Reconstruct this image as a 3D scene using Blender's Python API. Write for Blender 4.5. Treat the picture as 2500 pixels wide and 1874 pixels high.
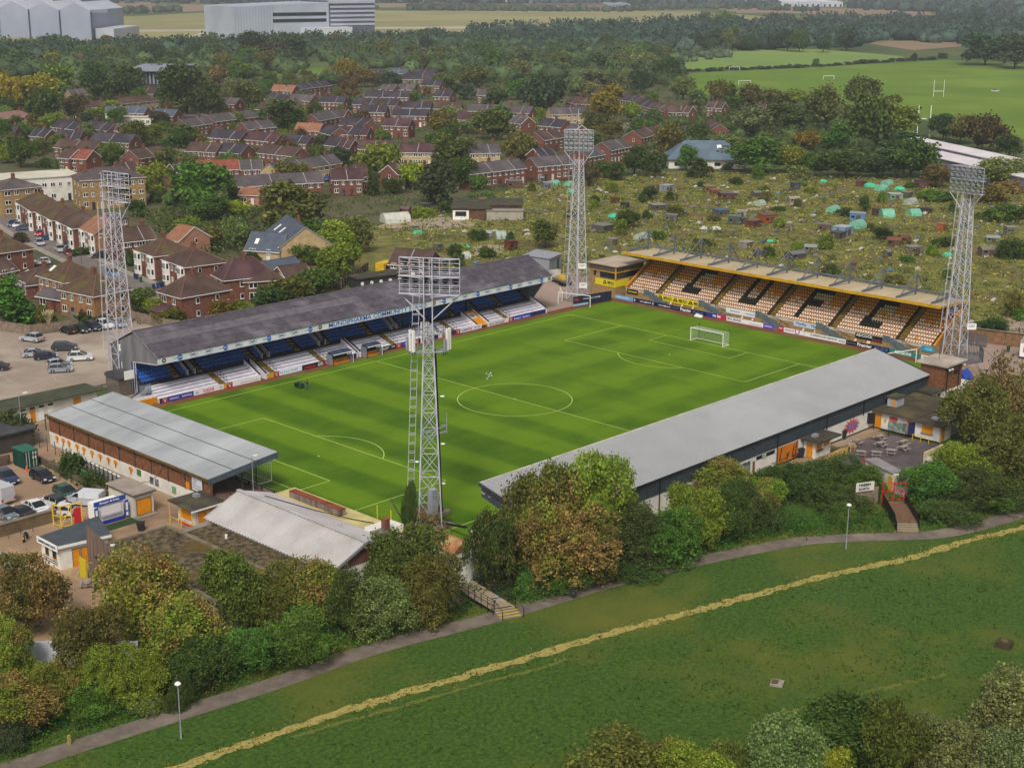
import bpy,math,random
import numpy as np
from mathutils import Vector,Matrix
random.seed(7);rng=np.random.default_rng(7)
sc=bpy.context.scene
for o in list(bpy.data.objects):bpy.data.objects.remove(o)
COL=sc.collection
RAD=math.radians
CAM=Vector((-162.0951,-154.7453,65.9839))
CR=Vector((0.693047,-0.720875,0.005049));CU=Vector((0.193020,0.192308,0.962165));CF=Vector((0.694571,0.665851,-0.272422))
FPX=3571.668
cam=bpy.data.cameras.new('camera');cam.sensor_fit='HORIZONTAL';cam.sensor_width=36
cam.lens=36*FPX/2500;cam.clip_start=1;cam.clip_end=20000
camo=bpy.data.objects.new('camera',cam);COL.objects.link(camo)
camo.matrix_world=Matrix(((CR.x,CU.x,-CF.x,CAM.x),(CR.y,CU.y,-CF.y,CAM.y),(CR.z,CU.z,-CF.z,CAM.z),(0,0,0,1)))
sc.camera=camo
SUN_EL,SUN_AZ=48,215
world=bpy.data.worlds.new('World');sc.world=world;world.use_nodes=True
wn=world.node_tree.nodes;wl=world.node_tree.links
sky=wn.new('ShaderNodeTexSky');sky.sky_type='NISHITA';sky.sun_disc=False
sky.sun_elevation=RAD(SUN_EL);sky.sun_rotation=RAD(90-SUN_AZ);sky.air_density=1.2;sky.dust_density=5.0;sky.ozone_density=0.6
hs=wn.new('ShaderNodeHueSaturation');hs.inputs['Saturation'].default_value=0.22
wl.new(sky.outputs[0],hs.inputs['Color']);wl.new(hs.outputs[0],wn['Background'].inputs[0])
wn['Background'].inputs[1].default_value=0.08
sun=bpy.data.lights.new('sun','SUN');sun.energy=1.5;sun.angle=RAD(11);sun.color=(1.0,0.93,0.82)
suno=bpy.data.objects.new('sun',sun);COL.objects.link(suno)
sd=Vector((math.cos(RAD(SUN_EL))*math.cos(RAD(SUN_AZ)),math.cos(RAD(SUN_EL))*math.sin(RAD(SUN_AZ)),math.sin(RAD(SUN_EL))))
suno.rotation_euler=sd.to_track_quat('Z','Y').to_euler()
sc.view_settings.view_transform='Standard';sc.view_settings.look='None';sc.view_settings.gamma=1
sc.view_settings.use_curve_mapping=False
sc.view_settings.exposure=0.48
sc.render.engine='CYCLES'
TL={1:(0,0,.38),2:(830,0,.38),3:(1660,0,.38),4:(0,620,.38),5:(830,620,.38),6:(1660,620,.38),
      7:(0,1240,.3823),8:(830,1240,.3823),9:(1660,1240,.3823),'F':(0,0,1.1302),'P':(0,0,1),
      'S1':(320,820,.18987),'S2':(700,720,.17179),'S3':(1020,640,.17179),'S4':(1400,580,.19892),'S5':(1800,680,.27125),'S6':(940,620,.15679),
      'Y1':(0,1060,.21716),'Y2':(240,1080,.20796),'Y3':(600,1060,.22604),'Y4':(1820,960,.24412),'Y5':(2100,840,.18083),'Y6':(0,520,.22923)}
def ray(t,x,y):
    a=TL[t];X=a[0]+x*a[2];Y=a[1]+y*a[2]
    return CF+CR*((X-1250)/FPX)-CU*((Y-937)/FPX)
def g(t,x,y,z=0.0):
    d=ray(t,x,y);return CAM+d*((z-CAM.z)/d.z)
def mpp(p,t):
    return(Vector(p)-CAM).dot(CF)/FPX*TL[t][2]
class MB:
    def __init__(s):s.v=[];s.f=[];s.m=[]
    def add(s,vs,fs,m=0):
        b=len(s.v);s.v+=[tuple(v)for v in vs];s.f+=[tuple(i+b for i in f)for f in fs];s.m+=[m]*len(fs);return s
    def box(s,x0,y0,z0,x1,y1,z1,m=0):
        return s.add([(x0,y0,z0),(x1,y0,z0),(x1,y1,z0),(x0,y1,z0),(x0,y0,z1),(x1,y0,z1),(x1,y1,z1),(x0,y1,z1)],
                     [(0,3,2,1),(4,5,6,7),(0,1,5,4),(1,2,6,5),(2,3,7,6),(3,0,4,7)],m)
    def prism(s,poly,z0,z1,m=0):
        n=len(poly);vs=[(p[0],p[1],z0)for p in poly]+[(p[0],p[1],z1)for p in poly]
        a=sum(poly[i][0]*poly[(i+1)%n][1]-poly[(i+1)%n][0]*poly[i][1]for i in range(n))
        if a<0:vs=[(p[0],p[1],z0)for p in poly[::-1]]+[(p[0],p[1],z1)for p in poly[::-1]]
        return s.add(vs,[tuple(range(n-1,-1,-1)),tuple(range(n,2*n))]+[(i,(i+1)%n,n+(i+1)%n,n+i)for i in range(n)],m)
    def ext(s,prof,a,b,m=0):
        n=len(prof);o=Vector(b)-Vector(a);P=[Vector(p)for p in prof]
        nr=Vector((0,0,0))
        for i in range(n):nr+=P[i].cross(P[(i+1)%n])
        if nr.dot(o)>0:P=P[::-1]
        return s.add(P+[p+o for p in P],[tuple(range(n)),tuple(range(2*n-1,n-1,-1))]+[(i,n+i,n+(i+1)%n,(i+1)%n)for i in range(n)],m)
    def tube(s,a,b,r,n=6,r2=None,m=0,cap=True):
        a=Vector(a);b=Vector(b);d=(b-a)
        if d.length<1e-6:return s
        d.normalize();u=d.orthogonal().normalized();w=d.cross(u);r2=r if r2 is None else r2;vs=[]
        for p,q in((a,r),(b,r2)):
            for i in range(n):
                t=2*math.pi*i/n;vs.append(p+(u*math.cos(t)+w*math.sin(t))*q)
        fs=[(i,(i+1)%n,n+(i+1)%n,n+i)for i in range(n)]
        if cap:fs+=[tuple(range(n-1,-1,-1)),tuple(range(n,2*n))]
        return s.add(vs,fs,m)
    def path(s,pts,r,n=5,m=0):
        for i in range(len(pts)-1):s.tube(pts[i],pts[i+1],r,n,m=m)
        return s
    def bar(s,a,b,w,h,m=0,up=(0,0,1)):
        a=Vector(a);b=Vector(b);d=(b-a).normalized();u=Vector(up)
        if abs(d.dot(u))>.98:u=Vector((1,0,0))
        sd_=d.cross(u).normalized()*w/2;tp=sd_.cross(d).normalized()*h/2
        vs=[p+sx*sd_+sz*tp for p in(a,b)for sx,sz in((-1,-1),(1,-1),(1,1),(-1,1))]
        return s.add(vs,[(0,1,2,3),(7,6,5,4),(0,4,5,1),(1,5,6,2),(2,6,7,3),(3,7,4,0)],m)
    def quad(s,a,b,c,d,m=0):return s.add([a,b,c,d],[(0,1,2,3)],m)
    def slab(s,a,b,c,d,th,m=0):
        a,b,c,d=map(Vector,(a,b,c,d));n=(b-a).cross(d-a).normalized()
        if n.z<0:n=-n
        vs=[a,b,c,d]+[p-n*th for p in(a,b,c,d)]
        fs=[(0,1,2,3),(7,6,5,4),(0,4,5,1),(1,5,6,2),(2,6,7,3),(3,7,4,0)]
        if(b-a).cross(d-a).z<0:fs=[f[::-1]for f in fs]
        return s.add(vs,fs,m)
    def lathe(s,prof,n=12,c=(0,0,0),m=0):
        k=len(prof);vs=[];fs=[]
        for i in range(n):
            t=2*math.pi*i/n
            vs+=[(c[0]+r*math.cos(t),c[1]+r*math.sin(t),c[2]+z)for r,z in prof]
        for i in range(n):
            j=(i+1)%n
            fs+=[(i*k+q,j*k+q,j*k+q+1,i*k+q+1)for q in range(k-1)]
        return s.add(vs,fs,m)
    def mesh(s,name,mats=None,smooth=False):
        me=bpy.data.meshes.new(name);me.from_pydata([tuple(v)for v in s.v],[],s.f)
        for mm in(mats or[]):me.materials.append(mm)
        if any(s.m):me.polygons.foreach_set('material_index',s.m)
        if smooth:me.polygons.foreach_set('use_smooth',[True]*len(s.f))
        me.update();return me
def tag(o,label=None,cat=None,group=None,kind=None):
    if label:o['label']=label
    if cat:o['category']=cat
    if group:o['group']=group
    if kind:o['kind']=kind
    return o
def link(name,data,parent=None):
    o=bpy.data.objects.new(name,data);COL.objects.link(o)
    if parent is not None:o.parent=parent
    return o
def thing(name,label,cat,loc=(0,0,0),rz=0,group=None):
    o=link(name,None);o.empty_display_size=.3;o.location=loc;o.rotation_euler=(0,0,rz);return tag(o,label,cat,group)
def rootof(o):
    while o.parent is not None:o=o.parent
    return o
def part(name,mb,mats,parent,world=False,label=None,smooth=False,kind=None):
    if not isinstance(mats,(list,tuple)):mats=[mats]
    if world:
        r=rootof(parent).location;mb.v=[(v[0]-r.x,v[1]-r.y,v[2]-r.z)for v in mb.v]
    o=link(name,mb.mesh(name,mats,smooth),parent);return tag(o,label,kind=kind)
def single(name,mb,mats,label,cat,group=None,loc=None,smooth=False):
    if not isinstance(mats,(list,tuple)):mats=[mats]
    loc=Vector(loc)if loc is not None else Vector(mb.v[0])
    mb.v=[(v[0]-loc.x,v[1]-loc.y,v[2]-loc.z)for v in mb.v]
    o=link(name,mb.mesh(name,mats,smooth));o.location=loc;return tag(o,label,cat,group)
def inst(name,me,parent,loc=(0,0,0),rz=0,scale=None):
    o=link(name,me,parent);o.location=loc;o.rotation_euler=(0,0,rz)
    if scale is not None:o.scale=scale
    return o
def dup(root,loc,rz=0,label=None,group=None,scale=None):
    kids=KIDS.setdefault(root.name,[(c,list(c.children))for c in root.children])
    r=root.copy();COL.objects.link(r);r.location=loc;r.rotation_euler=(0,0,rz)
    if scale is not None:r.scale=scale
    if label:r['label']=label
    if group:r['group']=group
    for c,subs in kids:
        k=c.copy();COL.objects.link(k);k.parent=r
        for d in subs:
            q=d.copy();COL.objects.link(q);q.parent=k
    return r
KIDS={}
def struct(name,mb,mats,parent=None,smooth=False):
    if not isinstance(mats,(list,tuple)):mats=[mats]
    o=link(name,mb.mesh(name,mats,smooth),parent)
    return tag(o,kind='structure')if parent is None else o
_fc={}
def text_mb(txt,width,height,origin,xd,yd,ext=.02,bold=False,sx=1.0):
    """lettering fitted to width x height (metres); origin = lower left; xd, yd = directions of writing and up"""
    key=txt
    if key not in _fc:
        c=bpy.data.curves.new('lettering','FONT');c.body=txt;c.size=1;c.extrude=.5;c.resolution_u=2;c.offset=.018 if bold else 0.006
        o=bpy.data.objects.new('lettering',c);COL.objects.link(o)
        bpy.context.view_layer.update()
        me=o.to_mesh();vs=np.array([v.co[:]for v in me.vertices]);fs=[tuple(p.vertices)for p in me.polygons]
        o.to_mesh_clear();bpy.data.objects.remove(o);bpy.data.curves.remove(c);_fc[key]=(vs,fs)
    vs,fs=_fc[key];mn=vs.min(0);mx=vs.max(0)
    xd=Vector(xd).normalized();yd=Vector(yd).normalized();nd=xd.cross(yd);o=Vector(origin)
    kx=width/(mx[0]-mn[0]);ky=height/(mx[1]-mn[1])
    mb=MB();mb.add([o+xd*((v[0]-mn[0])*kx)+yd*((v[1]-mn[1])*ky)+nd*(ext*(v[2]+.5))for v in vs],fs);return mb
def lin(h):
    if not isinstance(h,str):return tuple(h)
    c=[int(h[i:i+2],16)/255 for i in(0,2,4)]
    return tuple(x/12.92 if x<=.04045 else((x+.055)/1.055)**2.4 for x in c)
_m={}
def M(name,col,col2=None,sc_=1.0,rough=.8,bump=0,bs=None,metal=0,lo=.35,hi=.65,detail=6,spec=.3,coord='world',trans=0,col3=None,s3=.05,objcol=False,stretch=None,alpha=1):
    if name in _m:return _m[name]
    m=bpy.data.materials.new(name);_m[name]=m;m.use_nodes=True
    nt=m.node_tree;N=nt.nodes;L=nt.links;b=N['Principled BSDF']
    b.inputs['Roughness'].default_value=rough;b.inputs['Metallic'].default_value=metal;b.inputs['Specular IOR Level'].default_value=spec
    c1=lin(col)+(1,);b.inputs['Base Color'].default_value=c1
    if alpha<1:b.inputs['Alpha'].default_value=alpha
    geo=N.new('ShaderNodeNewGeometry');vec=geo.outputs['Position']
    if coord=='object':vec=N.new('ShaderNodeTexCoord').outputs['Object']
    if stretch:
        mp=N.new('ShaderNodeMapping');mp.inputs['Scale'].default_value=stretch;L.new(vec,mp.inputs['Vector']);vec=mp.outputs[0]
    out=None
    def noise(s,d=detail,r=.6):
        n=N.new('ShaderNodeTexNoise');n.inputs['Scale'].default_value=s;n.inputs['Detail'].default_value=d;n.inputs['Roughness'].default_value=r
        L.new(vec,n.inputs['Vector']);return n.outputs['Fac']
    def mixc(fac,a,c2,l,h):
        r=N.new('ShaderNodeMapRange');r.inputs['From Min'].default_value=l;r.inputs['From Max'].default_value=h;L.new(fac,r.inputs['Value'])
        x=N.new('ShaderNodeMix');x.data_type='RGBA';L.new(r.outputs[0],x.inputs['Factor'])
        if isinstance(a,tuple):x.inputs['A'].default_value=a
        else:L.new(a,x.inputs['A'])
        x.inputs['B'].default_value=lin(c2)+(1,);return x.outputs['Result']
    if col2 is not None:out=mixc(noise(sc_),c1,col2,lo,hi)
    if col3 is not None:out=mixc(noise(s3,4),out if out is not None else c1,col3,.48,.68)
    if objcol:
        oi=N.new('ShaderNodeObjectInfo');x=N.new('ShaderNodeMix');x.data_type='RGBA';x.blend_type='MULTIPLY';x.inputs['Factor'].default_value=1
        if out is None:x.inputs['A'].default_value=c1
        else:L.new(out,x.inputs['A'])
        L.new(oi.outputs['Color'],x.inputs['B']);out=x.outputs['Result']
    if out is not None:L.new(out,b.inputs['Base Color'])
    if bump:
        bp=N.new('ShaderNodeBump');bp.inputs['Strength'].default_value=min(1,bump);bp.inputs['Distance'].default_value=.1*max(1,bump)
        L.new(noise(bs or sc_*2,8,.7),bp.inputs['Height']);L.new(bp.outputs[0],b.inputs['Normal'])
    if trans:b.inputs['Transmission Weight'].default_value=trans
    return m
WHITE=M('white_paint','dcd9d2','c4bfb4',.6,.6,lo=.4,hi=.75)
WFRAME=M('white_window_frame','e4e2dd',rough=.5)
GLASS=M('dark_glass','1c2226',rough=.12,spec=.6)
BLACK=M('black_paint','15161a','1e1f22',2,.55)
AMBER=M('amber_paint','d98c0b','c47d10',1.5,.6)
YELLOW=M('yellow_paint','dcb520','c09a20',1.2,.6)
NAVY=M('navy_paint','1b2350','232b55',1,.6)
BLUE=M('blue_paint','2147a8',rough=.5)
RED=M('red_paint','b81f2c',rough=.55)
GALV=M('galvanised_steel','a8a9b4','8b8d98',1.5,.5,metal=.25,spec=.4)
STEELW=M('white_painted_steel','c6c5d0','a6a7b2',.7,.5)
DGREY=M('dark_grey_metal','33383d','3d4247',1,.6)
RUBBER=M('black_rubber','141414',rough=.9)
CONC=M('concrete','8d8478','6f675c',.5,.9,.2,4)
WOODF=M('weathered_fence_wood','8a7a6a','6a5a4c',1.2,.9,.2,8)
BRICK=M('red_brick','7f5344','5f3b30',1.8,.9,.25,12,lo=.3,hi=.7)
BRICKB=M('yellow_brick','a58a60','82673f',2.2,.9,.25,10,lo=.3,hi=.7)
# ================================================================ ground
def poly(name,pts,mat,z,kind=True):
    P=[(p[0],p[1])for p in pts]
    mb=MB();n=len(P);a=sum(P[i][0]*P[(i+1)%n][1]-P[(i+1)%n][0]*P[i][1]for i in range(n))
    if a<0:P=P[::-1]
    mb.add([(x,y,z)for x,y in P],[tuple(range(n))]);return struct(name,mb,mat)
def px(t,*pts):return[g(t,x,y)for x,y in pts]
def ribbon(name,pts,w,mat,z,sub=6,jit=0):
    P=[Vector((p[0],p[1]))for p in pts];Q=[]
    for i in range(len(P)-1):
        p0=P[max(0,i-1)];p1=P[i];p2=P[i+1];p3=P[min(len(P)-1,i+2)]
        for k in range(sub):
            t=k/sub;Q.append(.5*((2*p1)+(p2-p0)*t+(2*p0-5*p1+4*p2-p3)*t*t+(3*p1-p0-3*p2+p3)*t**3))
    Q.append(P[-1]);mb=MB();vs=[]
    for i,q in enumerate(Q):
        d=(Q[min(i+1,len(Q)-1)]-Q[max(i-1,0)]).normalized();nn=Vector((-d.y,d.x))
        a=w/2*(1+random.uniform(-jit,jit));b=w/2*(1+random.uniform(-jit,jit))
        vs+=[(q.x+nn.x*a,q.y+nn.y*a,z),(q.x-nn.x*b,q.y-nn.y*b,z)]
    mb.add(vs,[(2*i,2*i+1,2*i+3,2*i+2)for i in range(len(Q)-1)]);return struct(name,mb,mat)
G_BASE=M('rough_meadow','4a5a2c','39481f',.02,.95,.3,.3,col3='6a6a3a',s3=.004)
G_COMMON=M('common_grass','48641a','26400a',2.2,.95,1.0,5,lo=.34,hi=.66,detail=12,col3='5f6220',s3=.05)
G_GARD=M('garden_ground','4f5430','5f5442',.12,.95,.4,.6,col3='3a451f',s3=.05)
G_ALLOT=M('allotment_ground','807a3e','535a26',.3,.95,.8,1.2,lo=.38,hi=.62,detail=8,col3='6a5638',s3=.07)
G_FIELD=M('playing_field_grass','617c1c','556f18',.03,.95,.2,1,col3='6c8424',s3=.012)
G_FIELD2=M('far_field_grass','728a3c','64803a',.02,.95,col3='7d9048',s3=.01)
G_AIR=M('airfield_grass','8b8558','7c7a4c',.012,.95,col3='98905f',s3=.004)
G_BROWN=M('ploughed_field','8a745c','7c6a52',.02,.95)
G_TARMAC=M('pale_runway_concrete','b0a795','a29986',.02,.9)
G_CONC=M('yard_concrete','96836c','7a6752',.22,.9,.25,2.5,lo=.35,hi=.7,col3='a8977e',s3=.06)
G_PARK=M('car_park_concrete','9d8e80','887a6c',.15,.9,.2,3,col3='b0a292',s3=.05)
G_ASPH=M('beer_garden_tarmac','5a5254','483f40',.5,.95,.3,3,col3='6a6060',s3=.12)
G_PATH=M('path_tarmac','75695f','5f564e',.8,.95,.3,6,col3='84786c',s3=.15)
G_DIRT=M('worn_dry_grass','a09252','56621e',2.4,.95,.5,6,lo=.5,hi=.72,detail=10)
G_CLAY=M('clay_track','7a4a2e','603a24',.8,.95,.3,4,col3='6a5c34',s3=.1)
G_ROAD=M('street_asphalt','77706c','67605c',.3,.95,.2,3)
G_PAVE=M('pavement_slabs','9a9084','857c72',.5,.95)
big=9000
poly('ground',[(-big,-big),(big,-big),(big,big),(-big,big)],G_BASE,-.2)
poly('common_grass',[(-400,-400),(500,-400),(500,-75),(140,-70),(60,-60),(-60,-52),(-110,-30),(-140,30),(-400,60)],G_COMMON,-.03)
PATH=[g('F',*p)for p in[(-260,1735),(-100,1696),(40,1653),(170,1610),(400,1537),(600,1473),(800,1403),(1000,1350),(1100,1323),(1300,1263),(1500,1213),(1700,1173),(1800,1163),(1930,1158),(2010,1155),(2100,1139),(2212,1105),(2400,1030),(2600,950)]]
ribbon('path',PATH,2.5,G_PATH,.006)
ribbon('path_edging',[p+Vector((.9,-.92,0))for p in PATH],.16,M('pale_edging','9a9078','6a6a40',1,.9),.0)
TRAIL=[g('F',*p)for p in[(180,1725),(380,1658),(560,1597),(800,1517),(1000,1460),(1200,1402),(1400,1345),(1500,1320),(1630,1284),(1800,1240),(1950,1208),(2100,1165),(2230,1135),(2500,1060)]]
ribbon('worn_trail',TRAIL,1.15,G_DIRT,.0,jit=.45,sub=14)
ribbon('faint_trail',[g(8,*p)for p in[(-300,1460),(0,1370),(400,1262),(890,1120),(1200,1040),(1450,965)]],.5,M('faint_dry_grass','6f6c30','485c18',2.4,.95,.5,6,lo=.4,hi=.62),.0,jit=.7,sub=14)
ribbon('faint_trail',[g(9,*p)for p in[(600,1320),(870,1255),(1210,1170),(1420,1120),(1700,1060)]],.5,_m['faint_dry_grass'],.0,jit=.8,sub=12)
poly('garden_ground',[(-140,45),(-140,260),(20,560),(330,760),(560,430),(460,240),(250,180),(80,140),(60,62),(-30,54)],G_GARD,-.10)
poly('allotment_ground',px(2,(150,1500),(700,1330),(1150,1200),(1900,1110),(2211,1100))+px(3,(600,1110),(1500,1140),(1800,1190),(2400,1260))+[Vector(p)for p in[(180,-110,0),(120,-70,0),(84,-52,0),(84,40,0),(66,56,0),(30,66,0),(30,100,0)]],G_ALLOT,-.06)
poly('playing_field',px(3,(-60,475),(700,442),(850,432),(1700,388),(2300,420),(2900,480),(2900,1100),(2211,900),(1600,780),(1000,660),(0,600)),G_FIELD,.0)
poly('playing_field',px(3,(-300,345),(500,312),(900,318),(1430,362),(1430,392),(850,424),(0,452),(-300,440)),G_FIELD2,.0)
poly('meadow',px(1,(1620,470),(1900,440),(2211,430),(2211,460),(1900,480),(1640,500)),G_FIELD,.0)
AF=px('P',(-900,30),(600,25),(1500,22),(2500,25),(2500,60),(1400,75),(900,90),(-900,112))
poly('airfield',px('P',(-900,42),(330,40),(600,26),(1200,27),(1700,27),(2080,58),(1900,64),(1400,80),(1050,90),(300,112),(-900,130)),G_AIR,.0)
poly('brown_field',px('P',(-900,26),(0,25),(190,15),(500,11),(500,28),(190,36),(0,40),(-900,44)),G_BROWN,.05)
poly('brown_field',px('P',(105,6),(380,3),(380,12),(105,16)),G_BROWN,.05)
poly('brown_field',px('P',(1735,19),(1850,17),(2270,27),(2276,38),(2060,42),(1960,34),(1800,32)),G_BROWN,.05)
poly('brown_field',px(3,(1150,272),(1500,262),(1850,258),(1800,300),(1500,325)),G_BROWN,.05)
poly('brown_field',px('P',(830,10),(1000,8),(1010,18),(830,21)),G_BROWN,.05)
poly('runway',px('P',(318,73.5),(575,71.5),(575,76),(318,78.5)),G_TARMAC,.06)
poly('runway',px('P',(910,66.5),(1150,65),(1400,62),(1680,56),(1680,60.5),(1400,67),(1150,71),(910,71.5)),G_TARMAC,.06)
poly('taxiway',px('P',(437,101),(494,78),(574,72.5),(577,80),(530,90),(480,105)),G_TARMAC,.09)
poly('taxiway',px('P',(900,89),(1060,90),(1060,94),(900,95)),G_TARMAC,.06)
poly('stadium_yard',[(-68,-50),(100,-50),(100,62),(-8,62),(-30,54),(-62,42),(-68,34)],G_CONC,-.02)
poly('south_yard',[(70.5,-72),(130,-72),(110,-30),(82,-34),(82,-40),(70.5,-40)],M('south_yard_concrete','9f8a7e','87756a',.1,.9,.2,2,col3='b39e90',s3=.05),.006)
poly('south_yard',[(49,38.2),(68,38.2),(78,48),(80,62),(46,62),(50.5,54)],_m['south_yard_concrete'],.006)
poly('car_park',[(-110,150),(-52,110),(-35.5,100.6),(-33,93),(-24.6,91),(-13.3,91.6),(-12.8,80),(-9,56),(-43,54),(-62,44),(-110,38)],G_PARK,.004)
poly('entrance_yard',[(-64.2,33),(-64.2,-8),(-52,-10),(-52,-34),(-70,-40),(-95,-33),(-118,-14),(-118,36)],M('entrance_yard_concrete','a0866c','7a6350',.16,.9,.3,2,col3='b89a76',s3=.08),.004)
poly('beer_garden',px('Y4',(-150,900),(60,830),(300,740),(420,760),(600,690),(760,640),(900,590),(1130,470),(1290,400),(1500,420),(1700,470),(1900,505),(2100,520),(2300,640),(2212,800),(1640,960),(1350,1010),(900,900),(300,930)),G_ASPH,.004)
poly('beer_garden_apron',px('Y4',(60,840),(60,740),(300,745),(560,640),(700,660),(900,570),(1250,350),(1400,400),(1150,470),(900,640),(700,700),(380,800),(60,880)),M('pale_apron','9a8266','80694f',.4,.9,.2,2),.009)
STREET=[(60,300),(36,240),(24,206),(17,178),(13.2,160),(11,148),(8,134),(5.6,118),(2.5,105),(-1,88),(-4,72)]
ribbon('pavement',STREET,9.4,G_PAVE,.0)
ribbon('street',STREET,5.6,G_ROAD,.012)
for pts in([(2,200,1462),(2,330,1425),(2,780,1385),(2,900,1410),(2,860,1450),(2,620,1478)],):
    poly('gravel_yard',[g(*p)for p in pts],M('pale_gravel','a5977f','8f826c',.5,.95,.2,3),.0)
poly('gravel_yard',px(2,(760,1600),(960,1570),(1060,1580),(1040,1620),(850,1645),(760,1630)),_m['pale_gravel'],.0)
poly('cul_de_sac',px(2,(1790,800),(1870,785),(1960,830),(1900,880),(1850,915),(1790,925),(1860,880),(1880,850)),G_PAVE,.0)
poly('estate_road',px(1,(1060,960),(1240,955),(1180,1010),(1080,1040),(1090,1000)),G_PAVE,.0)
poly('allotment_track',px(3,(380,1350),(560,1320),(740,1300),(760,1310),(560,1340),(390,1365)),_m['pale_gravel'],.0)
mb=MB()
for i in range(9):
    mb.bar((-48+i*2.6-30,92-i*.2,.012),(-47.2+i*2.6-30,87,.012),.1,.004)
def pl(a,b,w=.11):mb.bar((a.x,a.y,.012),(b.x,b.y,.012),w,.004)
mb=MB()
for a,b in[((0,1315),(190,1360)),((0,1385),(320,1430)),((450,1330),(690,1400)),((900,1560),(1130,1640)),((330,1560),(520,1640)),((0,1450),(230,1520))]:
    pl(g('Y6',*a),g('Y6',*b))
for a,b in[((0,770),(130,855)),((330,750),(360,815)),((480,740),(550,780)),((600,690),(690,720))]:pl(g(4,*a),g(4,*b))
struct('car_park_lines',mb,M('worn_white_line','b8aea2','9a8e82',1,.9))
mb=MB()
for a,b in[((80,1275),(470,1430)),((680,1540),(930,1650)),((260,1340),(460,1275)),((330,1400),(360,1310)),((410,1400),(460,1300)),((770,1580),(800,1520)),((850,1610),(905,1500))]:
    pl(g('Y1',*a),g('Y1',*b),.13)
struct('yard_hatch_lines',mb,M('worn_yellow_line','b8a860','9a8a52',1,.9))
def pitch_mat():
    m=bpy.data.materials.new('striped_turf');m.use_nodes=True;N=m.node_tree.nodes;L=m.node_tree.links;b=N['Principled BSDF']
    b.inputs['Roughness'].default_value=.9;b.inputs['Specular IOR Level'].default_value=.15
    geo=N.new('ShaderNodeNewGeometry');sp=N.new('ShaderNodeSeparateXYZ');L.new(geo.outputs['Position'],sp.inputs[0])
    def mth(op,a,c=None,d=None):
        n=N.new('ShaderNodeMath');n.operation=op
        for i,v in enumerate((a,c,d)):
            if v is None:continue
            if isinstance(v,(int,float)):n.inputs[i].default_value=v
            else:L.new(v,n.inputs[i])
        return n.outputs[0]
    def noise(s,d=4,st=None):
        n=N.new('ShaderNodeTexNoise');n.inputs['Scale'].default_value=s;n.inputs['Detail'].default_value=d
        if st:
            mp=N.new('ShaderNodeMapping');mp.inputs['Scale'].default_value=st;L.new(geo.outputs['Position'],mp.inputs[0]);L.new(mp.outputs[0],n.inputs['Vector'])
        else:L.new(geo.outputs['Position'],n.inputs['Vector'])
        return n.outputs['Fac']
    def step(v,s=6):return mth('ADD',mth('MULTIPLY',mth('TANH',mth('MULTIPLY',v,s)),.5),.5)
    X=sp.outputs[0];Y=sp.outputs[1]
    wob=mth('MULTIPLY',mth('SUBTRACT',noise(.25,3),.5),.8)
    sx=mth('ADD',mth('SINE',mth('MULTIPLY',mth('ADD',X,wob),.56)),mth('MULTIPLY',mth('SINE',mth('MULTIPLY',X,.21)),.5))
    sy=mth('SINE',mth('MULTIPLY',mth('ADD',Y,wob),.52))
    left=mth('SUBTRACT',1.0,step(mth('ADD',X,2.0),.12))
    A=mth('MULTIPLY',step(sx,3),mth('ADD',mth('MULTIPLY',left,.38),.14))
    B=mth('MULTIPLY',step(sy,2),mth('SUBTRACT',.32,mth('MULTIPLY',left,.2)))
    F=mth('ADD',A,B)
    F=mth('ADD',F,mth('MULTIPLY',mth('SUBTRACT',noise(.18,5),.5),.9))
    F=mth('ADD',F,mth('MULTIPLY',mth('SUBTRACT',noise(5,8),.5),1.1))
    F=mth('ADD',F,mth('MULTIPLY',mth('SUBTRACT',noise(.5,4,(.25,2,1)),.5),.35))
    r=N.new('ShaderNodeValToRGB');L.new(F,r.inputs[0]);e=r.color_ramp.elements
    e[0].position=-.0;e[0].color=lin('5f7d10')+(1,);e[1].position=1.0;e[1].color=lin('2e4d05')+(1,)
    k=r.color_ramp.elements.new(.45);k.color=lin('4a6a08')+(1,)
    L.new(r.outputs[0],b.inputs['Base Color'])
    bp=N.new('ShaderNodeBump');bp.inputs['Strength'].default_value=.5;bp.inputs['Distance'].default_value=.05;L.new(noise(9,6),bp.inputs['Height']);L.new(bp.outputs[0],b.inputs['Normal'])
    return m
poly('cinder_track',[(-55.5,-39.5),(70.2,-39.5),(70.2,38.2),(-55.5,38.2)],G_CLAY,.002)
poly('grass_verge',[(-9,34),(52,34),(30,36.6),(-2,36.9),(-9,36)],M('worn_verge','5f6a24','6a5430',.5,.95,.4,4),.01)
pitch=struct('pitch',MB().add([(-53.4,-36.6,.016),(66.3,-36.6,.016),(66.3,35.7,.016),(-53.4,35.7,.016)],[(0,1,2,3)]),pitch_mat())
LINE=M('pitch_line_paint','b9c86a','a3b858',3,.9)
L2,W2,lz=50.9,33.4,.022
def line(name,a,b,w=.13):
    m_=MB();d=(Vector(b)-Vector(a)).normalized();n=Vector((-d.y,d.x))*w/2;a=Vector(a);b=Vector(b)
    m_.add([(a.x-n.x,a.y-n.y,lz),(b.x-n.x,b.y-n.y,lz),(b.x+n.x,b.y+n.y,lz),(a.x+n.x,a.y+n.y,lz)],[(0,1,2,3)])
    o=link(name,m_.mesh(name,[LINE]),pitch);return o
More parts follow.
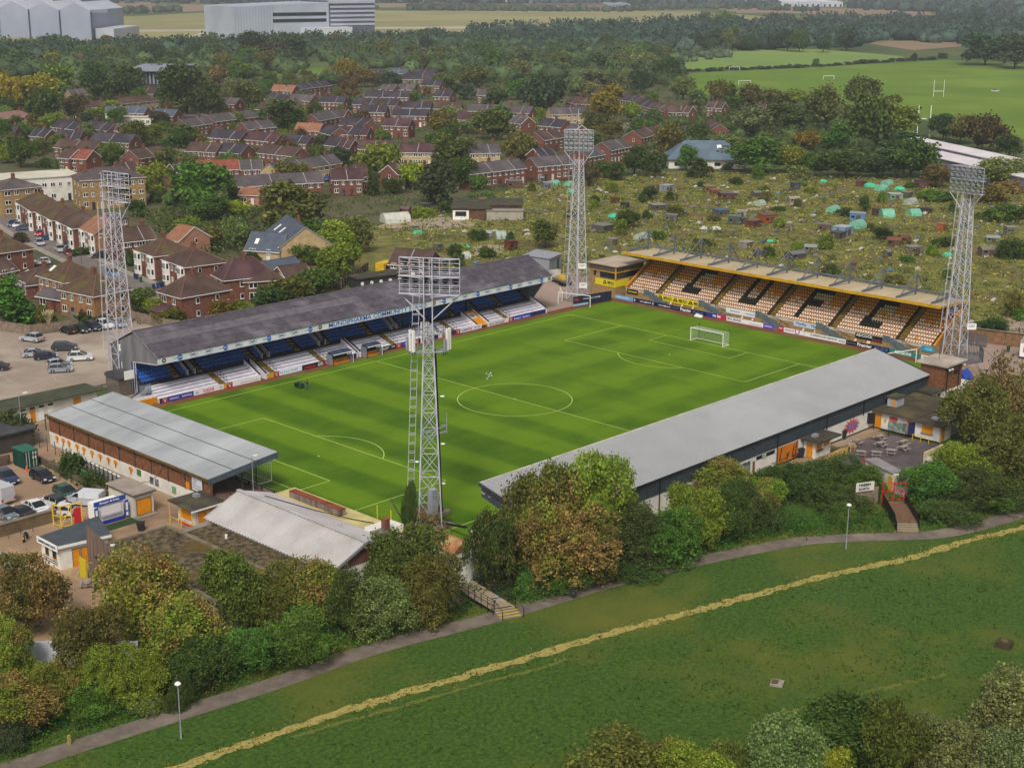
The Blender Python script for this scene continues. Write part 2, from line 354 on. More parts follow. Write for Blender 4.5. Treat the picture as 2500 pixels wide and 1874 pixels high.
def arc(name,c,r,t0,t1,w=.13,n=48):
    m_=MB();vs=[]
    for i in range(n+1):
        t=t0+(t1-t0)*i/n
        for q in(r-w/2,r+w/2):vs.append((c[0]+q*math.cos(t),c[1]+q*math.sin(t),lz+.002))
    m_.add(vs,[(2*i,2*i+1,2*i+3,2*i+2)for i in range(n)]);link(name,m_.mesh(name,[LINE]),pitch)
for s in(-1,1):
    line('touchline',(-L2,s*W2),(L2,s*W2));line('goal_line',(s*L2,-W2),(s*L2,W2))
    for q,wd in((16.5,20.16),(5.5,9.16)):
        line('penalty_area_line' if q>6 else 'goal_area_line',(s*(L2-q),-wd),(s*(L2-q),wd))
        for e in(-1,1):line('penalty_area_line' if q>6 else 'goal_area_line',(s*L2,e*wd),(s*(L2-q),e*wd))
    a0=math.acos(5.5/9.15);c=(s*(L2-11),0)
    if s>0:arc('penalty_arc',c,9.15,math.pi-a0,math.pi+a0)
    else:arc('penalty_arc',c,9.15,-a0,a0)
    arc('penalty_spot',c,.1,0,6.283,.2,10)
    for e in(-1,1):arc('corner_arc',(s*L2,e*W2),1,*sorted((math.atan2(-e,0),math.atan2(0,-s)if s<0 or e<0 else math.pi))if False else(math.atan2(-e,-s)-.785,math.atan2(-e,-s)+.785),n=10)
line('halfway_line',(0,-W2),(0,W2));arc('centre_circle',(0,0),9.15,0,2*math.pi,n=96);arc('centre_spot',(0,0),.1,0,6.283,.2,10)
# ================================================================ stands
def gy(t,x,y,Y):
    d=ray(t,x,y);return CAM+d*((Y-CAM.y)/d.y)
def gx(t,x,y,X):
    d=ray(t,x,y);return CAM+d*((X-CAM.x)/d.x)
ROOFA=M('asbestos_roof','57505a','3f3a42',.9,.95,.5,8,lo=.35,hi=.7,detail=9,col3='6d6770',s3=.25)
ROOFB=M('lighter_asbestos_roof','6b656c','534d54',1.0,.95,.5,8,lo=.35,hi=.7,detail=9)
CLADG=M('grey_gable_cladding','7d7c80','5c5a5e',.6,.9,.3,3,stretch=(1,1,.2))
FASC=M('white_fascia','d9dce2','c6c9d0',.6,.6)
SEATB=M('blue_plastic_seat','2a5cb4','3a74cc',3,.45)
SEATA=M('amber_plastic_seat','d18a1c','dc9a34',3,.5)
SEATW=M('sun_bleached_seat','e6c9b0','d8b496',3,.55)
SEATK=M('black_plastic_seat','1a2018','242a22',3,.5)
SEATC=M('cream_plastic_seat','cdbf88','c0b078',3,.5)
TERR=M('white_terrace_paint','d8d4dc','bcb8c2',.8,.8,lo=.4,hi=.8)
NAVYT=M('navy_terrace_edge','2a2f66','1c2048',2,.8)
DECK=M('dark_stand_deck','3a3338','2a262c',1,.9)
YSTEP=M('yellow_step_edge','b89a3a','8a7028',2,.8)
def mk_seat(mats):
    s=MB();s.box(-.19,-.18,.40,.19,.2,.45);s.add([(-.18,.17,.42),(.18,.17,.42),(.18,.27,.8),(-.18,.27,.8),(-.18,.21,.41),(.18,.21,.41),(.18,.31,.79),(-.18,.31,.79)],[(0,1,2,3),(7,6,5,4),(1,5,6,2),(3,7,4,0),(2,6,7,3)])
    s.box(-.03,-.02,0,.03,.06,.4,0);return s
_sb=mk_seat(None)
def seats(root,spots,rz,mats,name='seat',nmax=300):
    """spots: (x, y, z, material index); the nearest are parts, the rest one part"""
    base=root.location;ms=[_sb.mesh('seat',[m])for m in mats]
    order=sorted(range(len(spots)),key=lambda i:(Vector(spots[i][:3])-CAM).length)
    for i in order[:nmax]:
        x,y,z,k=spots[i];inst(name,ms[k],root,(x-base.x,y-base.y,z-base.z),rz)
    rest=order[nmax:]
    if rest:
        V=np.array(_sb.v);c,s_=math.cos(rz),math.sin(rz);V=np.stack([V[:,0]*c-V[:,1]*s_,V[:,0]*s_+V[:,1]*c,V[:,2]],-1);R=MB()
        for i in rest:
            x,y,z,k=spots[i];R.add(V+np.array([x-base.x,y-base.y,z-base.z]),_sb.f,k)
        part('seat_rows',R,mats,root,kind='stuff')
def disc(mb,c,r,u,v,n=16,m=0,th=.03):
    u=Vector(u);v=Vector(v);nn=u.cross(v).normalized();c=Vector(c)
    vs=[c+u*(r*math.cos(6.2832*i/n))+v*(r*math.sin(6.2832*i/n))for i in range(n)]
    mb.add([p+nn*th for p in vs]+[p-nn*.01 for p in vs],[tuple(range(n))]+[((i+1)%n,i,n+i,n+(i+1)%n)for i in range(n)],m)
XM,YM,ZM=Vector((1,0,0)),Vector((0,1,0)),Vector((0,0,1))
ms_=thing('main_stand','long stand with grey pitched roof, blue seats, white terrace and lettered white fascia','stand',(-41.2,37.7,0))
X0,X1=-41.2,49.9;XT=48.3
def mp(name,mb,mats,par=ms_,**k):return part(name,mb,mats,par,True,**k)
wallx=[(-41.2,-21.9),(-20.7,-.9),(-.2,18.9),(19.5,28.9),(32.0,XT)]
gang=[-28.9,-18.9,-8.1,8.3,23.2,37.6]
for a,b in wallx:
    mp('front_wall',MB().box(a,37.72,0,b,37.95,.78),NAVYT)
cuts=sorted([-41.2,-21.9,-20.7,-.9,-.2,18.9,19.5,28.9,32.0,XT]+[q for gx_ in gang for q in(gx_-.65,gx_+.65)])
for i in range(len(cuts)-1):
    a,b=cuts[i],cuts[i+1];mid=(a+b)/2
    if any(abs(mid-gx_)<.7 for gx_ in gang):continue
    if not any(p<=mid<=q for p,q in wallx):continue
    for k in range(5):
        z1=.78+.27*k;y0=37.97+.82*k
        s=MB();s.box(a+.02,y0,0,b-.02,y0+.8,z1-.0);s.box(a+.02,y0-.012,z1-.055,b-.02,y0+.05,z1+.012,1)
        mp('terrace_step',s,[TERR,NAVYT])
for gx_ in gang:
    s=MB();t=MB()
    for k in range(10):
        s.box(gx_-.6,37.97+.41*k,0,gx_+.6,38.36+.41*k,.62+.145*k);t.box(gx_-.6,37.95+.41*k,.56+.145*k,gx_+.6,38.1+.41*k,.635+.145*k)
    st=mp('gangway_stairs',s,DECK);mp('step_nosings',t,YSTEP,st)
    r=MB();xh=gx_+.68
    for k in range(5):r.tube((xh,38.1+.9*k,.6+.32*k),(xh,38.1+.9*k,1.75+.32*k),.03,5)
    for h in(1.1,1.7):r.tube((xh,38.1,h+.05),(xh,41.7,h+1.33),.03,5)
    mp('handrail',r,BLACK)
def wedge(x,th,y0,y1,z0a,z0b,mat,nm='tunnel_wall',cap=None):
    s=MB().ext([(x,y0,0),(x,y1,0),(x,y1,z0b),(x,y0,z0a)],(x,0,0),(x+th,0,0));o=mp(nm,s,mat)
    if cap:mp('wall_capping',MB().bar((x+th/2,y0,z0a+.04),(x+th/2,y1,z0b+.04),th+.08,.1),cap,o)
for x,th in((-22.0,.16),(-20.75,.2),(-.95,.16),(-.25,.25),(18.85,.16),(19.4,.2),(28.8,.16),(31.95,.2),(48.3,.2)):
    wedge(x,th,37.6,42.0,1.0,2.95,TERR,cap=BLACK)
mp('tunnel_ramp',MB().slab((28.98,37.8,.5),(31.93,37.8,.5),(31.93,41.9,2.6),(28.98,41.9,2.6),.12),AMBER,label='amber sloping cover over the players tunnel')
q=MB();q.slab((29.5,39.8,1.56),(31.4,39.8,1.56),(31.4,41.3,2.33),(29.5,41.3,2.33),.02);mp('crest_panel',q,WHITE)
q=MB()
for i in range(6):disc(q,(30.45+.35*math.cos(i),40.55+.3*math.sin(i),1.97+.155*math.sin(i)+.02),.11,XM,Vector((0,.89,.456)),8)
disc(q,(30.45,40.55,1.99),.14,XM,Vector((0,.89,.456)),8,1);mp('crest',q,[BLACK,YELLOW])
mp('walkway',MB().box(X0,42.07,0,XT,42.75,1.98),DECK)
for i in range(9):mp('deck_step',MB().box(X0+.1,42.75+.72*i,0,X1-1.2,43.47+.72*i,2.05+.4*i),DECK)
aisles=[-34.6,-30.2,-19.4,-10.0,-3.2,6.6,13.6,20.6,27.6,33.6,40.6]
voms=[(-32.6,-31.2),(-17.6,-16.2),(-5.2,-3.9),(11.8,13.0)]
sp=[]
for i in range(8):
    x=X0+.5
    while x<X1-2.2:
        if not any(abs(x-a)<.8 for a in aisles)and not(i<5 and any(p-.2<x<q_+.2 for p,q_ in voms)):
            sp.append((x,43.1+.72*i,2.05+.4*i,0))
        x+=.52
for a in aisles:
    t=MB()
    for k in range(16):t.box(a-.5,42.75+.36*k,1.9+.2*k,a+.5,42.87+.36*k,2.09+.2*k)
    mp('aisle_step_edges',t,YSTEP)
for p,q_ in voms:
    wedge(p,.12,42.7,46.6,3.0,5.3,TERR,'vomitory_wall',BLACK);wedge(q_,.12,42.7,46.6,3.0,5.3,TERR,'vomitory_wall',BLACK)
    mp('vomitory_back',MB().box(p+.12,46.0,2,q_,46.2,5.2),AMBER)
r=MB()
xx=X0+.3
while xx<XT-.5:r.tube((xx,42.72,2),(xx,42.72,3.0),.03,5);xx+=1.5
for h in(2.5,3.0):r.tube((X0+.3,42.72,h),(XT-.5,42.72,h),.03,5)
mp('front_rail',r,BLACK)
seats(ms_,sp,0,[SEATB])
mp('back_wall',MB().box(X0,51.0,0,X1-.3,51.2,7.2),CLADG)
mp('gable_end',MB().ext([(X0,37.95,6.3),(X0,37.95,7.4),(X0,44.1,10.35),(X0,51.2,7.3),(X0,51.2,0),(X0,45.6,0),(X0,45.6,5.5),(X0,44,5.5)],(X0,0,0),(X0+.15,0,0)),CLADG)
mp('gable_end',MB().ext([(X1-.6,44.0,0),(X1-.6,38.2,7.2),(X1-.6,44.1,10.2),(X1-.6,51.2,7.3),(X1-.6,51.2,0)],(0,0,0),(.15,0,0)),CLADG)
for yy in(44.9,44.3):mp('end_post',MB().tube((X0+.02,yy,0),(X0+.02,yy,5.5),.09,6),STEELW)
mp('end_beam',MB().bar((X0+.02,38,6.25),(X0+.02,44.9,5.5),.14,.14),STEELW)
for xx in(-4.2,14.5,-31,31):mp('roof_post',MB().box(xx,42.8,2,xx+.25,43.05,9.4),BLACK)
def slopeP(t):return(37.55+6.6*t,7.5+3.05*t)
for k in range(4):
    (y0,z0),(y1,z1)=slopeP(k/4-(.01 if k else 0)),slopeP((k+1)/4);lift=.05*k
    for a,b,mt in((X0-.2,3.0,ROOFB if k==2 else ROOFA),(3.05,X1+.1,ROOFA)):
        mp('roof_sheets',MB().slab((a,y0,z0+lift),(b,y0,z0+lift),(b,y1,z1+lift),(a,y1,z1+lift),.08),mt)
mp('roof_back_slope',MB().slab((X0-.2,51.6,7.2),(X1+.1,51.6,7.2),(X1+.1,44.15,10.68),(X0-.2,44.15,10.68),.08),ROOFA)
mp('roof_joint',MB().bar((3.02,37.6,7.6),(3.02,44.1,10.75),.22,.1),ROOFB)
mp('ridge_cap',MB().bar((X0-.25,44.15,10.72),(X1+.15,44.15,10.72),.4,.12),ROOFB)
mp('bargeboard',MB().bar((X0-.25,37.5,7.5),(X0-.25,44.15,10.65),.1,.25),CLADG)
fas=mp('fascia',MB().box(X0,37.72,6.3,X1,37.85,7.42),FASC)
mp('fascia_edge',MB().box(X0,37.70,6.24,X1,37.86,6.3),NAVY,fas)
LB=M('sign_blue','2a62b4',rough=.5);LBK=M('sign_black','20242c',rough=.5)
mp('lettering',text_mb('MUNDIPHARMA COMMUNITY STAND',22.9,.82,(-7.0,37.72,6.42),XM,ZM,.02,True),LB,fas)
fz=6.86
for x in(-37.15,-28.48,-19.75,-11.05,20.4,29.21,38.15,46.98):
    b_=MB();disc(b_,(x,37.70,fz),.46,XM,ZM,16);lg=mp('round_logo',b_,LB,fas)
    mp('logo_text',text_mb('pharma',.72,.22,(x-.36,37.67,fz-.1),XM,ZM,.02),WFRAME,fas);mp('logo_text',text_mb('mundi',.72,.2,(x-1.2,37.72,fz-.1),XM,ZM,.02),LB,fas)
for w_,xs in(('BARD',(-34.6,-25.87,-17.1,23.11,31.86,40.72)),('NAPP',(-31.72,-22.99,-14.29,25.77,34.84,43.72))):
    for x in xs:
        b_=MB();pts=[(x+.78*math.cos(i*.3927),37.71,fz+.46*math.sin(i*.3927))for i in range(17)];b_.path(pts,.022,4);mp('oval_logo',b_,LB,fas)
        mp('logo_text',text_mb(w_,.95,.34,(x-.48,37.72,fz-.17),XM,ZM,.02,True),NAVY,fas)
for x in(-40.1,-8.9,17.84,49.24):
    b_=MB()
    for i in range(6):disc(b_,(x+.3*math.cos(i*1.047),37.71,fz+.3*math.sin(i*1.047)),.13,XM,ZM,8)
    disc(b_,(x,37.71,fz),.15,XM,ZM,8,1);mp('crest',b_,[BLACK,YELLOW],fas)
AB={}
def boardmat(c):return M('board_'+c,c,rough=.5)
def adx(rootpart,x0,x1,z0,z1,Y,col,texts=(),nm='advert_board'):
    o=part(nm,MB().box(x0,Y-.05,z0,x1,Y,z1),boardmat(col),rootpart,True)
    for tx,tc,fa,fb,ya,yb in texts:
        part('lettering',text_mb(tx,(x1-x0)*(fb-fa),(z1-z0)*(yb-ya),(x0+(x1-x0)*fa,Y-.05,z0+(z1-z0)*ya),XM,ZM,.02,True),boardmat(tc),o,True)
    return o
def SX(t,x,y):return gy(t,x,y,37.68).x
Yb=37.715
W_,N_,R_='e2dfe0','20244a','b51f2e'
bl=[('S1',470,800,'3a3a92',[('BARNWELLS','c8c4ec',.08,.44,.3,.7),('BARNWELLS','c8c4ec',.56,.94,.3,.7)]),('S1',805,1190,W_,[('FLORSTOR','b81e34',.32,.68,.15,.85),('CUFC','3a78b0',.05,.15,.3,.7),('CUFC','3a78b0',.86,.96,.3,.7)]),
      ('S1',1192,1228,'c9971f',[]),('S1',1306,1660,W_,[('COMMUNITY SUPPORT LIMITED','9a9aa6',.25,.95,.3,.5)]),('S1',1742,1834,'c9971f',[]),('S1',1906,2198,'dfe4ea',[('E.J. & R.E. CLARK','2f8fc0',.04,.82,.25,.75)]),
      ('S2',230,530,'1a1c22',[('STARGLASS','c8323a',.06,.6,.15,.6),('01223','e8e8e8',.72,.95,.55,.85),('302223','e8e8e8',.7,.96,.15,.45)]),
      ('S2',1256,1553,'16181c',[('8','e8e8e8',.02,.1,.2,.85),('BUILDING SERVICES','d0d0d0',.2,.68,.5,.75),('MAINTENANCE','d0d0d0',.2,.6,.2,.42),('OFFICE','d0d0d0',.78,.95,.4,.7)]),
      ('S2',1630,1750,'2c3aa0',[('sky','f0f0f0',.4,.98,.15,.85)]),('S2',1752,1864,'c01c4a',[('bet','f4f0f0',.08,.8,.25,.9)]),('S2',1866,2112,'16161a',[('hummel','d9b51c',.2,.85,.2,.8)]),
      ('S3',340,410,'c9971f',[]),('S3',605,908,W_,[('SCREW','1b3f9a',.05,.36,.2,.8),('FIX','b8202e',.37,.56,.2,.8),('NEW WOOD','2a5ab0',.64,.93,.55,.8),('TOLWORTH','2a5ab0',.64,.93,.2,.42)]),
      ('S3',1008,1292,W_,[('MICK GEORGE','2a2c5a',.04,.66,.15,.55),('environmental waste concrete','8a8aa0',.04,.9,.72,.88)]),('S3',1354,1604,'2a46a4',[('BOWELLS','d8dcf4',.06,.44,.15,.5),('BOWELLS','d8dcf4',.55,.94,.15,.5)])]
for t,a,b,c,tx in bl:
    yy={'S1':800-(a-400)*.21,'S2':1010-(a-300)*.215,'S3':1010-(a-400)*.235}[t]
    adx(ms_,SX(t,a,yy),SX(t,b,yy-(b-a)*.215),.06,.86,Yb,c,tx)
for t,a,b in(('S1',400,468),('S1',1231,1304),('S1',1836,1904),('S2',536,610),('S2',1558,1626),('S3',545,604),('S3',1297,1350)):
    yy={'S1':800-(a-400)*.21,'S2':1010-(a-300)*.215,'S3':1010-(a-400)*.235}[t]
    x0,x1=SX(t,a,yy),SX(t,b,yy-(b-a)*.21);o=adx(ms_,x0,x1,.08,.84,Yb-.003,R_,[('EXIT','8fd0a0',.15,.85,.6,.85)],'exit_board')
    part('notice',MB().box((x0+x1)/2-.13,Yb-.07,.2,(x0+x1)/2+.13,Yb-.05,.42),WFRAME,o,True)
q=MB()
for i in range(3):q.ext([(35.6+.3*i,Yb-.06,.15),(35.75+.3*i,Yb-.06,.15),(35.95+.3*i,Yb-.06,.15+.2*(i+1)),(35.8+.3*i,Yb-.06,.15+.2*(i+1))],(0,0,0),(0,-.02,0),1 if i==2 else 0)
mp('logo_stripes',q,[NAVY,YELLOW])
PERS=M('smoky_perspex','3c4460','4c5470',1,.2,spec=.6);PERS2=M('clear_perspex','8f96a8',rough=.15,alpha=.45)
def dugout(x0,x1,label,n):
    d=thing('dugout',label,'dugout',(x0,36.7,0));Y0,Y1=35.95,37.65
    P=lambda nm,m_,mt,par=d:part(nm,m_,mt,par,True)
    P('back_panel',MB().box(x0,Y1-.08,0,x1,Y1,2.0),NAVY)
    rf=MB()
    rf.slab((x0,Y0-.1,2.0),(x1,Y0-.1,2.0),(x1,Y1,2.3),(x0,Y1,2.3),.05);P('roof',rf,PERS)
    for i in range(4):
        xx=x0+(x1-x0)*i/3;P('roof_rib',MB().bar((xx,Y0-.1,2.03),(xx,Y1,2.34),.06,.06),BLACK)
    P('front_edge',MB().bar((x0,Y0-.1,2.0),(x1,Y0-.1,2.0),.08,.12),WFRAME)
    for xx in(x0,x1):
        P('end_panel',MB().box(xx-.02,Y0+.2,.1,xx+.02,Y1,1.95),PERS2);P('post',MB().tube((xx,Y0-.1,0),(xx,Y0-.1,2.0),.045,6),WFRAME if xx==x1 else BLACK)
    P('bench',MB().box(x0+.1,36.7,0,x1-.1,37.2,.35),AMBER)
    sm=mk_seat(None).mesh('seat',[AMBER])
    for i in range(n):
        f=i/(n-1);inst('seat',sm,d,((x1-x0-.7)*f*(.45 if f<.45 else 1)+.35 if 0 else .35+(x1-x0-.7)*f,.3,.0),0)
dugout(-7.7,-3.3,'amber-seated team dugout left of the white tunnel wall, beside the black board with red lettering',8)
dugout(-.9+.9,3.4,'amber-seated team dugout between white tunnel wall and long black advert board',7)
cs=thing('letter_stand','cantilever stand with amber and bleached seats spelling CUFC in black','stand',(70.4,0,0))
def cp(name,mb,mats,par=cs,**k):return part(name,mb,mats,par,True,**k)
YA,YB_=35.3,-35.0;RUN,RISE,NR=.80,.47,12
cp('front_wall',MB().box(70.4,YB_,0,70.65,YA,1.75),BRICKB)
cp('front_parapet',MB().box(70.36,YB_,1.75,70.62,YA,2.2),M('cream_parapet','c8bcae','a89a8a',.6,.8))
cp('gutter',MB().box(70.2,YB_,0,70.4,YA,.3),CONC)
for i in range(NR):
    cp('deck_step',MB().box(70.65+RUN*i,YB_+.3,0,70.65+RUN*(i+1),YA-.3,1.85+RISE*i),M('stand_deck_concrete','3e3020','2e241a',1,.9))
aY=[27.0,13.0,-.6,-14.2,-28.2]
sp=[]
def inl(letter,u,r):
    if letter=='C':return(2<=r<=3 and .30<u<.62)or(9<=r<=10 and .34<u<.68)or(2<=r<=10 and .29+.006*r<u<.40+.006*r)
    if letter=='U':return(2<=r<=3 and .30<u<.66)or(2<=r<=10 and(.30<u<.41 or .56<u<.67))
    if letter=='F':return(1<=r<=10 and .30<u<.41)or(9<=r<=10 and .3<u<.68)or(5<=r<=6 and .3<u<.62)
    return False
edges=[YA-.5]+aY+[YB_+.5];lets=['','C','U','F','C','']
for bi in range(6):
    y1,y0=edges[bi]-(.75 if bi else 0),edges[bi+1]+.75 if bi<5 else edges[bi+1]
    n=int((y1-y0)/.53)
    for r in range(NR):
        for k in range(n):
            y=y1-.26-k*.53;u=(y1-y)/(y1-y0)
            if inl(lets[bi],u,r):c=2
            elif lets[bi]in('C','F')and inl(lets[bi],u-.0,r+2)and r>4 and u>.4:c=3
            else:
                pa=(r-5.2+(rng.random()-.5)*2.2-bi*.12)
                c=0 if pa>0 or rng.random()<.012 else 1
            sp.append((70.98+RUN*r,y,1.85+RISE*r,c))
seats(cs,sp,-math.pi/2,[SEATA,SEATW,SEATK,SEATC])
for a in aY:
    s=MB();t=MB()
    for k in range(NR*2):
        x=70.65+RUN/2*k;z=1.85+RISE/2*k;s.box(x,a-.55,0,x+RUN/2,a+.55,z+.12);t.box(x-.01,a-.55,z+.03,x+.12,a+.55,z+.14)
    st=cp('aisle_stairs',s,_m['stand_deck_concrete']);cp('step_edges',t,YSTEP,st)
SGR=M('slate_grey_panel','5d6a70','4c585e',1,.7)
for a in aY:
    y0=a+1.6
    s=MB()
    for k in range(8):s.box(69.1,y0-1.0-.62*k,0,70.39,y0-.4-.62*k,1.85-.22*k)
    fl=cp('stair_flight',s,CONC)
    cp('landing',MB().box(69.1,y0-.4,0,70.39,y0+1.0,1.9),BRICKB)
    for k in range(9):
        yb=y0+.9-.72*k;zt=3.0-(0 if k<2 else .27*(k-1));cp('balustrade_panel',MB().box(69.0,yb-.70,max(0,zt-1.15),69.08,yb,zt),SGR,fl)
    r=MB();r.tube((70.3,y0-.5,2.9),(70.3,y0-5.8,1.1),.03,5)
    for k in range(4):r.tube((70.3,y0-.6-1.7*k,.2),(70.3,y0-.6-1.7*k,2.85-.58*k),.03,5)
    cp('handrail',r,BLACK,fl)
for y,sg in((YA,1),(YB_,-1)):
    prof=[(70.4,y,0),(70.4,y,2.2),(79.6,y,7.6),(80.8,y,7.6),(80.8,y,0)]
    cp('end_wall',MB().ext(prof,(0,0,0),(0,.18*sg,0)),BRICKB)
    cp('end_capping',MB().bar((70.3,y+.1*sg,2.35),(79.7,y+.1*sg,7.85),.3,.3),AMBER)
    cp('end_glazing',MB().ext([(77.0,y,6.1),(80.6,y,8.1),(80.6,y,9.1),(77.0,y,9.2)],(0,0,0),(0,.06,0)),PERS2)
cp('back_wall',MB().box(80.55,YB_,0,80.8,YA,9.0),M('grey_back_cladding','6a6a66','57574f',.6,.8))
cp('back_concourse',MB().box(80.8,YB_+4,0,85,YA-4,4.2),BRICKB)
ROOFC=M('cream_roof_sheet','c2b18e','ab9a7a',.3,.6,lo=.35,hi=.7,stretch=(.3,1.5,1))
nb=11
for i in range(nb):
    ya=36.6-i*(72.2/nb);yb_=ya-72.2/nb+.05
    cp('roof_panel',MB().slab((70.5,ya,9.62),(70.5,yb_,9.62),(81.4,yb_,8.95),(81.4,ya,8.95),.14),ROOFC)
YF=M('amber_roof_edge','c89a24','b0841c',.6,.6)
cp('roof_edge',MB().box(70.2,-35.65,9.18,70.5,36.65,9.7),YF);cp('soffit',MB().slab((70.5,36.5,9.4),(70.5,-35.5,9.4),(80.5,-35.5,8.75),(80.5,36.5,8.75),.06),M('pale_soffit','b39a55',rough=.8))
for y in(36.62,-35.63):cp('roof_verge',MB().bar((70.4,y,9.45),(81.4,y,8.8),.16,.4),YF)
TR=M('grey_truss_steel','656a76','565a66',1,.5)
for i in range(nb):
    y=36.0-6.95*i;t=MB()
    cp('truss_beam',MB().bar((71.2,y,9.72),(78.2,y,9.95),.22,.42),TR);cp('truss_mast',MB().bar((78.2,y,9.0),(78.2,y,13.3),.24,.24),TR)
    cp('tie_rod',MB().tube((78.2,y,13.2),(72.8,y,9.95),.11,6),TR);cp('tie_rod',MB().tube((78.2,y,13.2),(82.3,y,9.0),.11,6),TR);cp('tie_rod',MB().tube((78.2,y,13.2),(80.8,y+1.2,9.2),.07,6),TR)
    cp('back_column',MB().bar((82.3,y,0),(82.3,y,9.1),.24,.24),TR)
for x,z in((78.2,10.2),(81.2,9.35)):cp('purlin',MB().tube((x,36.2,z),(x,-34,z),.1,6),TR)
def ady(root_,y1,y0,z0,z1,X,col,texts=(),nm='advert_board'):
    o=part(nm,MB().box(X,y0,z0,X+.06,y1,z1),boardmat(col),root_,True)
    for tx,tc,fa,fb,ya,yb in texts:
        part('lettering',text_mb(tx,(y1-y0)*(fb-fa),(z1-z0)*(yb-ya),(X,y1-(y1-y0)*fa,z0+(z1-z0)*ya),-YM,ZM,.02,True),boardmat(tc),o,True)
    return o
def SY(t,x,y,X=70.3):return gx(t,x,y,X).y
MEADY='d6c41e'
def mead(o,y1,w,z0,z1,X):
    part('lettering',text_mb('MEAD',w*.55,(z1-z0)*.5,(X,y1-w*.42,z0+(z1-z0)*.33),-YM,ZM,.02,True),boardmat('1c1c16'),o,True)
    part('lettering',text_mb('PLANT & GRAB',w*.45,(z1-z0)*.1,(X,y1-w*.46,z0+(z1-z0)*.14),-YM,ZM,.02),boardmat('6a6420'),o,True)
    s=MB();c=y1-w*.2;h=z1-z0;zb=z0+h*.25
    for dy in(-1,1):s.bar((X-.02,c+dy*w*.13,zb),(X-.02,c+dy*w*.02,zb+h*.6),.03,w*.06,up=(0,1,0));s.bar((X-.02,c+dy*w*.06,zb+h*.2),(X-.02,c,zb+h*.05),.03,w*.05,up=(0,1,0))
    part('emblem',s,boardmat('4a1c18'),o,True)
def wsign(t,xa,xb,yp,col,texts,z0=1.15,z1=2.15,X=70.28):return ady(cs,SY(t,xa,yp,X),SY(t,xb,yp+(xb-xa)*.22,X),z0,z1,X,col,texts)
wsign('S4',655,788,660,'14140f',[('hummel','d6b81e',.12,.9,.3,.75)])
ya,yb_=SY('S4',1030,740),SY('S4',1590,850);o=ady(cs,ya,yb_,1.0,2.2,70.27,MEADY)
for k in range(3):mead(o,ya-(ya-yb_)*k/3,(ya-yb_)/3,1.0,2.2,70.27)
wsign(6,295,520,365,'d6d8da',[('university sponsors','6a7aa0',.12,.4,.35,.7),('cambridge partners','6a7aa0',.55,.9,.35,.7)])
wsign(6,730,930,450,'b9c4cc',[('Thrifty','173a86',.07,.42,.2,.85),('Thrifty','173a86',.55,.9,.2,.85)])
wsign(6,1125,1350,530,'17171a',[('ADCOCK','e4e4e4',.03,.5,.42,.9),('www.adcock.co.uk','c0404a',.5,.97,.15,.42)])
wsign(6,1550,1635,600,'2f8fb4',[('CLUB','9fe0d0',.3,.8,.3,.7)])
ms2=mk_seat(None).mesh('seat',[SEATW])
for t,x,y in(('S4',1190,830),('S4',1330,855),('S4',1465,880),(6,398,415),(6,465,430),(6,792,490),(6,865,505),(6,1127,555),(6,1205,570),(6,1215,573),(6,1300,590),(6,1310,592)):
    inst('wall_seat',ms2,cs,(-.45,SY(t,x,y,70.1),.25),-math.pi/2)
pb=thing('perimeter_boards','line of low advertising boards along the track before the CUFC stand','boards',(68.7,0,0))
SYB=lambda t,x,y:gx(t,x,y,68.7).y
def pboard(t,xa,xb,col,texts=()):
    yf={'S4':lambda x:745+(x-490)*.2,6:lambda x:375+(x-20)*.2}[t]
    return ady(pb,SYB(t,xa,yf(xa)),SYB(t,xb,yf(xb))+.04,.03,.88,68.7,col,texts)
pboard('S4',490,732,'6a9ac8',[('CAMBRIDGE HOSPITAL','d8e4f0',.1,.8,.35,.65)])
pboard('S4',735,1205,'171c3c',[('8','d8dcec',.02,.05,.2,.8),('www.anglia.ac.uk','e4e6f0',.17,.46,.25,.7),('8','d8dcec',.5,.53,.2,.8),('www.anglia.ac.uk','e4e6f0',.66,.97,.25,.7)])
pboard('S4',1207,1632,'141a34',[('sponsorship','8a90b0',.02,.2,.4,.6),('Premier','f0f0f4',.25,.56,.15,.9),('o o o','5a86c8',.62,.9,.3,.7)])
pboard('S4',1634,1758,'25308e',[('sky','f0f0f0',.6,.98,.15,.85)]);pboard('S4',1760,1876,'b81c44',[('bet','f4f0f0',.04,.4,.25,.9)])
pboard(6,298,534,'e0dee0',[('MICK GEORGE','26285a',.03,.4,.3,.8),('www.mickgeorge.co.uk','6a6a8a',.62,.95,.2,.45)])
pboard(6,536,598,'5a3fb0',[('BARNWELLS','d0c8f0',.1,.9,.35,.7)])
pboard(6,632,664,'b02030',[('EXIT','f0d0d0',.15,.85,.5,.85)]);pboard(6,666,795,'dfe0e6',[('FURNITURE STORE','b02a3a',.06,.5,.4,.75),('U','c03050',.56,.8,.05,.98)])
pboard(6,797,1064,'dcdedc',[("ST ANDREW'S ROAD GARAGE LTD",'23252c',.15,.8,.4,.8),('01223','23252c',.84,.98,.3,.7)])
pboard(6,1066,1250,'15161e',[('sponsorship','8a90a0',.03,.35,.4,.6),('Premier','f0f0f4',.4,.9,.15,.9)]);pboard(6,1252,1344,'141e40',[('O O O','4a80c8',.1,.9,.2,.8)])
pboard(6,1346,1546,'2f7a72',[('RIDGEONS','dfeee8',.18,.7,.2,.85)]);pboard(6,1548,1640,'d8dadc',[('SDS','2a50a0',.15,.5,.25,.8)])
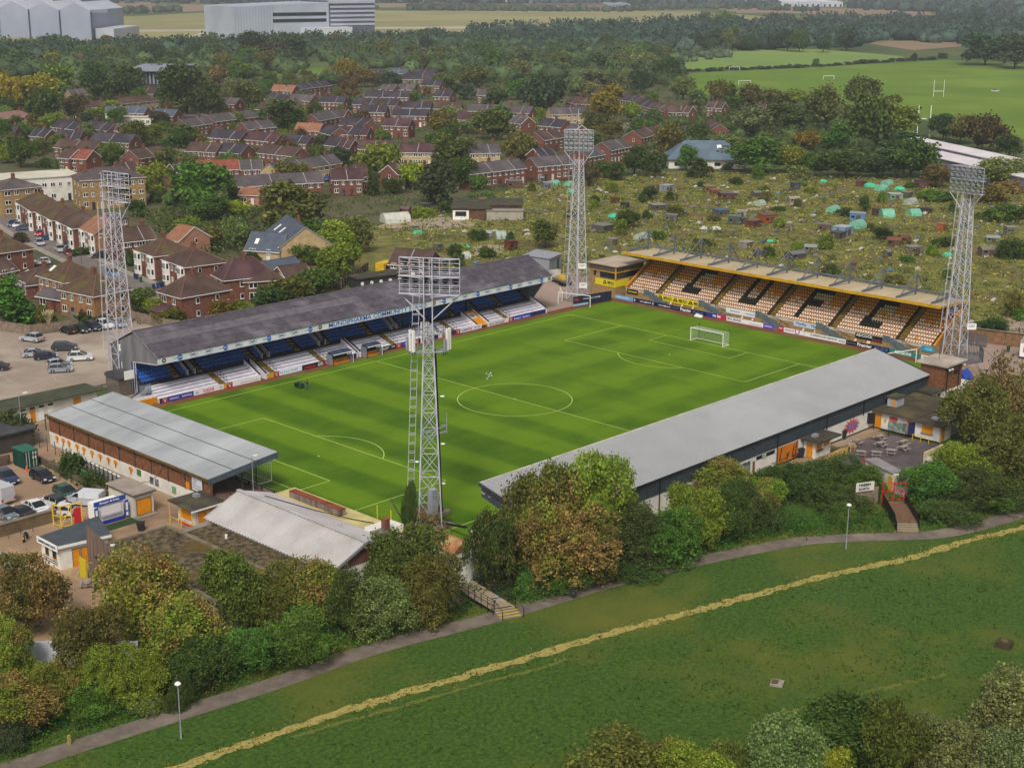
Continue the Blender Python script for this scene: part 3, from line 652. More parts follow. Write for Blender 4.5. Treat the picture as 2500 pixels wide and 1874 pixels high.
ob=link('dust_sheet',MB().slab((0,0,.35),(0,-1.6,.25),(.9,-1.5,.5),(.9,0,.8),.2).mesh('dust_sheet',[WHITE]));ob.location=g('S4',1480,985);ob.rotation_euler=(0,0,.2);tag(ob,'crumpled white sheet lying against the Premier perimeter board','sheet')
cb=thing('control_box','yellow brick control room with wide corner window and MEAD banner','control room',(68.6,40,0))
bp_=lambda nm,m_,mt,par=cb,**k:part(nm,m_,mt,par,True,**k)
bp_('wall',MB().box(68.6,36.75,0,77.5,43.6,3.95),BRICKB);bp_('upper_wall',MB().box(68.62,41.0,3.95,77.5,43.58,5.4),BRICKB)
bp_('window',MB().box(68.66,36.8,3.95,77.4,41.0,5.25),GLASS);bp_('window',MB().box(68.56,42.0,4.2,68.62,42.7,5.2),GLASS)
for x,y in((68.66,36.8),(68.64,39),(68.64,40.95),(72,36.78),(76,36.78)):bp_('mullion',MB().bar((x,y,3.95),(x,y,5.3),.09,.09),DGREY)
bp_('fascia_band',MB().box(68.45,36.55,5.4,77.6,43.7,6.5),M('brown_grey_cladding','55524a','48453e',.8,.8))
for z in(5.28,6.5):bp_('yellow_trim',MB().box(68.38,36.48,z,77.66,43.76,z+.18),YF)
bp_('corner_trim',MB().box(68.36,36.46,3.95,68.6,36.72,6.7),YF);bp_('roof',MB().box(68.1,36.0,6.69,78.2,44.2,6.86),M('pale_felt_roof','b5a594','a0917f',.3,.8))
o=ady(cb,42.2,36.72,2.3,3.7,68.52,MEADY);mead(o,40.2,3.4,2.3,3.7,68.52);bp_('banner_return',MB().box(68.5,36.66,2.3,73,36.72,3.7),boardmat(MEADY),o)
hs_=thing('near_terrace_stand','long near stand with pale grey ribbed roof and dark clad rear wall','stand',(-1.7,-48.4,0))
hp=lambda nm,m_,mt,par=hs_,**k:part(nm,m_,mt,par,True,**k)
HX0,HX1,HF,HB=-46.8,43.3,-39.2,-48.4
ROOFG=M('grey_metal_roof','9b9c9e','939496',.12,.5,metal=.1,lo=.35,hi=.7,col3='a0a1a3',s3=.08)
def ribroof(x0,x1,ya,za,yb,zb,pitch,h=.07):
    s=MB();n=int((x1-x0)/pitch);vs=[]
    for i in range(n):
        a=x0+i*pitch
        for x,dz in((a,0),(a+pitch*.55,0),(a+pitch*.65,h),(a+pitch*.9,h)):vs+=[(x,ya,za+dz),(x,yb,zb+dz)]
    vs+=[(x1,ya,za),(x1,yb,zb)];k=len(vs)//2
    s.add(vs,[(2*i,2*i+1,2*i+3,2*i+2)if(yb-ya)>0 else(2*i+1,2*i,2*i+2,2*i+3)for i in range(k-1)][::1]);return s
for a,b,k in((0,.52,0),(.5,1,1)):
    P=lambda t:(HF+.25+(HB-.5-HF-.25)*t,7.5+(5.15-7.5)*t)
    (y0,z0),(y1,z1)=P(a),P(b);hp('roof_sheet',ribroof(HX0,HX1,y0,z0-.02*k+.02,y1,z1-.02*k,.45),ROOFG)
hp('roof_underside',MB().slab((HX0,HF,7.42),(HX1,HF,7.42),(HX1,HB,5.1),(HX0,HB,5.1),.12),DGREY)
hp('roof_edge',MB().box(HX0-.1,HF+.1,7.2,HX1+.1,HF+.35,7.62),M('pale_roof_edge','c9c4ba','a8a398',.5,.7))
for x in(HX0-.12,HX1+.02):hp('roof_verge',MB().bar((x+.05,HF+.3,7.45),(x+.05,HB-.25,5.15),.12,.42),DGREY)
CLADD=M('slate_grey_cladding','3e474e','343c42',.8,.6)
s=MB();x=HX0
while x<HX1-.3:s.box(x,HB-.06,2.75,x+.22,HB,5.15);s.box(x+.22,HB-.03,2.75,x+.36,HB,5.15);x+=.36
hp('rear_cladding',s,CLADD)
for z in(3.2,3.75,4.3,4.85):
    hp('cladding_rail',MB().box(-1,HB-.1,z,HX1,HB-.061,z+.07),CLADD)
hp('rear_gutter',MB().tube((HX0,HB-.32,5.05),(HX1,HB-.32,5.05),.09,6),DGREY)
hp('rear_wall',MB().box(HX0,HB+.002,0,HX1,HB+.25,2.8),WHITE);hp('wall_plinth',MB().box(-10,HB-.03,0,HX1,HB,.2),BLACK)
for x in(-24.6,1.5,14,24,31.5):hp('downpipe',MB().tube((x,HB-.25,0 if x<5 else 2.6),(x,HB-.25,5.1),.08,6),BLACK)
hp('end_cladding',MB().ext([(HX0+.1,HF,7.3),(HX0+.1,HB,5.0),(HX0+.1,HB,3.3),(HX0+.1,HF,5.9)],(0,0,0),(.12,0,0)),CLADD)
hp('end_wall',MB().ext([(HX1-.3,HF-1,0),(HX1-.3,HB,0),(HX1-.3,HB,5.0),(HX1-.3,HF-1,6.9)],(0,0,0),(.2,0,0)),CLADD)
for i in range(9):hp('terrace_step',MB().box(HX0+.5,-38.6-1.05*i,0,HX1-.5,-37.55-1.05*i,.5+.2*i),CONC)
hp('front_wall',MB().box(HX0,-37.5,0,HX1,-37.3,1.0),WHITE)
for i in range(10):hp('roof_post',MB().tube((HX0+1+i*9.8,-43,0),(HX0+1+i*9.8,-43,6.4),.12,8),DGREY)
for dx in(0,.9):hp('floodlamp',MB().lathe([(.0,0),(.12,.05),(.3,.35),(.32,.36)],10,(HX0+.1+dx*.2,HF-.4-dx,6.2-dx*.3)),WFRAME)
for x,z in((-18,3.6),(-9,4.1),(-4.5,4.3)):hp('wall_lamp',MB().box(x,HB-.4,z,x+.3,HB-.08,z+.2),DGREY)
ex=lambda a,b,z0,z1,m_,nm,**k:hp(nm,MB().box(a,HB-.05,z0,b,HB-.005,z1),m_,**k)
o=ex(1.9,7.0,.25,2.6,M('orange_mural','c8761a','b8680f',.8,.7),'mural',label='orange mural with black player silhouettes');f=MB()
for a,h in((2.4,1.9),(4.2,.9),(5.5,1.7),(6.2,2.0)):f.bar((a,HB-.06,.5),(a+.35,HB-.06,.4+h),.03,.22,up=(0,1,0));f.bar((a+.3,HB-.06,.4+h),(a+.75,HB-.06,.5+h*1.02),.03,.1,up=(0,1,0))
f.box(4.2,HB-.07,.5,4.35,HB-.055,1.4);hp('mural_figures',f,BLACK,o)
b_=MB();c=(21.2,HB-.04,1.55);pts=[]
for i in range(28):
    r=1.05 if i%2 else 1.75;pts.append((c[0]+1.35*r*math.cos(i*.2244),c[1],c[2]+.72*r*math.sin(i*.2244)))
b_.ext(pts,(0,0,0),(0,-.02,0));o=hp('burst_mural',b_,M('mural_red','b8402c','c8603a',1.5,.7),label='red and blue comic burst mural');hp('burst_letters',text_mb('GOOAL!',2.9,1.1,(19.8,HB-.065,1.0),XM,Vector((.15,0,1)),.03,True),M('mural_blue','3a6ab8',rough=.6),o)
o=ex(-7.2,-4.6,.8,2.4,M('photo_panel','8c9a90','2c342e',1.5,.5),'picture_panel');ex(-4.0,-3.5,.1,2.1,M('brown_door','7a4a2a',rough=.7),'door')
hp('door_recess',MB().box(-3.2,HB-.02,2.05,1.2,HB-.01,2.6),GLASS);ex(-1.8,-.9,1.9,2.7,M('pale_notice','a8b0a8','8a948c',1,.8),'notice')
nt=thing('brick_terrace','covered terrace with pale grey roof and long brick wall painted with amber shirts','stand',(-63.5,12,0))
np_=lambda nm,m_,mt,par=nt,**k:part(nm,m_,mt,par,True,**k)
ROOFN=M('pale_ribbed_roof','9ea1a4','8a8d91',.25,.6,lo=.35,hi=.7,col3='aaadb0',s3=.12,stretch=(.4,1.2,1))
NY0,NY1=-8.0,31.7
NTP=lambda t:(-63.75+10.8*t,4.5+1.05*t)
def ribroof_y(y0,y1,xa,za,xb,zb,pitch,h=.05):
    s=MB();n=int((y1-y0)/pitch);vs=[]
    for i in range(n):
        a=y0+i*pitch
        for y,dz in((a,0),(a+pitch*.5,0),(a+pitch*.65,h),(a+pitch*.9,h)):vs+=[(xa,y,za+dz),(xb,y,zb+dz)]
    vs+=[(xa,y1,za),(xb,y1,zb)];k=len(vs)//2
    s.add(vs,[(2*i+1,2*i+3,2*i+2,2*i)for i in range(k-1)]);return s
for a,b,k in((0,.36,0),(.35,.67,1),(.66,1,2)):
    (xa,za),(xb,zb)=NTP(a),NTP(b);np_('roof_sheet',ribroof_y(NY0,NY1,xa,za+.035*k,xb,zb+.035*k,.35),ROOFN)
    np_('sheet_joint',MB().bar((xa,NY0,za+.035*k+.02),(xa,NY1,za+.035*k+.02),.1,.04),DGREY)if k else None
np_('roof_underside',MB().slab((-63.7,NY0,4.42),(-63.7,NY1,4.42),(-53,NY1,5.45),(-53,NY0,5.45),.12),DGREY)
np_('eaves_rail',MB().box(-63.95,NY0,4.2,-63.75,NY1,4.5),M('brown_eaves','6a5428','4a3a20',1,.8))
FG=M('blue_grey_fascia','56646c','48545c',2,.6)
for y in(NY0,NY1):
    s=MB()
    for k in range(30):
        (xa,za),(xb,zb)=NTP(k/30),NTP((k+.7)/30);s.ext([(xa,y-.06,za+.05),(xb,y-.06,zb+.05),(xb,y-.06,zb-.75),(xa,y-.06,za-.75)],(0,0,0),(0,.1,0))
    np_('end_fascia',s,FG);np_('end_fascia_back',MB().ext([(-63.7,y,4.5),(-53,y,5.5),(-53,y,4.8),(-63.7,y,3.8)],(0,0,0),(0,.05,0)),FG)
np_('front_fascia',MB().box(-52.98,NY0,4.75,-52.85,NY1,5.6),FG)
np_('rear_wall',MB().box(-63.5,NY0,0,-63.2,NY1,4.4),M('orange_brown_brick','86583a','5e3d2a',2.4,.9,.3,10,lo=.35,hi=.65));np_('white_band',MB().box(-63.54,NY0+1,0,-63.5,NY1,1.9),WHITE)
for i in range(11):np_('pilaster',MB().box(-63.62,NY0+1.5+i*3.9,1.9,-63.5,NY0+1.65+i*3.9,4.3),M('rusty_post','3a302c','5a4436',2,.8))
ss=MB();sh_=[(-.2,0),(.2,0),(.2,.55),(.42,.42),(.55,.72),(.25,.95),(-.25,.95),(-.55,.72),(-.42,.42),(-.2,.55)]
ss.ext([(0,-a,b)for a,b in sh_],(0,0,0),(-.03,0,0));ss.ext([(-.031,-a,b+.2)for a,b in((-.07,0),(.07,0),(.07,.35),(-.07,.35))],(0,0,0),(-.01,0,0),1)
shm=ss.mesh('painted_shirt',[AMBER,BLACK])
for tx,ty in((645,85),(715,115),(780,140),(873,190),(948,228),(1040,272),(1132,318),(1225,362),(1305,400),(1475,450)):
    y=gx('Y1',tx,ty,-63.56).y;o=inst('painted_shirt',shm,nt,(-.05,y-12,.62),0);o.scale=(1,1,1.15)
np_('painted_patch',MB().box(-63.57,gx('Y1',1570,490,-63.5).y-.5,.9,-63.54,gx('Y1',1570,490,-63.5).y+.5,1.8),M('green_mural','4a7a3a','365a2a',2,.8))
o=np_('notice_board',MB().box(-63.6,-6.3,2.2,-63.55,-4.1,3.9),M('pale_sign','c8ccd0',rough=.6),label='pale sponsor notice board high on the brick wall')
for k,(tx,w)in enumerate((('CAMBRIDGE',.9),('UNITED',.8),('NORTH TERRACE',1.8),('AWAY ENTRANCE',1.5))):np_('lettering',text_mb(tx,w,.13,(-63.62,-4.3,3.55-k*.35),-YM,ZM,.015),boardmat('6a7480'),o)
np_('sign',MB().box(-63.58,-3.4,2.0,-63.53,-2.5,2.9),AMBER)
for y,c in((5.4,'dark'),(4.2,'dark'),(.2,'green')):np_('poster',MB().box(-63.58,y-.45,.5,-63.545,y+.45,1.5),M('poster_'+c,'2a2c34' if c=='dark' else '5a8a4a','8a8c90' if c=='dark' else '8aa080',2,.6))
cab=MB();cp_=[(-63.7,10-i*1.1,4.1-.25*math.sin(i*1.2)**2)for i in range(12)];cab.path(cp_,.04);cab.path([(-63.7,2,4.0),(-65,1.2,3.2),(-67,.6,2.9),(-69.5,.5,3.3)],.04);np_('cable',cab,RUBBER)
for i in range(7):np_('terrace_step',MB().box(-62.6+1.1*i,NY0-6,0,-61.5+1.1*i,NY1,1.9-.22*i),M('terrace_concrete','6a5448','54423a',1,.9))
s=MB()
for i in range(18):
    y=NY1-i*2.75;s.box(-54.9,y-.06,0,-54.8,y+.06,1.1)
s.box(-54.92,-17,1.05,-54.78,NY1,1.15);s.box(-54.92,-17,.5,-54.78,NY1,.56);np_('front_barrier',s,BLACK)
np_('front_wall',MB().box(-54.6,-17,0,-54.4,NY1,.75),M('cream_wall','b3a88e','978b70',1,.8));np_('wall_top',MB().box(-54.65,-17,.75,-54.35,NY1,.9),WHITE)
s=MB()
for r_ in range(3):
    for i in range(5):y=-8.6-i*1.3;x=-61+r_*2.2;s.tube((x,y,0),(x,y,2.1-.44*r_),.05,6)
    s.tube((-61+r_*2.2,-8.4,2.0-.44*r_),(-61+r_*2.2,-14,2.0-.44*r_),.05,6)
np_('crush_barrier',s,BLACK);np_('amber_panel',MB().box(-61.5,-9.0,.2,-58.6,-8.9,2.0),AMBER)
for i in range(6):np_('roof_post',MB().tube((-58,NY0+1+i*7.4,0),(-58,NY0+1+i*7.4,4.9),.1,8),DGREY)
# ================================================================ floodlight towers
LAMPB=M('lamp_housing','26282e','1c1d22',2,.5);LAMPG=M('lamp_glass','b9bec6',rough=.2,spec=.6)
lm_=MB();lm_.lathe([(.0,-.28),(.16,-.26),(.3,-.05),(.42,.18),(.42,.24)],10);lm_.lathe([(.4,.2),(.2,.23),(0,.24)],10,m=1)
LAMPM=lm_.mesh('floodlamp',[LAMPB,LAMPG])
def tower(x,y,bh,th,zt,fz0,fz1,fw,face,label,rot=.785,rows=4,cols=6,ladder=True,signs=(),nring=10,pn=1.9):
    t=thing('floodlight_tower',label,'floodlight tower',(x,y,0),group=None)
    P=lambda nm,m_,mt,par=t:part(nm,m_,mt,par)
    c4=[(math.cos(rot+k*math.pi/2)*1.4142,math.sin(rot+k*math.pi/2)*1.4142)for k in range(4)]
    w=lambda z:bh+(th-bh)*min(1,z/zt)
    zs=[0.0];z=0
    while z<zt-.5:
        z+=w(z)*pn;zs.append(min(z,zt))
    pt=lambda k,z:(c4[k%4][0]*w(z),c4[k%4][1]*w(z),z)
    ztop=fz1 if True else zt
    for k in range(4):P('leg',MB().tube(pt(k,0),pt(k,zt),.1,6).tube(pt(k,zt),(c4[k][0]*th,c4[k][1]*th,fz1),.08,5),STEELW)
    b=MB();h=MB()
    for i in range(len(zs)-1):
        for k in range(4):
            a0,a1=zs[i],zs[i+1]
            b.tube(pt(k,a0),pt(k+1,a1),.04,4);b.tube(pt(k+1,a0),pt(k,a1),.04,4)
            h.tube(pt(k,a1),pt(k+1,a1),.045,4)
        P('ring_beam',h,STEELW);h=MB()
    P('cross_bracing',b,STEELW)
    f=MB();u=Vector((-face[1],face[0],0)).normalized();fd=Vector((face[0],face[1],0)).normalized();o=fd*(th+.35)
    n=cols
    for i in range(n+1):
        q=o+u*(fw*(i/n-.5));f.tube(q+ZM*fz0,q+ZM*fz1,.05,4)
    for r_ in range(9):
        zz=fz0+(fz1-fz0)*r_/8;f.tube(o+u*(-fw/2)+ZM*zz,o+u*(fw/2)+ZM*zz,.05 if r_%4 else .08,4)
    for sgn in(-1,1):
        f.tube(o+u*(sgn*fw/2)+ZM*fz0,fd*th+u*(sgn*th)+ZM*(fz0-3.0),.08,5)
        for zz in(fz0,(fz0+fz1)/2,fz1):f.tube(o+u*(sgn*fw/2)+ZM*zz,-o+u*(sgn*th)+ZM*zz,.05,4)
    P('lamp_frame',f,STEELW)
    pf=MB()
    for zz in(fz0,(fz0+fz1)/2):pf.ext([o+u*(-fw/2)+ZM*zz,o+u*(fw/2)+ZM*zz,o+u*(fw/2)-fd*.8+ZM*zz,o-u*(fw/2)-fd*.8+ZM*zz],(0,0,0),(0,0,.06))
    for zz in(fz0,(fz0+fz1)/2):
        for dz in(.5,1.0):pf.tube(o-fd*.8-u*(fw/2)+ZM*(zz+dz),o-fd*.8+u*(fw/2)+ZM*(zz+dz),.03,4)
    P('platform',pf,STEELW)
    qz=fd.to_track_quat('Z','Y')
    tilt=(fd+Vector((0,0,-.45))).normalized().to_track_quat('Z','Y')
    for r_ in range(rows):
        for c in range(cols):
            L_=inst('floodlamp',LAMPM,t);L_.rotation_mode='QUATERNION';L_.rotation_quaternion=tilt
            L_.location=o+fd*.3+u*(fw*((c+.5)/cols-.5))+ZM*(fz0+(fz1-fz0)*((r_+.75+(.3 if r_>1 else 0))/(rows+.5)))
            if(x,y)==(-47.2,-30.8):L_.scale=(1,1,1)
    if ladder:
        l=MB();ld=Vector(c4[2])if False else Vector((-CR.x,-CR.y));lx=ld.normalized()*(1.0)
        a=Vector((lx.x*(w(0)+.55),lx.y*(w(0)+.55),5));c=Vector((lx.x*(th+.5),lx.y*(th+.5),fz0))
        sd_=Vector((-ld.y,ld.x,0)).normalized()*.22
        for s in(-1,1):l.tube(a+sd_*s,c+sd_*s,.035,4)
        k=0
        while k<nring:
            q=a.lerp(c,k/nring);pts=[q+Vector((lx.x,lx.y,0))*(.38+.38*math.cos(j*.7854))+sd_*(1.7*math.sin(j*.7854))for j in range(9)];l.path(pts,.035,4);k+=1
        for s in(-1,0,1):l.tube(a+Vector((lx.x,lx.y,0))*.76+sd_*s,c+Vector((lx.x,lx.y,0))*.76+sd_*s,.02,3)
        P('caged_ladder',l,STEELW)
    for tx,z,dx in signs:
        q=MB();ctr=Vector((CR.x,CR.y,0)).normalized()*dx-Vector((CF.x,CF.y,0)).normalized()*(w(z)+.5);uu=Vector((CR.x,CR.y,0)).normalized()
        q.ext([ctr-uu*.8+ZM*(z-.55),ctr+uu*.8+ZM*(z-.55),ctr+uu*.8+ZM*(z+.55),ctr-uu*.8+ZM*(z+.55)],(0,0,0),(CF.x*.05,CF.y*.05,0));sgn_=P('sign',q,WFRAME)
        P('lettering',text_mb(tx,1.1,.4,ctr-uu*.55+ZM*(z-.1),uu,ZM,.02,True),NAVY,sgn_)
    P('footing',MB().box(-bh*1.5,-bh*1.5,0,bh*1.5,bh*1.5,.3),CONC);return t
tA=tower(-40.1,50.0,1.6,.9,29,30.4,34.9,6.0,(1,.15),'lattice floodlight tower beside the car park and main stand gable',signs=(('CAT',4.3,1.2),('LEEDA',7.2,.9)))
tB=tower(61.8,41.4,1.55,.62,29,30.9,35.1,5.9,(-.8,-.55),'lattice floodlight tower standing behind the yellow brick control room',signs=(('CAT',7.5,.9),('CAT',3.5,1.2)))
part('antenna',MB().tube((-.4,0,35),(-.4,0,39.2),.06,5),STEELW,tB)
tD=tower(72.6,-38.0,1.6,.65,28.5,29.6,34.1,6.4,(-1,.1),'lattice floodlight tower at the end of the CUFC stand',signs=(('CAT',6.5,2.0),))
tC=tower(-47.2,-30.8,1.42,.5,25.5,29.0,33.3,7.3,(.83,.56),'white lattice floodlight tower with mobile phone aerials rising before the pitch',nring=21,rot=1.6,pn=2.5)
P=lambda nm,m_,mt,par=tC:part(nm,m_,mt,par)
uu=Vector((CR.x,CR.y,0)).normalized();ff=Vector((CF.x,CF.y,0)).normalized()
hx=[(Vector((math.cos(k*2.0944+.9),math.sin(k*2.0944+.9),0)))for k in range(3)]
for z in(22.4,24.6):
    b=MB()
    for k in range(3):b.tube(hx[k]*2.6+ZM*z,hx[(k+1)%3]*2.6+ZM*z,.09,6);b.tube(hx[k]*2.6+ZM*z,ZM*z,.05,5)
    P('aerial_ring',b,GALV)
for k in range(3):
    for s in(-.55,.1,.75):
        c=hx[k]*2.5+hx[k].cross(ZM)*s;P('aerial_panel',MB().box(c.x-.14,c.y-.14,22.6,c.x+.14,c.y+.14,25.2 if s<.5 else 24.2),WFRAME if s<.5 else GALV);P('aerial_bracket',MB().tube((c.x*.9,c.y*.9,22),(c.x*.9,c.y*.9,25.6),.05,5),DGREY)
P('feeder_cables',MB().bar(uu*1.45-ff*.5+ZM*.5,uu*.75-ff*.3+ZM*22.5,.3,.22).bar(uu*1.55-ff*.6+ZM*.6,uu*4.6-ff*5.5+ZM*2.0,.3,.2),RUBBER)
P('cross_arm',MB().box(-2.4,-1.2,12.7,1.6,-1.05,12.85).box(-2.4,-1.2,12.0,1.6,-1.05,12.15),GALV);P('side_aerial',MB().tube(uu*2.1+ZM*12,uu*2.1+ZM*14.5,.06,5).tube(uu*1.4+ZM*13,uu*2.1+ZM*13,.05,5),GALV)
P('equipment_cabinet',MB().box(-1.4,-1.9,2.2,-.5,-1.1,5.4),GALV);P('platform',MB().box(-1.7,-1.9,1.7,1.7,1.6,2.1),M('stained_concrete','7a6a52','5a4e40',1,.9))
for z,s in((10.5,1),(8.2,-1),(16.5,1),(5.4,1)):P('dish',MB().lathe([(0,0),(.2,.05),(.3,.15)],10,(uu.x*s*1.6,uu.y*s*1.6,z)),WFRAME)
def netgrid(mb,a,b,c,d,nu,nv,r=.012):
    a,b,c,d=map(Vector,(a,b,c,d))
    for i in range(nu+1):mb.tube(a.lerp(b,i/nu),d.lerp(c,i/nu),r,3,cap=False)
    for j in range(nv+1):mb.tube(a.lerp(d,j/nv),b.lerp(c,j/nv),r,3,cap=False)
GPOST=M('white_goal_post','e8e8e4',rough=.4);NET=M('goal_net','c9d2c0',rough=.9)
def goal(loc,rz,label,w=7.32,h=2.44,d=2.0,net=True,stan=True,r=.07,group=None,name='goal',dtop=None):
    t=thing(name,label,'goal',loc,rz,group)
    for s in(-1,1):part('post',MB().tube((0,s*w/2,0),(0,s*w/2,h),r,8),GPOST,t)
    part('crossbar',MB().tube((0,-w/2-r,h),(0,w/2+r,h),r,8),GPOST,t)
    dt=d if dtop is None else dtop
    if net:
        m_=MB();netgrid(m_,(0,-w/2,h),(0,w/2,h),(dt,w/2,h),(dt,-w/2,h),24,7);netgrid(m_,(dt,-w/2,h),(dt,w/2,h),(d,w/2,0),(d,-w/2,0),24,9)
        for s in(-1,1):netgrid(m_,(0,s*w/2,0),(d,s*w/2,0),(dt,s*w/2,h),(0,s*w/2,h),7,9)
        part('net',m_,NET,t)
        part('ground_bar',MB().path([(0,-w/2,.05),(d,-w/2,.05),(d,w/2,.05),(0,w/2,.05)],.05,6),GPOST,t)
    if stan:
        for s in(-1,1):part('stanchion',MB().tube((d+.35,s*(w/2-.2),0),(d+.25,s*(w/2-.2),h+.55),.06,6),BLACK,t)
    return t
goal((50.9,0,.02),0,'white goal with sagging net in front of the CUFC stand')
goal((-50.9,0,.02),math.pi,'white goal with net beside the covered brick terrace')
pg1=g('S4',170,870)
goal((pg1.x,pg1.y+3.6,0),.25,'portable goal leaning against the dark hoarding by the control room',d=1.8,stan=False,net=False)
h=thing('hoarding','dark navy hoarding behind a portable goal by the control room','hoarding',(57,39,0));pa,pb_=g('S4',0,870),g('S4',470,790)
hm=MB();hm.ext([(pa.x+.6,pa.y+.6,.2),(pb_.x+.6,pb_.y+.6,.2),(pb_.x+.6,pb_.y+.6,2.2),(pa.x+.6,pa.y+.6,2.2)],(0,0,0),(.08,.08,0));part('panel',hm,M('navy_hoarding','1e2236','262a40',1,.6),h,True)
dv=(pb_-pa).normalized()
for tx,c,f0,hh in(('University homes in Cambridge','c8ccd8',2.6,.45),('PSB','c84040',.4,.6)):part('lettering',text_mb(tx,4.6 if len(tx)>5 else 1.0,hh,Vector((pa.x+.58,pa.y+.58,1.2))+dv*f0,dv,ZM,.02),boardmat(c),h,True)
part('lower_strip',MB().ext([Vector((pa.x+.55,pa.y+.55,.2)),Vector((pa.x+.55,pa.y+.55,.2))+dv*4,Vector((pa.x+.55,pa.y+.55,.65))+dv*4,Vector((pa.x+.55,pa.y+.55,.65))],(0,0,0),(.03,.03,0)),boardmat('9ab4d0'),h,True)
q=g('Y5',690,265);goal((62.5,-33.0,0),-1.9,'white portable goal frame beyond the ribbed roof of the near stand',d=1.6,stan=False,net=False,dtop=.8)
q=g(5,1420,290);goal((q.x,q.y,0),2.4,'small white training goal frame parked near the floodlight tower and control room',w=4.5,h=2,d=1.6,stan=False,net=False,dtop=.6)
for i,(a,b)in enumerate((((350,455),(380,440)),((415,545),(445,520)),((955,513),(985,490)))):
    p=g(3,a[0],a[1]);goal(p,.77+.12*i,['far white goal by the hedge of the green playing field','white goal nearest the willow trees on the playing field','white goal standing alone in the middle of the playing field'][i],net=False,stan=False,r=.12,group='goals on the playing field')
for i,p in enumerate((g(3,1660,622),g(3,1560,890))):
    t=thing('rugby_posts',['white rugby posts on the green playing field','tall white rugby posts behind the long white roof'][i],'rugby posts',p,.8);w=5.6 if i==0 else 5.0;H=9 if i==0 else 13.5
    for s in(-1,1):part('post',MB().tube((0,s*w/2,0),(0,s*w/2,H),.12+.06*i,6),GPOST,t)
    part('crossbar',MB().tube((0,-w/2,3.0+i*5),(0,w/2,3.0+i*5),.12+.05*i,6),GPOST,t)
for i,(a,b)in enumerate(((940,775),(968,770),(955,792),(975,788),(946,806),(962,780))):
    p=g(5,a,b);m_=MB();m_.lathe([(0,-.16),(.07,-.08),(.08,.05),(.04,.16),(0,.2)],6);o=link('gull',m_.mesh('gull',[WFRAME]));m2=MB();m2.slab((-.25,.02,.08),(.25,.02,.08),(.2,.16,.1),(-.2,.16,.1),.02);o.location=(p.x,p.y,.16);o.rotation_euler=(1.3,0,i);tag(o,'small white gull standing on the turf near the centre circle','gull','gulls resting on the pitch');part('wing',m2,GALV,o)
# ================================================================ buildings round the ground
def roots(name,label,cat,loc,group=None):
    t=thing(name,label,cat,loc,0,group);return t,(lambda nm,m_,mt,par=t,**k:part(nm,m_,mt,par,True,**k))
FELT=M('mossy_felt_roof','4a463e','333028',.8,.95,.5,5,col3='565236',s3=.35)
MOSS=M('mossy_gravel_roof','352e20','6e6048',1.6,.95,.9,3,lo=.42,hi=.6,detail=10,col3='5c4c22',s3=.22)
RIBW=M('white_ribbed_roof','b6b2b0','9c9896',.25,.6,lo=.35,hi=.75)
t,P=roots('club_house','club building with white ribbed pitched roof, brick gable and chimney','building',(-66,-28,0))
P('wall',MB().box(-70.6,-40.5,0,-58.0,-17.8,3.9),WHITE)
P('roof_slope',ribroof_y(-41.0,-17.4,-71.1,3.95,-66.0,6.05,.55,.11),RIBW);P('roof_slope',MB().slab((-66.0,-17.4,6.12),(-66.0,-41.0,6.12),(-61.2,-41.0,4.6),(-61.2,-17.4,4.6),.12),M('white_membrane_roof','cbc4c4','b4adac',.2,.7))
P('ridge_cap',MB().bar((-66,-41,6.18),(-66,-17.4,6.18),.5,.1),RIBW)
for y in(-40.6,-17.9):P('gable',MB().ext([(-70.8,y,3.8),(-66,y,5.95),(-61.2,y,4.5),(-61.2,y,3.8)],(0,0,0),(0,.25,0)),BRICK)
P('verge',MB().bar((-71.1,-41.05,4.0),(-66,-41.05,6.15),.12,.3).bar((-66,-41.05,6.15),(-61.2,-41.05,4.6),.12,.3),M('lead_grey','7d7f86',rough=.7))
P('flat_deck',ribroof_y(-38.0,-17.4,-61.2,4.35,-57.6,4.3,.3,.05),M('buff_ribbed_deck','c2b680','a89c6a',.4,.7))
P('parapet',MB().box(-60.3,-29.4,3.9,-59.4,-19.9,5.15),M('streaked_concrete','8a8078','5e4a40',1.4,.9,.2,5,stretch=(1,1,.12),lo=.3,hi=.6));P('parapet_top',MB().box(-60.34,-29.44,5.15,-59.36,-19.86,5.23),M('rust_orange','8a4a34','6a3424',1,.9))
P('roof_box',MB().box(-61.4,-37.6,4.1,-57.7,-35.1,5.0),WHITE);P('roof_vent',MB().box(-62.2,-38.6,4.2,-60.6,-37.0,5.2),M('weathered_box','8d8a84','5c5852',1.2,.9));P('chimney',MB().box(-60.7,-37.9,4,-60.0,-37.2,6.3),BRICK);P('chimney_pot',MB().box(-60.75,-37.95,6.3,-59.95,-37.15,6.42),M('pot','7a4a34',rough=.9))
for y in(-33.2,-35.6):P('pole',MB().tube((-57.8,y,3.9),(-57.8,y,6.2),.06,5),YELLOW)
P('cable',MB().path([(-64,-20,5.55),(-62,-26,4.95),(-60,-31,4.5),(-59,-34,4.5)],.05),RUBBER)
t,P=roots('flat_roofed_block','low block with mossy gravel flat roof behind the timber screen','building',(-79,-26,0))
P('wall',MB().box(-84.0,-38,0,-75.4,-16.6,3.7),M('cream_render','b3a58c','96886f',.6,.9));P('roof',MB().box(-83.7,-37.8,3.7,-75.7,-16.9,3.95),MOSS)
for a in((-84.0,-16.9,-75.4,-16.5),(-84.0,-38.2,-83.6,-16.9),(-75.75,-38.2,-75.3,-16.9)):P('parapet',MB().box(a[0],a[1],3.5,a[2],a[3],4.15),M('mossy_coping','857a68','655a46',1,.95,.3,4))
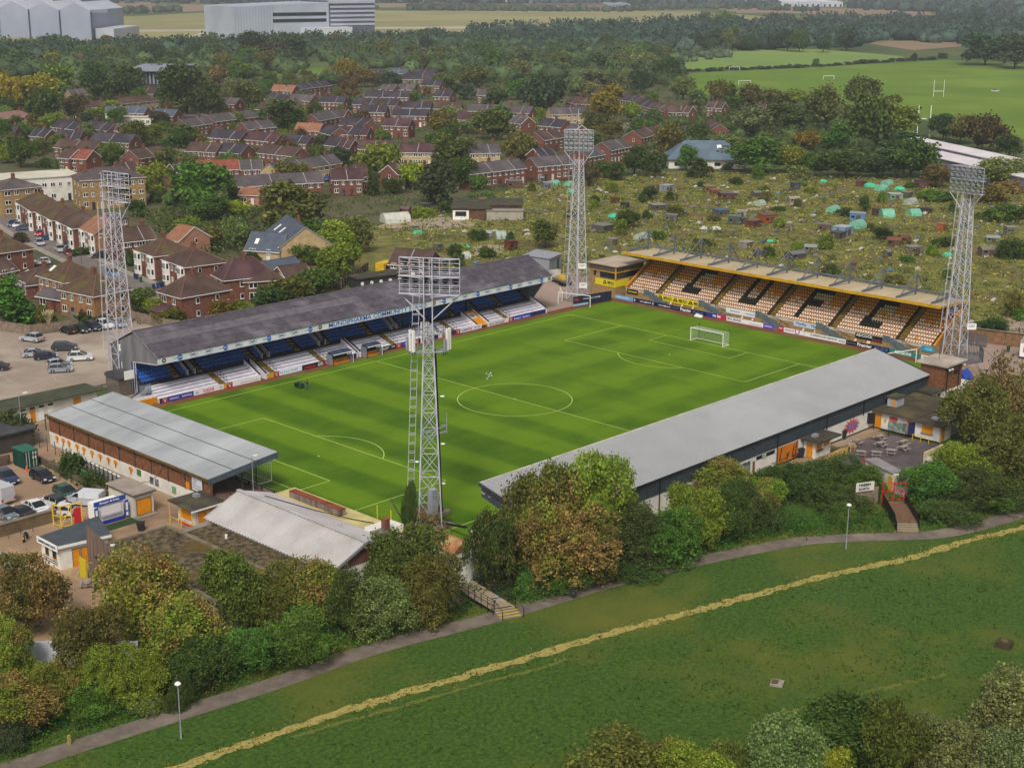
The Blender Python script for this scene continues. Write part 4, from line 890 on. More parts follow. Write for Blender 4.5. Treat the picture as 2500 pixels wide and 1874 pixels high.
P('skylight',MB().box(-80.0,-36.5,3.9,-77.6,-33.0,4.2),M('yellow_moss','8a7a1c','6a5a20',1.2,.95));P('yellow_patch',MB().box(-76.8,-36.8,3.94,-75.8,-31.5,4.0),_m['yellow_moss']);P('vent_ring',MB().lathe([(.15,0),(.28,.1),(.28,.25),(.15,.3)],10,(-83.2,-17.6,3.95)),WFRAME)
t,P=roots('flat_roofed_extension','lower extension with dark mossy flat roof beside the white ribbed roof','building',(-73,-26,0))
P('wall',MB().box(-75.2,-38,0,-71.0,-19.2,3.4),M('grey_render','8a8478','6a645a',.6,.9));P('roof',MB().box(-75.2,-38,3.4,-70.9,-19.2,3.65),MOSS);P('coping',MB().box(-75.4,-19.2,3.2,-70.9,-18.3,3.75),CONC);P('vent',MB().lathe([(0,.5),(.15,.48),(.15,0)],8,(-72.5,-24,3.65)),WFRAME)
t,P=roots('store_hut','white store hut with amber roller door beside the burger trailer','hut',(-70,-1,0))
P('wall',MB().box(-71.4,-2.9,0,-68.6,2.9,3.1),M('cream_white','cfc8bc','b5ada0',.6,.8));P('roof',MB().box(-71.65,-3.3,3.1,-68.4,3.1,3.32),M('dusty_roof','a09488','8a7e72',.5,.9));P('roof_edge',MB().box(-71.68,-3.33,3.04,-68.37,3.13,3.14),BLACK);P('roller_door',MB().box(-71.0,-2.98,.35,-69.0,-2.9,2.3),AMBER);P('door_frame',MB().box(-71.08,-2.95,.3,-68.92,-2.9,2.4),DGREY);P('step',MB().box(-71.5,-3.7,0,-68.5,-2.95,.25),CONC);P('meter_box',MB().box(-71.55,-1.9,.9,-71.4,-1.5,1.6),GALV)
t,P=roots('snack_hut','kiosk with dark flat roof, amber shutters and lettering by the brick terrace','kiosk',(-66.8,-9.8,0))
P('wall',MB().box(-68.3,-11.7,0,-64.9,-7.8,2.8),M('white_kiosk_wall','d0cac4','b8b0a8',.8,.8));P('roof',MB().slab((-69.3,-12.3,2.9),(-64.4,-12.3,2.9),(-64.4,-7.2,3.1),(-69.3,-7.2,3.1),.15),FELT);P('roof_edge',MB().box(-69.32,-12.33,2.66,-64.38,-12.27,2.88),WFRAME);P('shutter',MB().box(-68.0,-11.78,1.0,-66.7,-11.7,2.2),AMBER);P('amber_panel',MB().box(-66.4,-11.76,.1,-64.95,-11.7,2.5),AMBER);P('lettering',text_mb('CUKC FC',1.3,.45,(-66.3,-11.79,.7),XM,ZM,.02,True),BLACK);P('side_shutter',MB().box(-68.36,-10.8,1.0,-68.3,-8.6,2.2),AMBER);P('red_strip',MB().box(-68.35,-11.6,.1,-68.3,-8,.5),RED);P('roof_vent',MB().box(-66.4,-9.0,3.0,-65.7,-8.3,3.4),GALV)
for x,y in((-69.2,-12.2),(-69.2,-7.4),(-69.2,-9.8)):P('post',MB().tube((x,y,0),(x,y,2.75),.06,6),YELLOW)
P('queue_rail',MB().path([(-69.2,-12.2,1),(-69.2,-7.4,1)],.04),YELLOW)
t,P=roots('burger_trailer','white and blue burger trailer with side hatch and lettered blue header','trailer',(-74,-1.5,0))
P('body',MB().box(-75.9,-1.9,.5,-72.3,.3,2.6),WFRAME);P('skirt',MB().box(-76.0,-2.0,0.05,-72.2,.2,.5),M('royal_blue','2a349a',rough=.5));o=P('header_board',MB().box(-76.4,-2.1,2.6,-72.0,-2.0,3.2),M('banner_blue','2c4aa0',rough=.5));P('lettering',text_mb('Burger & Fries',2.7,.34,(-75.6,-2.1,2.72),XM,ZM,.02,True),WFRAME,o)
P('hatch',MB().box(-75.5,-1.98,1.2,-72.6,-1.9,2.35),M('hatch_white','d8d4d6',rough=.5));P('hatch_frame',MB().box(-75.55,-1.96,1.12,-72.55,-1.905,2.42),GALV);P('counter',MB().box(-75.5,-2.2,1.05,-72.6,-1.9,1.12),GALV)
for x in(-76.45,-72.25):o=P('menu_panel',MB().box(x,-2.25,.35,x+.5,-2.15,2.5),_m['banner_blue']);P('menu_lines',MB().box(x+.1,-2.27,.5,x+.38,-2.25,.95).box(x+.1,-2.27,1.2,x+.38,-2.25,2.2),WFRAME,o)
single('green_mat',MB().box(-76.4,-4.2,.008,-71.4,-2.3,.03),M('green_matting','2c4a24','23391c',2,.95),'strip of green matting laid in front of the burger trailer','mat')
t,P=roots('ticket_hut','white ticket hut with grey roof and twin amber doors in the entrance yard','hut',(-84,-9.5,0))
cs_=[(-86.25,-7.1),(-86.1,-10.9),(-80.5,-11.9),(-78.5,-6.2)]
P('wall',MB().prism(cs_,0,2.8),WHITE);P('roof',MB().prism([(-86.5,-6.8),(-86.4,-11.3),(-80.2,-12.3),(-78.0,-5.8)],2.8,3.0),M('grey_felt','4a5258','3c4348',.4,.8));P('roof_edge',MB().prism([(-86.5,-6.8),(-86.42,-11.3),(-80.2,-12.32),(-80.2,-12.22),(-86.36,-11.2),(-86.46,-6.8)],2.7,3.02),WFRAME)
P('name_board',MB().box(-86.6,-11.3,2.4,-86.5,-6.8,3.15),WFRAME);P('lettering',text_mb('CAMBRIDGE UNITED TICKETS',3.9,.28,(-86.62,-7.1,2.65),-YM,ZM,.02),NAVY)
for y in(-8.3,-9.9):P('ticket_window',MB().box(-86.28,y-.35,1.2,-86.2,y+.3,2.2),GLASS);P('window_sill',MB().box(-86.32,y-.4,1.08,-86.2,y+.35,1.2),AMBER)
for k in range(2):P('lettering',text_mb('TURNSTILES OPEN AT ALL MATCHES',3.0,.14,(-86.26,-7.5,.75-k*.28),-YM,ZM,.02),NAVY)
dm=(Vector((-80.5,-11.9,0))-Vector((-86.1,-10.9,0))).normalized();nd=Vector((dm.y,-dm.x,0))
for a in(1.5,2.5):q=Vector((-86.1,-10.9,0))+dm*a+nd*.02;P('door',MB().ext([q,q+dm*.8,q+dm*.8+ZM*2.1,q+ZM*2.1],(0,0,0),nd*.05),AMBER);P('door_frame',MB().ext([q-dm*.07,q+dm*.87,q+dm*.87+ZM*2.2,q-dm*.07+ZM*2.2],(0,0,0),nd*.02),DGREY)
t,P=roots('timber_screen','tall weathered vertical-board timber screen wall with raking props','screen wall',(-84,-14,0))
a,b=Vector((-85.2,-15.7,0)),Vector((-84.7,-23.5,0));nB=24
for k in range(nB):
    p0=a.lerp(b,k/nB);p1=a.lerp(b,(k+.93)/nB);hh=6.6-2.6*k/nB-.02*(k%3);P('board',MB().ext([p0,p1,p1+ZM*hh,p0+ZM*hh],(0,0,0),(-.06-.015*(k%2),.02,0)),M('weathered_boards','7d695e','604f46',1.2,.9,.3,5,stretch=(3,3,.25)))
for k in range(3):p0=a.lerp(b,.2+.2*k);P('prop',MB().bar(p0+Vector((.1,0,5.2-.5*k)),p0+Vector((1.2,-.1,4.6-.5*k)),.1,.12),WOODF);P('rail',MB().bar(a+Vector((.15,0,1.4+2.2*k)),b+Vector((.15,0,1.2+1.1*k)),.1,.14),WOODF)
P('lamp',MB().box(-85.4,-17.6,3.2,-85.1,-17.3,3.35),DGREY)
single('yellow_gate',MB().box(-85.5,-15.5,0,-85.35,-14.2,2.3).box(-85.52,-14.2,0,-85.32,-14.1,2.45),M('bright_yellow','c8b422','b09c1c',1,.7),'bright yellow door standing open beside the timber screen','door')
t,P=roots('yard_wall','long low concrete retaining wall with coping between parked cars and entrance yard','wall',(-88,4,0))
P('wall',MB().box(-118,3.2,0,-78.6,3.6,1.5),M('mossy_concrete_wall','7a6a50','5e503a',.5,.95,.3,2));P('coping',MB().box(-118,3.1,1.5,-78.6,3.7,1.65),CONC)
for i in range(12):P('rail_post',MB().tube((-100+i*1.6,2.2,0),(-100+i*1.6,2.2,.9),.035,5),DGREY)
P('rail',MB().path([(-118,3.4,2.05),(-80,3.4,2.05)],.035),DGREY)
t,P=roots('gate_frame','yellow tubular steel gate frame at the end of the retaining wall','gate',(-78.3,1,0))
for x,y in((-79.6,2.2),(-79.4,.7),(-76.8,.2),(-78.1,.45)):P('post',MB().tube((x,y,0),(x,y,2.8),.09,6),YELLOW)
P('top_rail',MB().path([(-79.6,2.2,2.8),(-79.4,.7,2.8),(-76.8,.2,2.8)],.09),YELLOW)
for z in(.2,1.4):P('rail',MB().path([(-79.6,2.2,z),(-79.4,.7,z),(-78.1,.45,z)],.06),YELLOW)
P('brace',MB().tube((-79.4,.7,.2),(-78.1,.45,2.8),.06,5),YELLOW);P('red_gate',MB().box(-77.8,.3,.2,-76.9,.4,2.2),RED)
t,P=roots('shipping_container','dark green shipping container with white lettered doors in the small car yard','container',(-70.7,25,0))
s=MB();GRN=M('container_green','1c4a3c','163a30',.8,.6)
s.box(-71.8,23.8,.1,-69.7,26.9,2.5)
for k in range(10):s.box(-71.86,23.95+k*.3,.2,-71.8,24.1+k*.3,2.4);s.box(-71.7+k*.2,26.9,.2,-71.6+k*.2,26.96,2.4)
P('body',s,GRN);P('roof',MB().box(-71.85,23.75,2.5,-69.65,26.95,2.6),M('container_roof','2f6a58','27594a',.8,.6))
for k in range(2):
    o=P('door',MB().box(-71.72+k,23.72,.2,-70.78+k,23.8,2.45),GRN)
    for d_ in(.25,.65):P('lock_bar',MB().tube((-71.72+k+d_,23.68,.2),(-71.72+k+d_,23.68,2.45),.025,5),WFRAME,o)
P('lettering',text_mb('CLHU 294',.7,.14,(-70.6,23.7,2.1),XM,ZM,.02,True),WFRAME);P('lettering',text_mb('22 G1',.6,.28,(-70.6,23.7,1.4),XM,ZM,.02,True),WFRAME)
t,P=roots('propped_fence','leaning concrete panel fence held up by many timber props beside the brick terrace','fence',(-67,15,0))
for k in range(13):
    y=21.5-k*1.15;x=-66.6-.055*k
    P('panel',MB().box(x,y-1.08,0,x+.1,y,2.0),M('pale_panel','8e9296','74787c',1,.8));P('post',MB().bar((x-.1,y,0),(x-.05,y,2.2),.16,.16),M('dark_timber','4a3c34','362c26',2,.9));P('prop',MB().bar((x-.1,y,1.6),(x-1.7,y-.3,.02),.1,.12),WOODF)
for k in range(5):P('mesh_post',MB().tube((-65.6,31-k*2.2,0),(-65.6,31-k*2.2,2.0),.06,5),DGREY)
P('capping',MB().bar((-66.6,21.5,2.08),(-67.3,7.0,2.08),.16,.12),WFRAME)
t,P=roots('retaining_wall','crumbling low stone retaining wall along the edge of the small car yard','wall',(-68.8,18,0))
P('wall',MB().ext([(-68.6,27,0),(-69.3,6.5,0),(-69.3,6.5,.8),(-68.6,27,.9)],(0,0,0),(-.35,0,0)),M('stone_wall','6a5a4c','4c4036',1.2,.95,.5,3));P('end_wall',MB().box(-76,27.3,0,-72,27.7,1.4),_m['stone_wall'])
single('palisade_gate',MB().box(-69.0,12.6,0,-68.9,13.7,1.9).box(-69.05,12.5,.3,-68.85,13.8,.4),M('bright_green_steel','2f9a62',rough=.6),'bright green steel palisade gate panel leaning in the overgrown strip','gate panel')
s=MB();s.lathe([(.3,0),(.3,.05),(.2,.06),(.04,.75),(0,.75)],10,tuple(g('Y1',300,408)));single('traffic_cone',s,M('cone_orange','d8562a',rough=.6),'orange traffic cone beside the green container','cone')
t,P=roots('turnstile_block','long low white block with green felt roof beside the car park','building',(-56,45,0))
P('wall',MB().box(-66,42.9,0,-49.2,47.6,2.7),WHITE);P('roof',MB().slab((-66.5,42.2,3.0),(-48.5,42.0,3.0),(-48.2,48.0,2.8),(-66.5,48.6,2.8),.18),M('green_felt_roof','4a4e3a','3a3c2e',.5,.95,.4,3))
for k in range(6):P('door',MB().box(-65+k*1.5,42.82,.1,-64.2+k*1.5,42.9,2.0),WFRAME if k%3 else AMBER);P('vent_slot',MB().box(-65+k*1.5,42.8,2.1,-64.2+k*1.5,42.9,2.35),GLASS)
P('amber_door',MB().box(-53.2,42.8,.1,-52,42.9,2.3),AMBER)
t,P=roots('grey_outbuilding','small flat dark-roofed outbuilding behind the ivy-covered wall','outbuilding',(-68,36,0))
P('wall',MB().box(-72,32.2,0,-66,38.5,2.7),M('dark_render','4a4440','3a3632',.8,.9));P('roof',MB().box(-72.4,31.8,2.7,-65.3,39.2,2.95),M('slate_felt','4a4a4e','3c3c40',.5,.9))
t,P=roots('main_stand_annexe','grey annexe with barrel roof and steel steps under the floodlight tower','annexe',(-43,47,0))
P('wall',MB().box(-43.6,45.6,0,-41.4,49.5,3.0),M('annexe_clad','6e665e','544c46',.8,.9));s=MB();pts=[(-43.8,47.5+2.1*math.cos(k*.3491),2.9+1.0*math.sin(k*.3491))for k in range(10)];s.ext(pts,(0,0,0),(2.5,0,0));P('barrel_roof',s,M('dark_barrel_roof','4c4a50','3c3a40',.6,.8))
P('steps',MB().ext([(-46.4,40,0),(-43.6,40,0),(-41.4,40,2.0),(-41.4,40,1.7)],(0,0,0),(0,1.4,0)),GALV);P('glass_screen',MB().box(-43.4,39.9,1.4,-41.3,39.95,2.9),PERS2);P('amber_board',MB().box(-45.2,37.9,.1,-41.6,38.0,1.2),AMBER)
for k in range(2):o=P('hoarding',MB().box(-47.6+3*k,39.2,.5,-44.7+3*k,39.28,1.3),WFRAME)
P('sign',MB().box(-43.7,43.6,3.2,-42,43.7,4.6),WFRAME)
t,P=roots('control_tower','square brick tower block with pale flat roof at the near stand end','building',(44,-51,0))
P('wall',MB().box(43.5,-51.3,0,52.8,-46.6,2.7),WHITE);P('upper_wall',MB().box(43.7,-51.1,2.7,49.3,-46.9,6.7),_m['orange_brown_brick']);P('roof',MB().box(43.2,-51.7,6.7,49.9,-46.2,6.95),M('pale_stained_roof','b3a598','968a7e',.5,.9));P('vent',MB().box(46.6,-51.2,5.0,47.9,-51.1,5.6),GLASS);P('downpipe',MB().tube((47.8,-51.4,0),(47.8,-51.4,6.7),.07,6).tube((44.0,-51.4,2.5),(44.0,-51.4,6.7),.07,6),BLACK)
for x in(45.0,47.0):P('door',MB().box(x,-51.38,.1,x+.7,-51.3,2.1),AMBER);P('door_light',MB().box(x,-51.37,2.12,x+.7,-51.3,2.5),GLASS)
for x in(46.1,48.6):P('window',MB().box(x,-51.36,1.6,x+.45,-51.3,2.2),GLASS)
P('mast',MB().tube((46.5,-48.5,6.9),(46.5,-48.5,9.5),.04,5),DGREY)
for x in(44.2,45.0,49.0):P('spot_lamp',MB().lathe([(0,0),(.15,.05),(.25,.3)],8,(x,-51.6,6.0)),WFRAME)
t,P=roots('amber_annexe','bright amber single-storey annexe with white front and dark flat roof','annexe',(41.5,-50,0))
P('wall',MB().box(40.0,-51.0,0,43.4,-48.6,3.1),M('amber_wall','d08a12','bd7a10',.8,.8));P('front_wall',MB().box(40.05,-51.06,0,43.4,-51.0,3.05),WHITE);P('roof',MB().box(39.7,-51.4,3.1,43.45,-48.5,3.3),FELT);P('link_wall',MB().box(33.5,-48.75,0,40.0,-48.5,2.7),_m['amber_wall']);P('link_coping',MB().box(33.5,-48.85,2.7,40,-48.5,2.85),WFRAME)
for x in(40.6,41.9):P('window',MB().box(x,-51.12,2.2,x+.9,-51.06,2.7),GLASS)
P('poster',MB().box(41.0,-51.1,.9,41.6,-51.06,1.7),M('grey_poster','5a5a60','8a8a90',3,.6))
t,P=roots('bar_block','L-shaped white bar block with brown mossy flat roof beside the beer garden','building',(27.4,-54,0))
P('wall',MB().box(27.4,-55.2,0,31.5,-48.5,2.7),WHITE);P('bar_wall',MB().box(27.2,-59.4,0,30.6,-55.2,2.6),WHITE);P('plinth',MB().box(27.15,-59.45,0,27.2,-48.6,.18),BLACK)
P('roof',MB().box(26.7,-55.6,2.7,40,-48.45,2.95),M('brown_moss_roof','4e4638','3a3328',.5,.95,.4,3,col3='5c5436',s3=.3));P('bar_roof',MB().prism([(26.2,-60.2),(31.6,-59.8),(32,-55.2),(26.5,-55.4)],2.62,2.86),_m['brown_moss_roof']);P('rear_wall',MB().box(31.5,-53.5,0,39.5,-48.9,2.7),WHITE)
P('roof_hut',MB().box(30.0,-50.6,2.9,32.3,-49.1,4.3),M('pale_blue_grey','a8adb8','949aa4',.8,.7));P('roof_hut_top',MB().box(29.8,-50.8,4.3,32.5,-48.9,4.45),FELT);P('roof_hut_door',MB().box(29.97,-50.55,3.0,30.0,-49.8,4.2),M('tan_panel','c08a50',rough=.7));P('roof_vent',MB().box(28.6,-58.2,2.86,29.4,-57.2,3.15),GALV)
for y in(-49.2,-54.6):P('door',MB().box(27.3,y-.55,.1,27.4,y+.55,2.3),AMBER)
P('shutter',MB().box(27.1,-58.3,1.1,27.2,-56.6,2.2),AMBER);P('sill',MB().box(26.95,-58.4,1.0,27.2,-56.5,1.1),WOODF);o=P('red_poster',MB().box(27.33,-52.4,.6,27.4,-51.1,2.3),M('poster_red','a8403a','c46a60',2.5,.6));P('poster_emblem',MB().box(27.3,-52.0,.9,27.33,-51.5,1.3),WFRAME,o)
P('notice',MB().box(27.33,-50.6,1.2,27.4,-50.2,1.7),M('notice_yellow','c0a860',rough=.8));P('end_door',MB().box(27.6,-59.48,.1,28.6,-59.4,2.2),AMBER);P('murals',MB().box(30.6,-59.2,.2,34.5,-59.1,2.2),M('sky_mural','8aa4b4','c49a4a',.8,.7));P('rail',MB().path([(25.6,-56,0),(25.6,-56,1.0),(25.6,-57.3,1.0),(25.6,-57.3,0),(25.6,-57.3,1.0),(25.6,-58.6,1.0),(25.6,-58.6,0)],.05),YELLOW)
t,P=roots('beer_kiosk','small white kiosk with dark flat roof and amber shutters against the near stand','kiosk',(10,-49.5,0))
P('wall',MB().box(8.2,-50.5,0,12.2,-48.6,2.6),WHITE);P('roof',MB().box(7.4,-51.6,2.6,13.2,-48.5,2.85),FELT);P('door',MB().box(8.12,-50.1,.1,8.2,-49.1,2.1),AMBER);P('shutter',MB().box(8.5,-50.58,1.2,9.7,-50.5,2.1),AMBER);P('shutter',MB().box(10.4,-50.58,1.4,11.6,-50.5,2.1),AMBER);P('counter',MB().box(8.4,-50.8,1.1,9.9,-50.5,1.2),DGREY);P('extractor',MB().box(9,-49.9,2.85,9.9,-49.2,3.2),GALV)
t,P=roots('queue_rail','run of low yellow hooped queue rails in front of the beer kiosk','rail',(11,-52.2,0))
for i in range(6):P('hoop',MB().path([(8.8+i*1.2,-52.4,0),(8.8+i*1.2,-52.4,1.0),(9.7+i*1.2,-52.4,1.0),(9.7+i*1.2,-52.4,0)],.05),YELLOW)
t,P=roots('toilet_block','low white wedge-shaped block with yellow doors by the red gates','building',(4.5,-63,0))
P('wall',MB().prism([(6.6,-59.4),(3.0,-67.3),(4.6,-68.0),(8.4,-60.6)],0,2.4),WHITE);P('roof',MB().prism([(6.5,-59.2),(3.9,-65.0),(5.6,-65.8),(8.4,-60.0)],2.4,2.55),M('pale_grey_roof','8f8a8a','7c7777',.5,.9));dd=(Vector((3.0,-67.3,0))-Vector((6.6,-59.4,0))).normalized();nn=Vector((dd.y,-dd.x,0));nn=nn if nn.x<0 else-nn
for a in(1.3,5.3):q=Vector((6.6,-59.4,0))+dd*a+nn*.01;P('door',MB().ext([q,q+dd*.9,q+dd*.9+ZM*2.0,q+ZM*2.0],(0,0,0),nn*.05),YELLOW)
P('red_post',MB().tube((6.4,-59.2,0),(6.4,-59.2,2.6),.12,6),RED)
t,P=roots('cream_store','cream block-walled store with white flat roof beside the conifer','building',(14,-66,0))
P('wall',MB().box(12.6,-68.5,0,17.0,-65.2,2.3),M('cream_blockwork','cabf9c','b0a482',.8,.8));P('roof',MB().box(12.4,-68.7,2.3,17.4,-65.0,2.5),M('white_store_roof','d0c9bc','b4ac9c',.5,.8));P('screen_wall',MB().box(12.4,-65.0,0,17.4,-64.8,3.4),_m['cream_blockwork']);P('side_screen',MB().box(12.2,-68.6,0,12.4,-66.6,2.4),_m['cream_blockwork']);P('rubble',MB().box(14,-67.4,2.5,15.2,-66.9,2.75),_m['poster_red'])
t,P=roots('red_gates','pair of red tubular steel gates at the head of the footbridge','gate',(-.8,-68,0))
a,b=g('Y4',1365,1070,.7),g('Y4',1590,1070,.7)
for p in(a,b,(a+b)/2):P('post',MB().tube((p.x,p.y,0),(p.x,p.y,3.2),.08,6),RED)
for z in(.85,1.9,3.1):P('rail',MB().tube((a.x,a.y,z),(b.x,b.y,z),.05,5),RED)
m_=(a+b)/2
for p in(a,b):P('brace',MB().tube((p.x,p.y,.85),(m_.x,m_.y,3.1),.05,5),RED)
def bridge(name,label,a0,b0,a1,b1,steps,deckm,edge,zdeck=.7,hgt=1.1,solid=True):
    t,P=roots(name,label,'footbridge',((a1+b1)/2).to_tuple()[:2]+(0,))
    nP=7
    for k in range(nP):
        p0,p1=a0.lerp(a1,k/nP),a0.lerp(a1,(k+.97)/nP);q0,q1=b0.lerp(b1,k/nP),b0.lerp(b1,(k+.97)/nP)
        P('deck_plank',MB().slab((p0.x,p0.y,zdeck),(q0.x,q0.y,zdeck),(q1.x,q1.y,zdeck),(p1.x,p1.y,zdeck),.15),deckm)
    d=(a1-a0).normalized()
    for k in range(steps):
        p,q=a1+d*(.38*k),b1+d*(.38*k);z=zdeck-(k+1)*zdeck/(steps+1);P('step',MB().slab((p.x,p.y,z),(q.x,q.y,z),(q.x+d.x*.37,q.y+d.y*.37,z),(p.x+d.x*.37,p.y+d.y*.37,z),z+.05),CONC)
        P('step_edge',MB().bar((p.x+d.x*.34,p.y+d.y*.34,z+.02),(q.x+d.x*.34,q.y+d.y*.34,z+.02),.1,.05),edge)
    for s,e in((a0,a1),(b0,b1)):
        if solid:P('parapet',MB().ext([Vector((s.x,s.y,zdeck-.4)),Vector((e.x,e.y,zdeck-.4)),Vector((e.x,e.y,zdeck+hgt)),Vector((s.x,s.y,zdeck+hgt))],(0,0,0),(.05,.05,0)),BLACK);f=e+d*1.6;P('parapet_end',MB().ext([Vector((e.x,e.y,zdeck-.5)),Vector((f.x,f.y,0)),Vector((f.x,f.y,1.0)),Vector((e.x,e.y,zdeck+hgt))],(0,0,0),(.05,.05,0)),BLACK)
        else:
            r=MB()
            for k in range(7):p=s.lerp(e,k/6);r.tube((p.x,p.y,0),(p.x,p.y,zdeck+hgt),.045,5)
            for z in(.45,.8,1.1):r.tube((s.x,s.y,zdeck+z),(e.x,e.y,zdeck+z),.035,5)
            f=e+d*1.5;r.tube((f.x,f.y,0),(f.x,f.y,1.2),.045,5);r.tube((e.x,e.y,zdeck+hgt),(f.x,f.y,1.15),.035,5);P('railing',r,BLACK)
    return P
bridge('footbridge','brown-decked footbridge with black side panels below the red gates',g('Y4',1370,1075,.7),g('Y4',1590,1075,.7),g('Y4',1490,1285,.7),g('Y4',1715,1285,.7),4,M('brown_deck','7a5c44','64493a',1.2,.9),M('tan_edge','b09048',rough=.8))
P=bridge('footbridge','pale concrete footbridge with black railings and yellow-edged steps by the white wall',g(8,740,505,.7),g(8,850,460,.7),g(8,985,650,.7),g(8,1120,628,.7),3,M('pale_deck','a59680','8c7e68',.8,.9),YELLOW,solid=False)
a,b=g(8,965,650,.7),g(8,1095,628,.7)
P('gate',MB().bar((a.x,a.y,.8),(a.x+1.2,a.y+.1,2.0),.05,.05).bar((a.x,a.y,2.0),(a.x+1.2,a.y+.1,.8),.05,.05).bar((a.x,a.y,2.0),(b.x,b.y,2.0),.05,.05).bar((a.x,a.y,.8),(b.x,b.y,.8),.05,.05),BLACK);P('sign',MB().box(a.x+.5,a.y-.1,1.7,a.x+.95,a.y-.05,2.1),M('pale_blue_sign','9ab8c8',rough=.6))
t,P=roots('perimeter_wall','high white rendered boundary wall with piers behind the trees','wall',(-52,-47,0))
P('wall',MB().ext([(-58.2,-45.9,0),(-48.5,-48.6,0),(-48.5,-48.6,3.0),(-58.2,-45.9,3.0)],(0,0,0),(.1,.25,0)),WHITE);P('pier',MB().box(-56.4,-47.2,0,-55.8,-46.6,3.2),WHITE);P('return',MB().ext([(-58.2,-45.9,0),(-57.8,-38.5,0),(-57.8,-38.5,2.6),(-58.2,-45.9,2.8)],(0,0,0),(.25,0,0)),WHITE);P('coping',MB().bar((-58.2,-45.8,3.05),(-48.5,-48.5,3.05),.4,.12),M('brown_coping','5a4c44',rough=.9))
t,P=roots('rust_roofed_hut','white hut with rust-stained curved roof at the foot of the aerial tower','hut',(-53,-39,0))
P('wall',MB().box(-55.0,-43,0,-51.6,-37.2,2.2),WHITE);s=MB();s.ext([(-55.2+3.8*k/8,-43.2,2.2+.9*math.sin(k*.3927))for k in range(9)],(0,0,0),(0,6.2,0));P('roof',s,M('rusty_roof','a8895c','8f4a26',.7,.9,lo=.35,hi=.62,col3='b49c70',s3=.5))
for x0,y0,x1,y1,h in((-104,-27,-93,-38,2.6),):single('white_wall',MB().ext([(x0,y0,0),(x1,y1,0),(x1,y1,h),(x0,y0,h)],(0,0,0),(.2,.2,0)),M('bluish_white_wall','c9ccd4','b0b4bc',.5,.7),'white rendered boundary wall glimpsed between trunks of the autumn trees','wall','white boundary walls behind the autumn trees')
s,P=roots('habbin_sign','pale board lettered HABBIN NORTH on the ivy-covered fence','sign',g('Y4',1210,1000));a,b=g('Y4',1130,985,2.0),g('Y4',1285,965,2.0);dv=Vector((b.x-a.x,b.y-a.y,0)).normalized();a=a-dv*.4
P('board',MB().ext([a+ZM*.0,b+ZM*.0,Vector((b.x,b.y,3.2)),Vector((a.x,a.y,3.2))],(0,0,0),(.05,.05,0)),M('pale_sign_board','cfc9bd',rough=.7))
for k,tx in enumerate(('HABBIN','NORTH')):P('lettering',text_mb(tx,1.7 if k==0 else 1.5,.38,Vector((a.x,a.y,2.7-k*.55))+dv*.45-Vector((.03,.03,0)),dv,ZM,.02,True),BLACK)
P('fence',MB().ext([Vector((a.x+.2,a.y+.2,0)),Vector((b.x+.8,b.y-.2,0)),Vector((b.x+.8,b.y-.2,2.3)),Vector((a.x+.2,a.y+.2,2.3))],(0,0,0),(.08,.08,0)),WOODF)
s=MB();c=(-3.1,-52.1,0);s.lathe([(1.9,0),(1.9,.45),(2.0,.5),(1.85,.52),(1.8,.3),(0,.28)],24,c);o=single('round_tank',s,M('cream_tank','c2b890','8fa0b8',2,.6),'round cream tank with blue rim beside the clipped shrubs','tank',loc=c)
for t_,x,y,hh in(('Y4',1050,770,3.4),('Y4',1195,740,4.2),('Y4',1215,740,4.2)):
    p=g(t_,x,y);single('steel_post',MB().tube((p.x,p.y,0),(p.x,p.y,hh),.07,6).tube((p.x,p.y,hh),(p.x+.5,p.y,hh+.1),.06,5),M('rust_grey_post','6a5a54',rough=.8),'slim rusty steel post standing by the white toilet block','post','steel posts by the toilet block')
tb=thing('picnic_table','x','picnic table');WD=M('weathered_table_wood','a0938c','867a72',2,.9)
for k in range(5):part('top_plank',MB().box(-.75,-.36+k*.146,.72,.75,-.22+k*.146,.76),WD,tb)
for s in(-1,1):
    part('bench',MB().box(-.75,s*.72-.13,.42,.75,s*.72+.13,.46),WD,tb)
    part('leg_frame',MB().bar((s*.5,-.3,.72),(s*.5,-.75,0),.06,.1).bar((s*.5,.3,.72),(s*.5,.75,0),.06,.1).bar((s*.5,-.8,.4),(s*.5,.8,.4),.06,.08),WD,tb)
first=True
for x,y,a in((1345,470,.1),(1355,535,.1),(1580,520,.1),(1580,575,.1),(1110,510,.3),(1045,550,.3),(1160,625,-.9),(1310,630,-.9),(1455,610,-.9)):
    lb='grey weathered wooden picnic table with attached benches in the beer garden' if a>0 else 'grey picnic table set at an angle beside the steel posts in the beer garden'
    p=g('Y4',x,y)
    if first:tb.location=p;tb.rotation_euler=(0,0,a-.2);tb['label']=lb;tb['group']='picnic tables in the beer garden';first=False
    else:dup(tb,p,a-.2,lb,'picnic tables in the beer garden')
for x,y,a in((1985,215,.5),(2060,165,.5)):dup(tb,g('Y4',x,y),a,'weathered picnic table stacked behind the bar block','picnic tables behind the bar block')
dup(tb,g('Y1',960,1655)+Vector((-.6,-1.5,0)),.9,'pale picnic table beside the bright yellow door',None)
for x,y in((500,650),(355,700)):
    p=g('Y4',x,y);t=thing('bench_table','dark folding table against the orange mural','table',p,0,'dark tables by the orange mural');part('top',MB().box(-.9,-.35,.72,.9,.35,.78),M('dark_table','4a3a30','5c4a3c',2,.8),t)
    for a in(-1,1):part('leg',MB().bar((a*.7,-.3,0),(a*.7,.3,.72),.05,.05).bar((a*.7,.3,0),(a*.7,-.3,.72),.05,.05),BLACK,t)
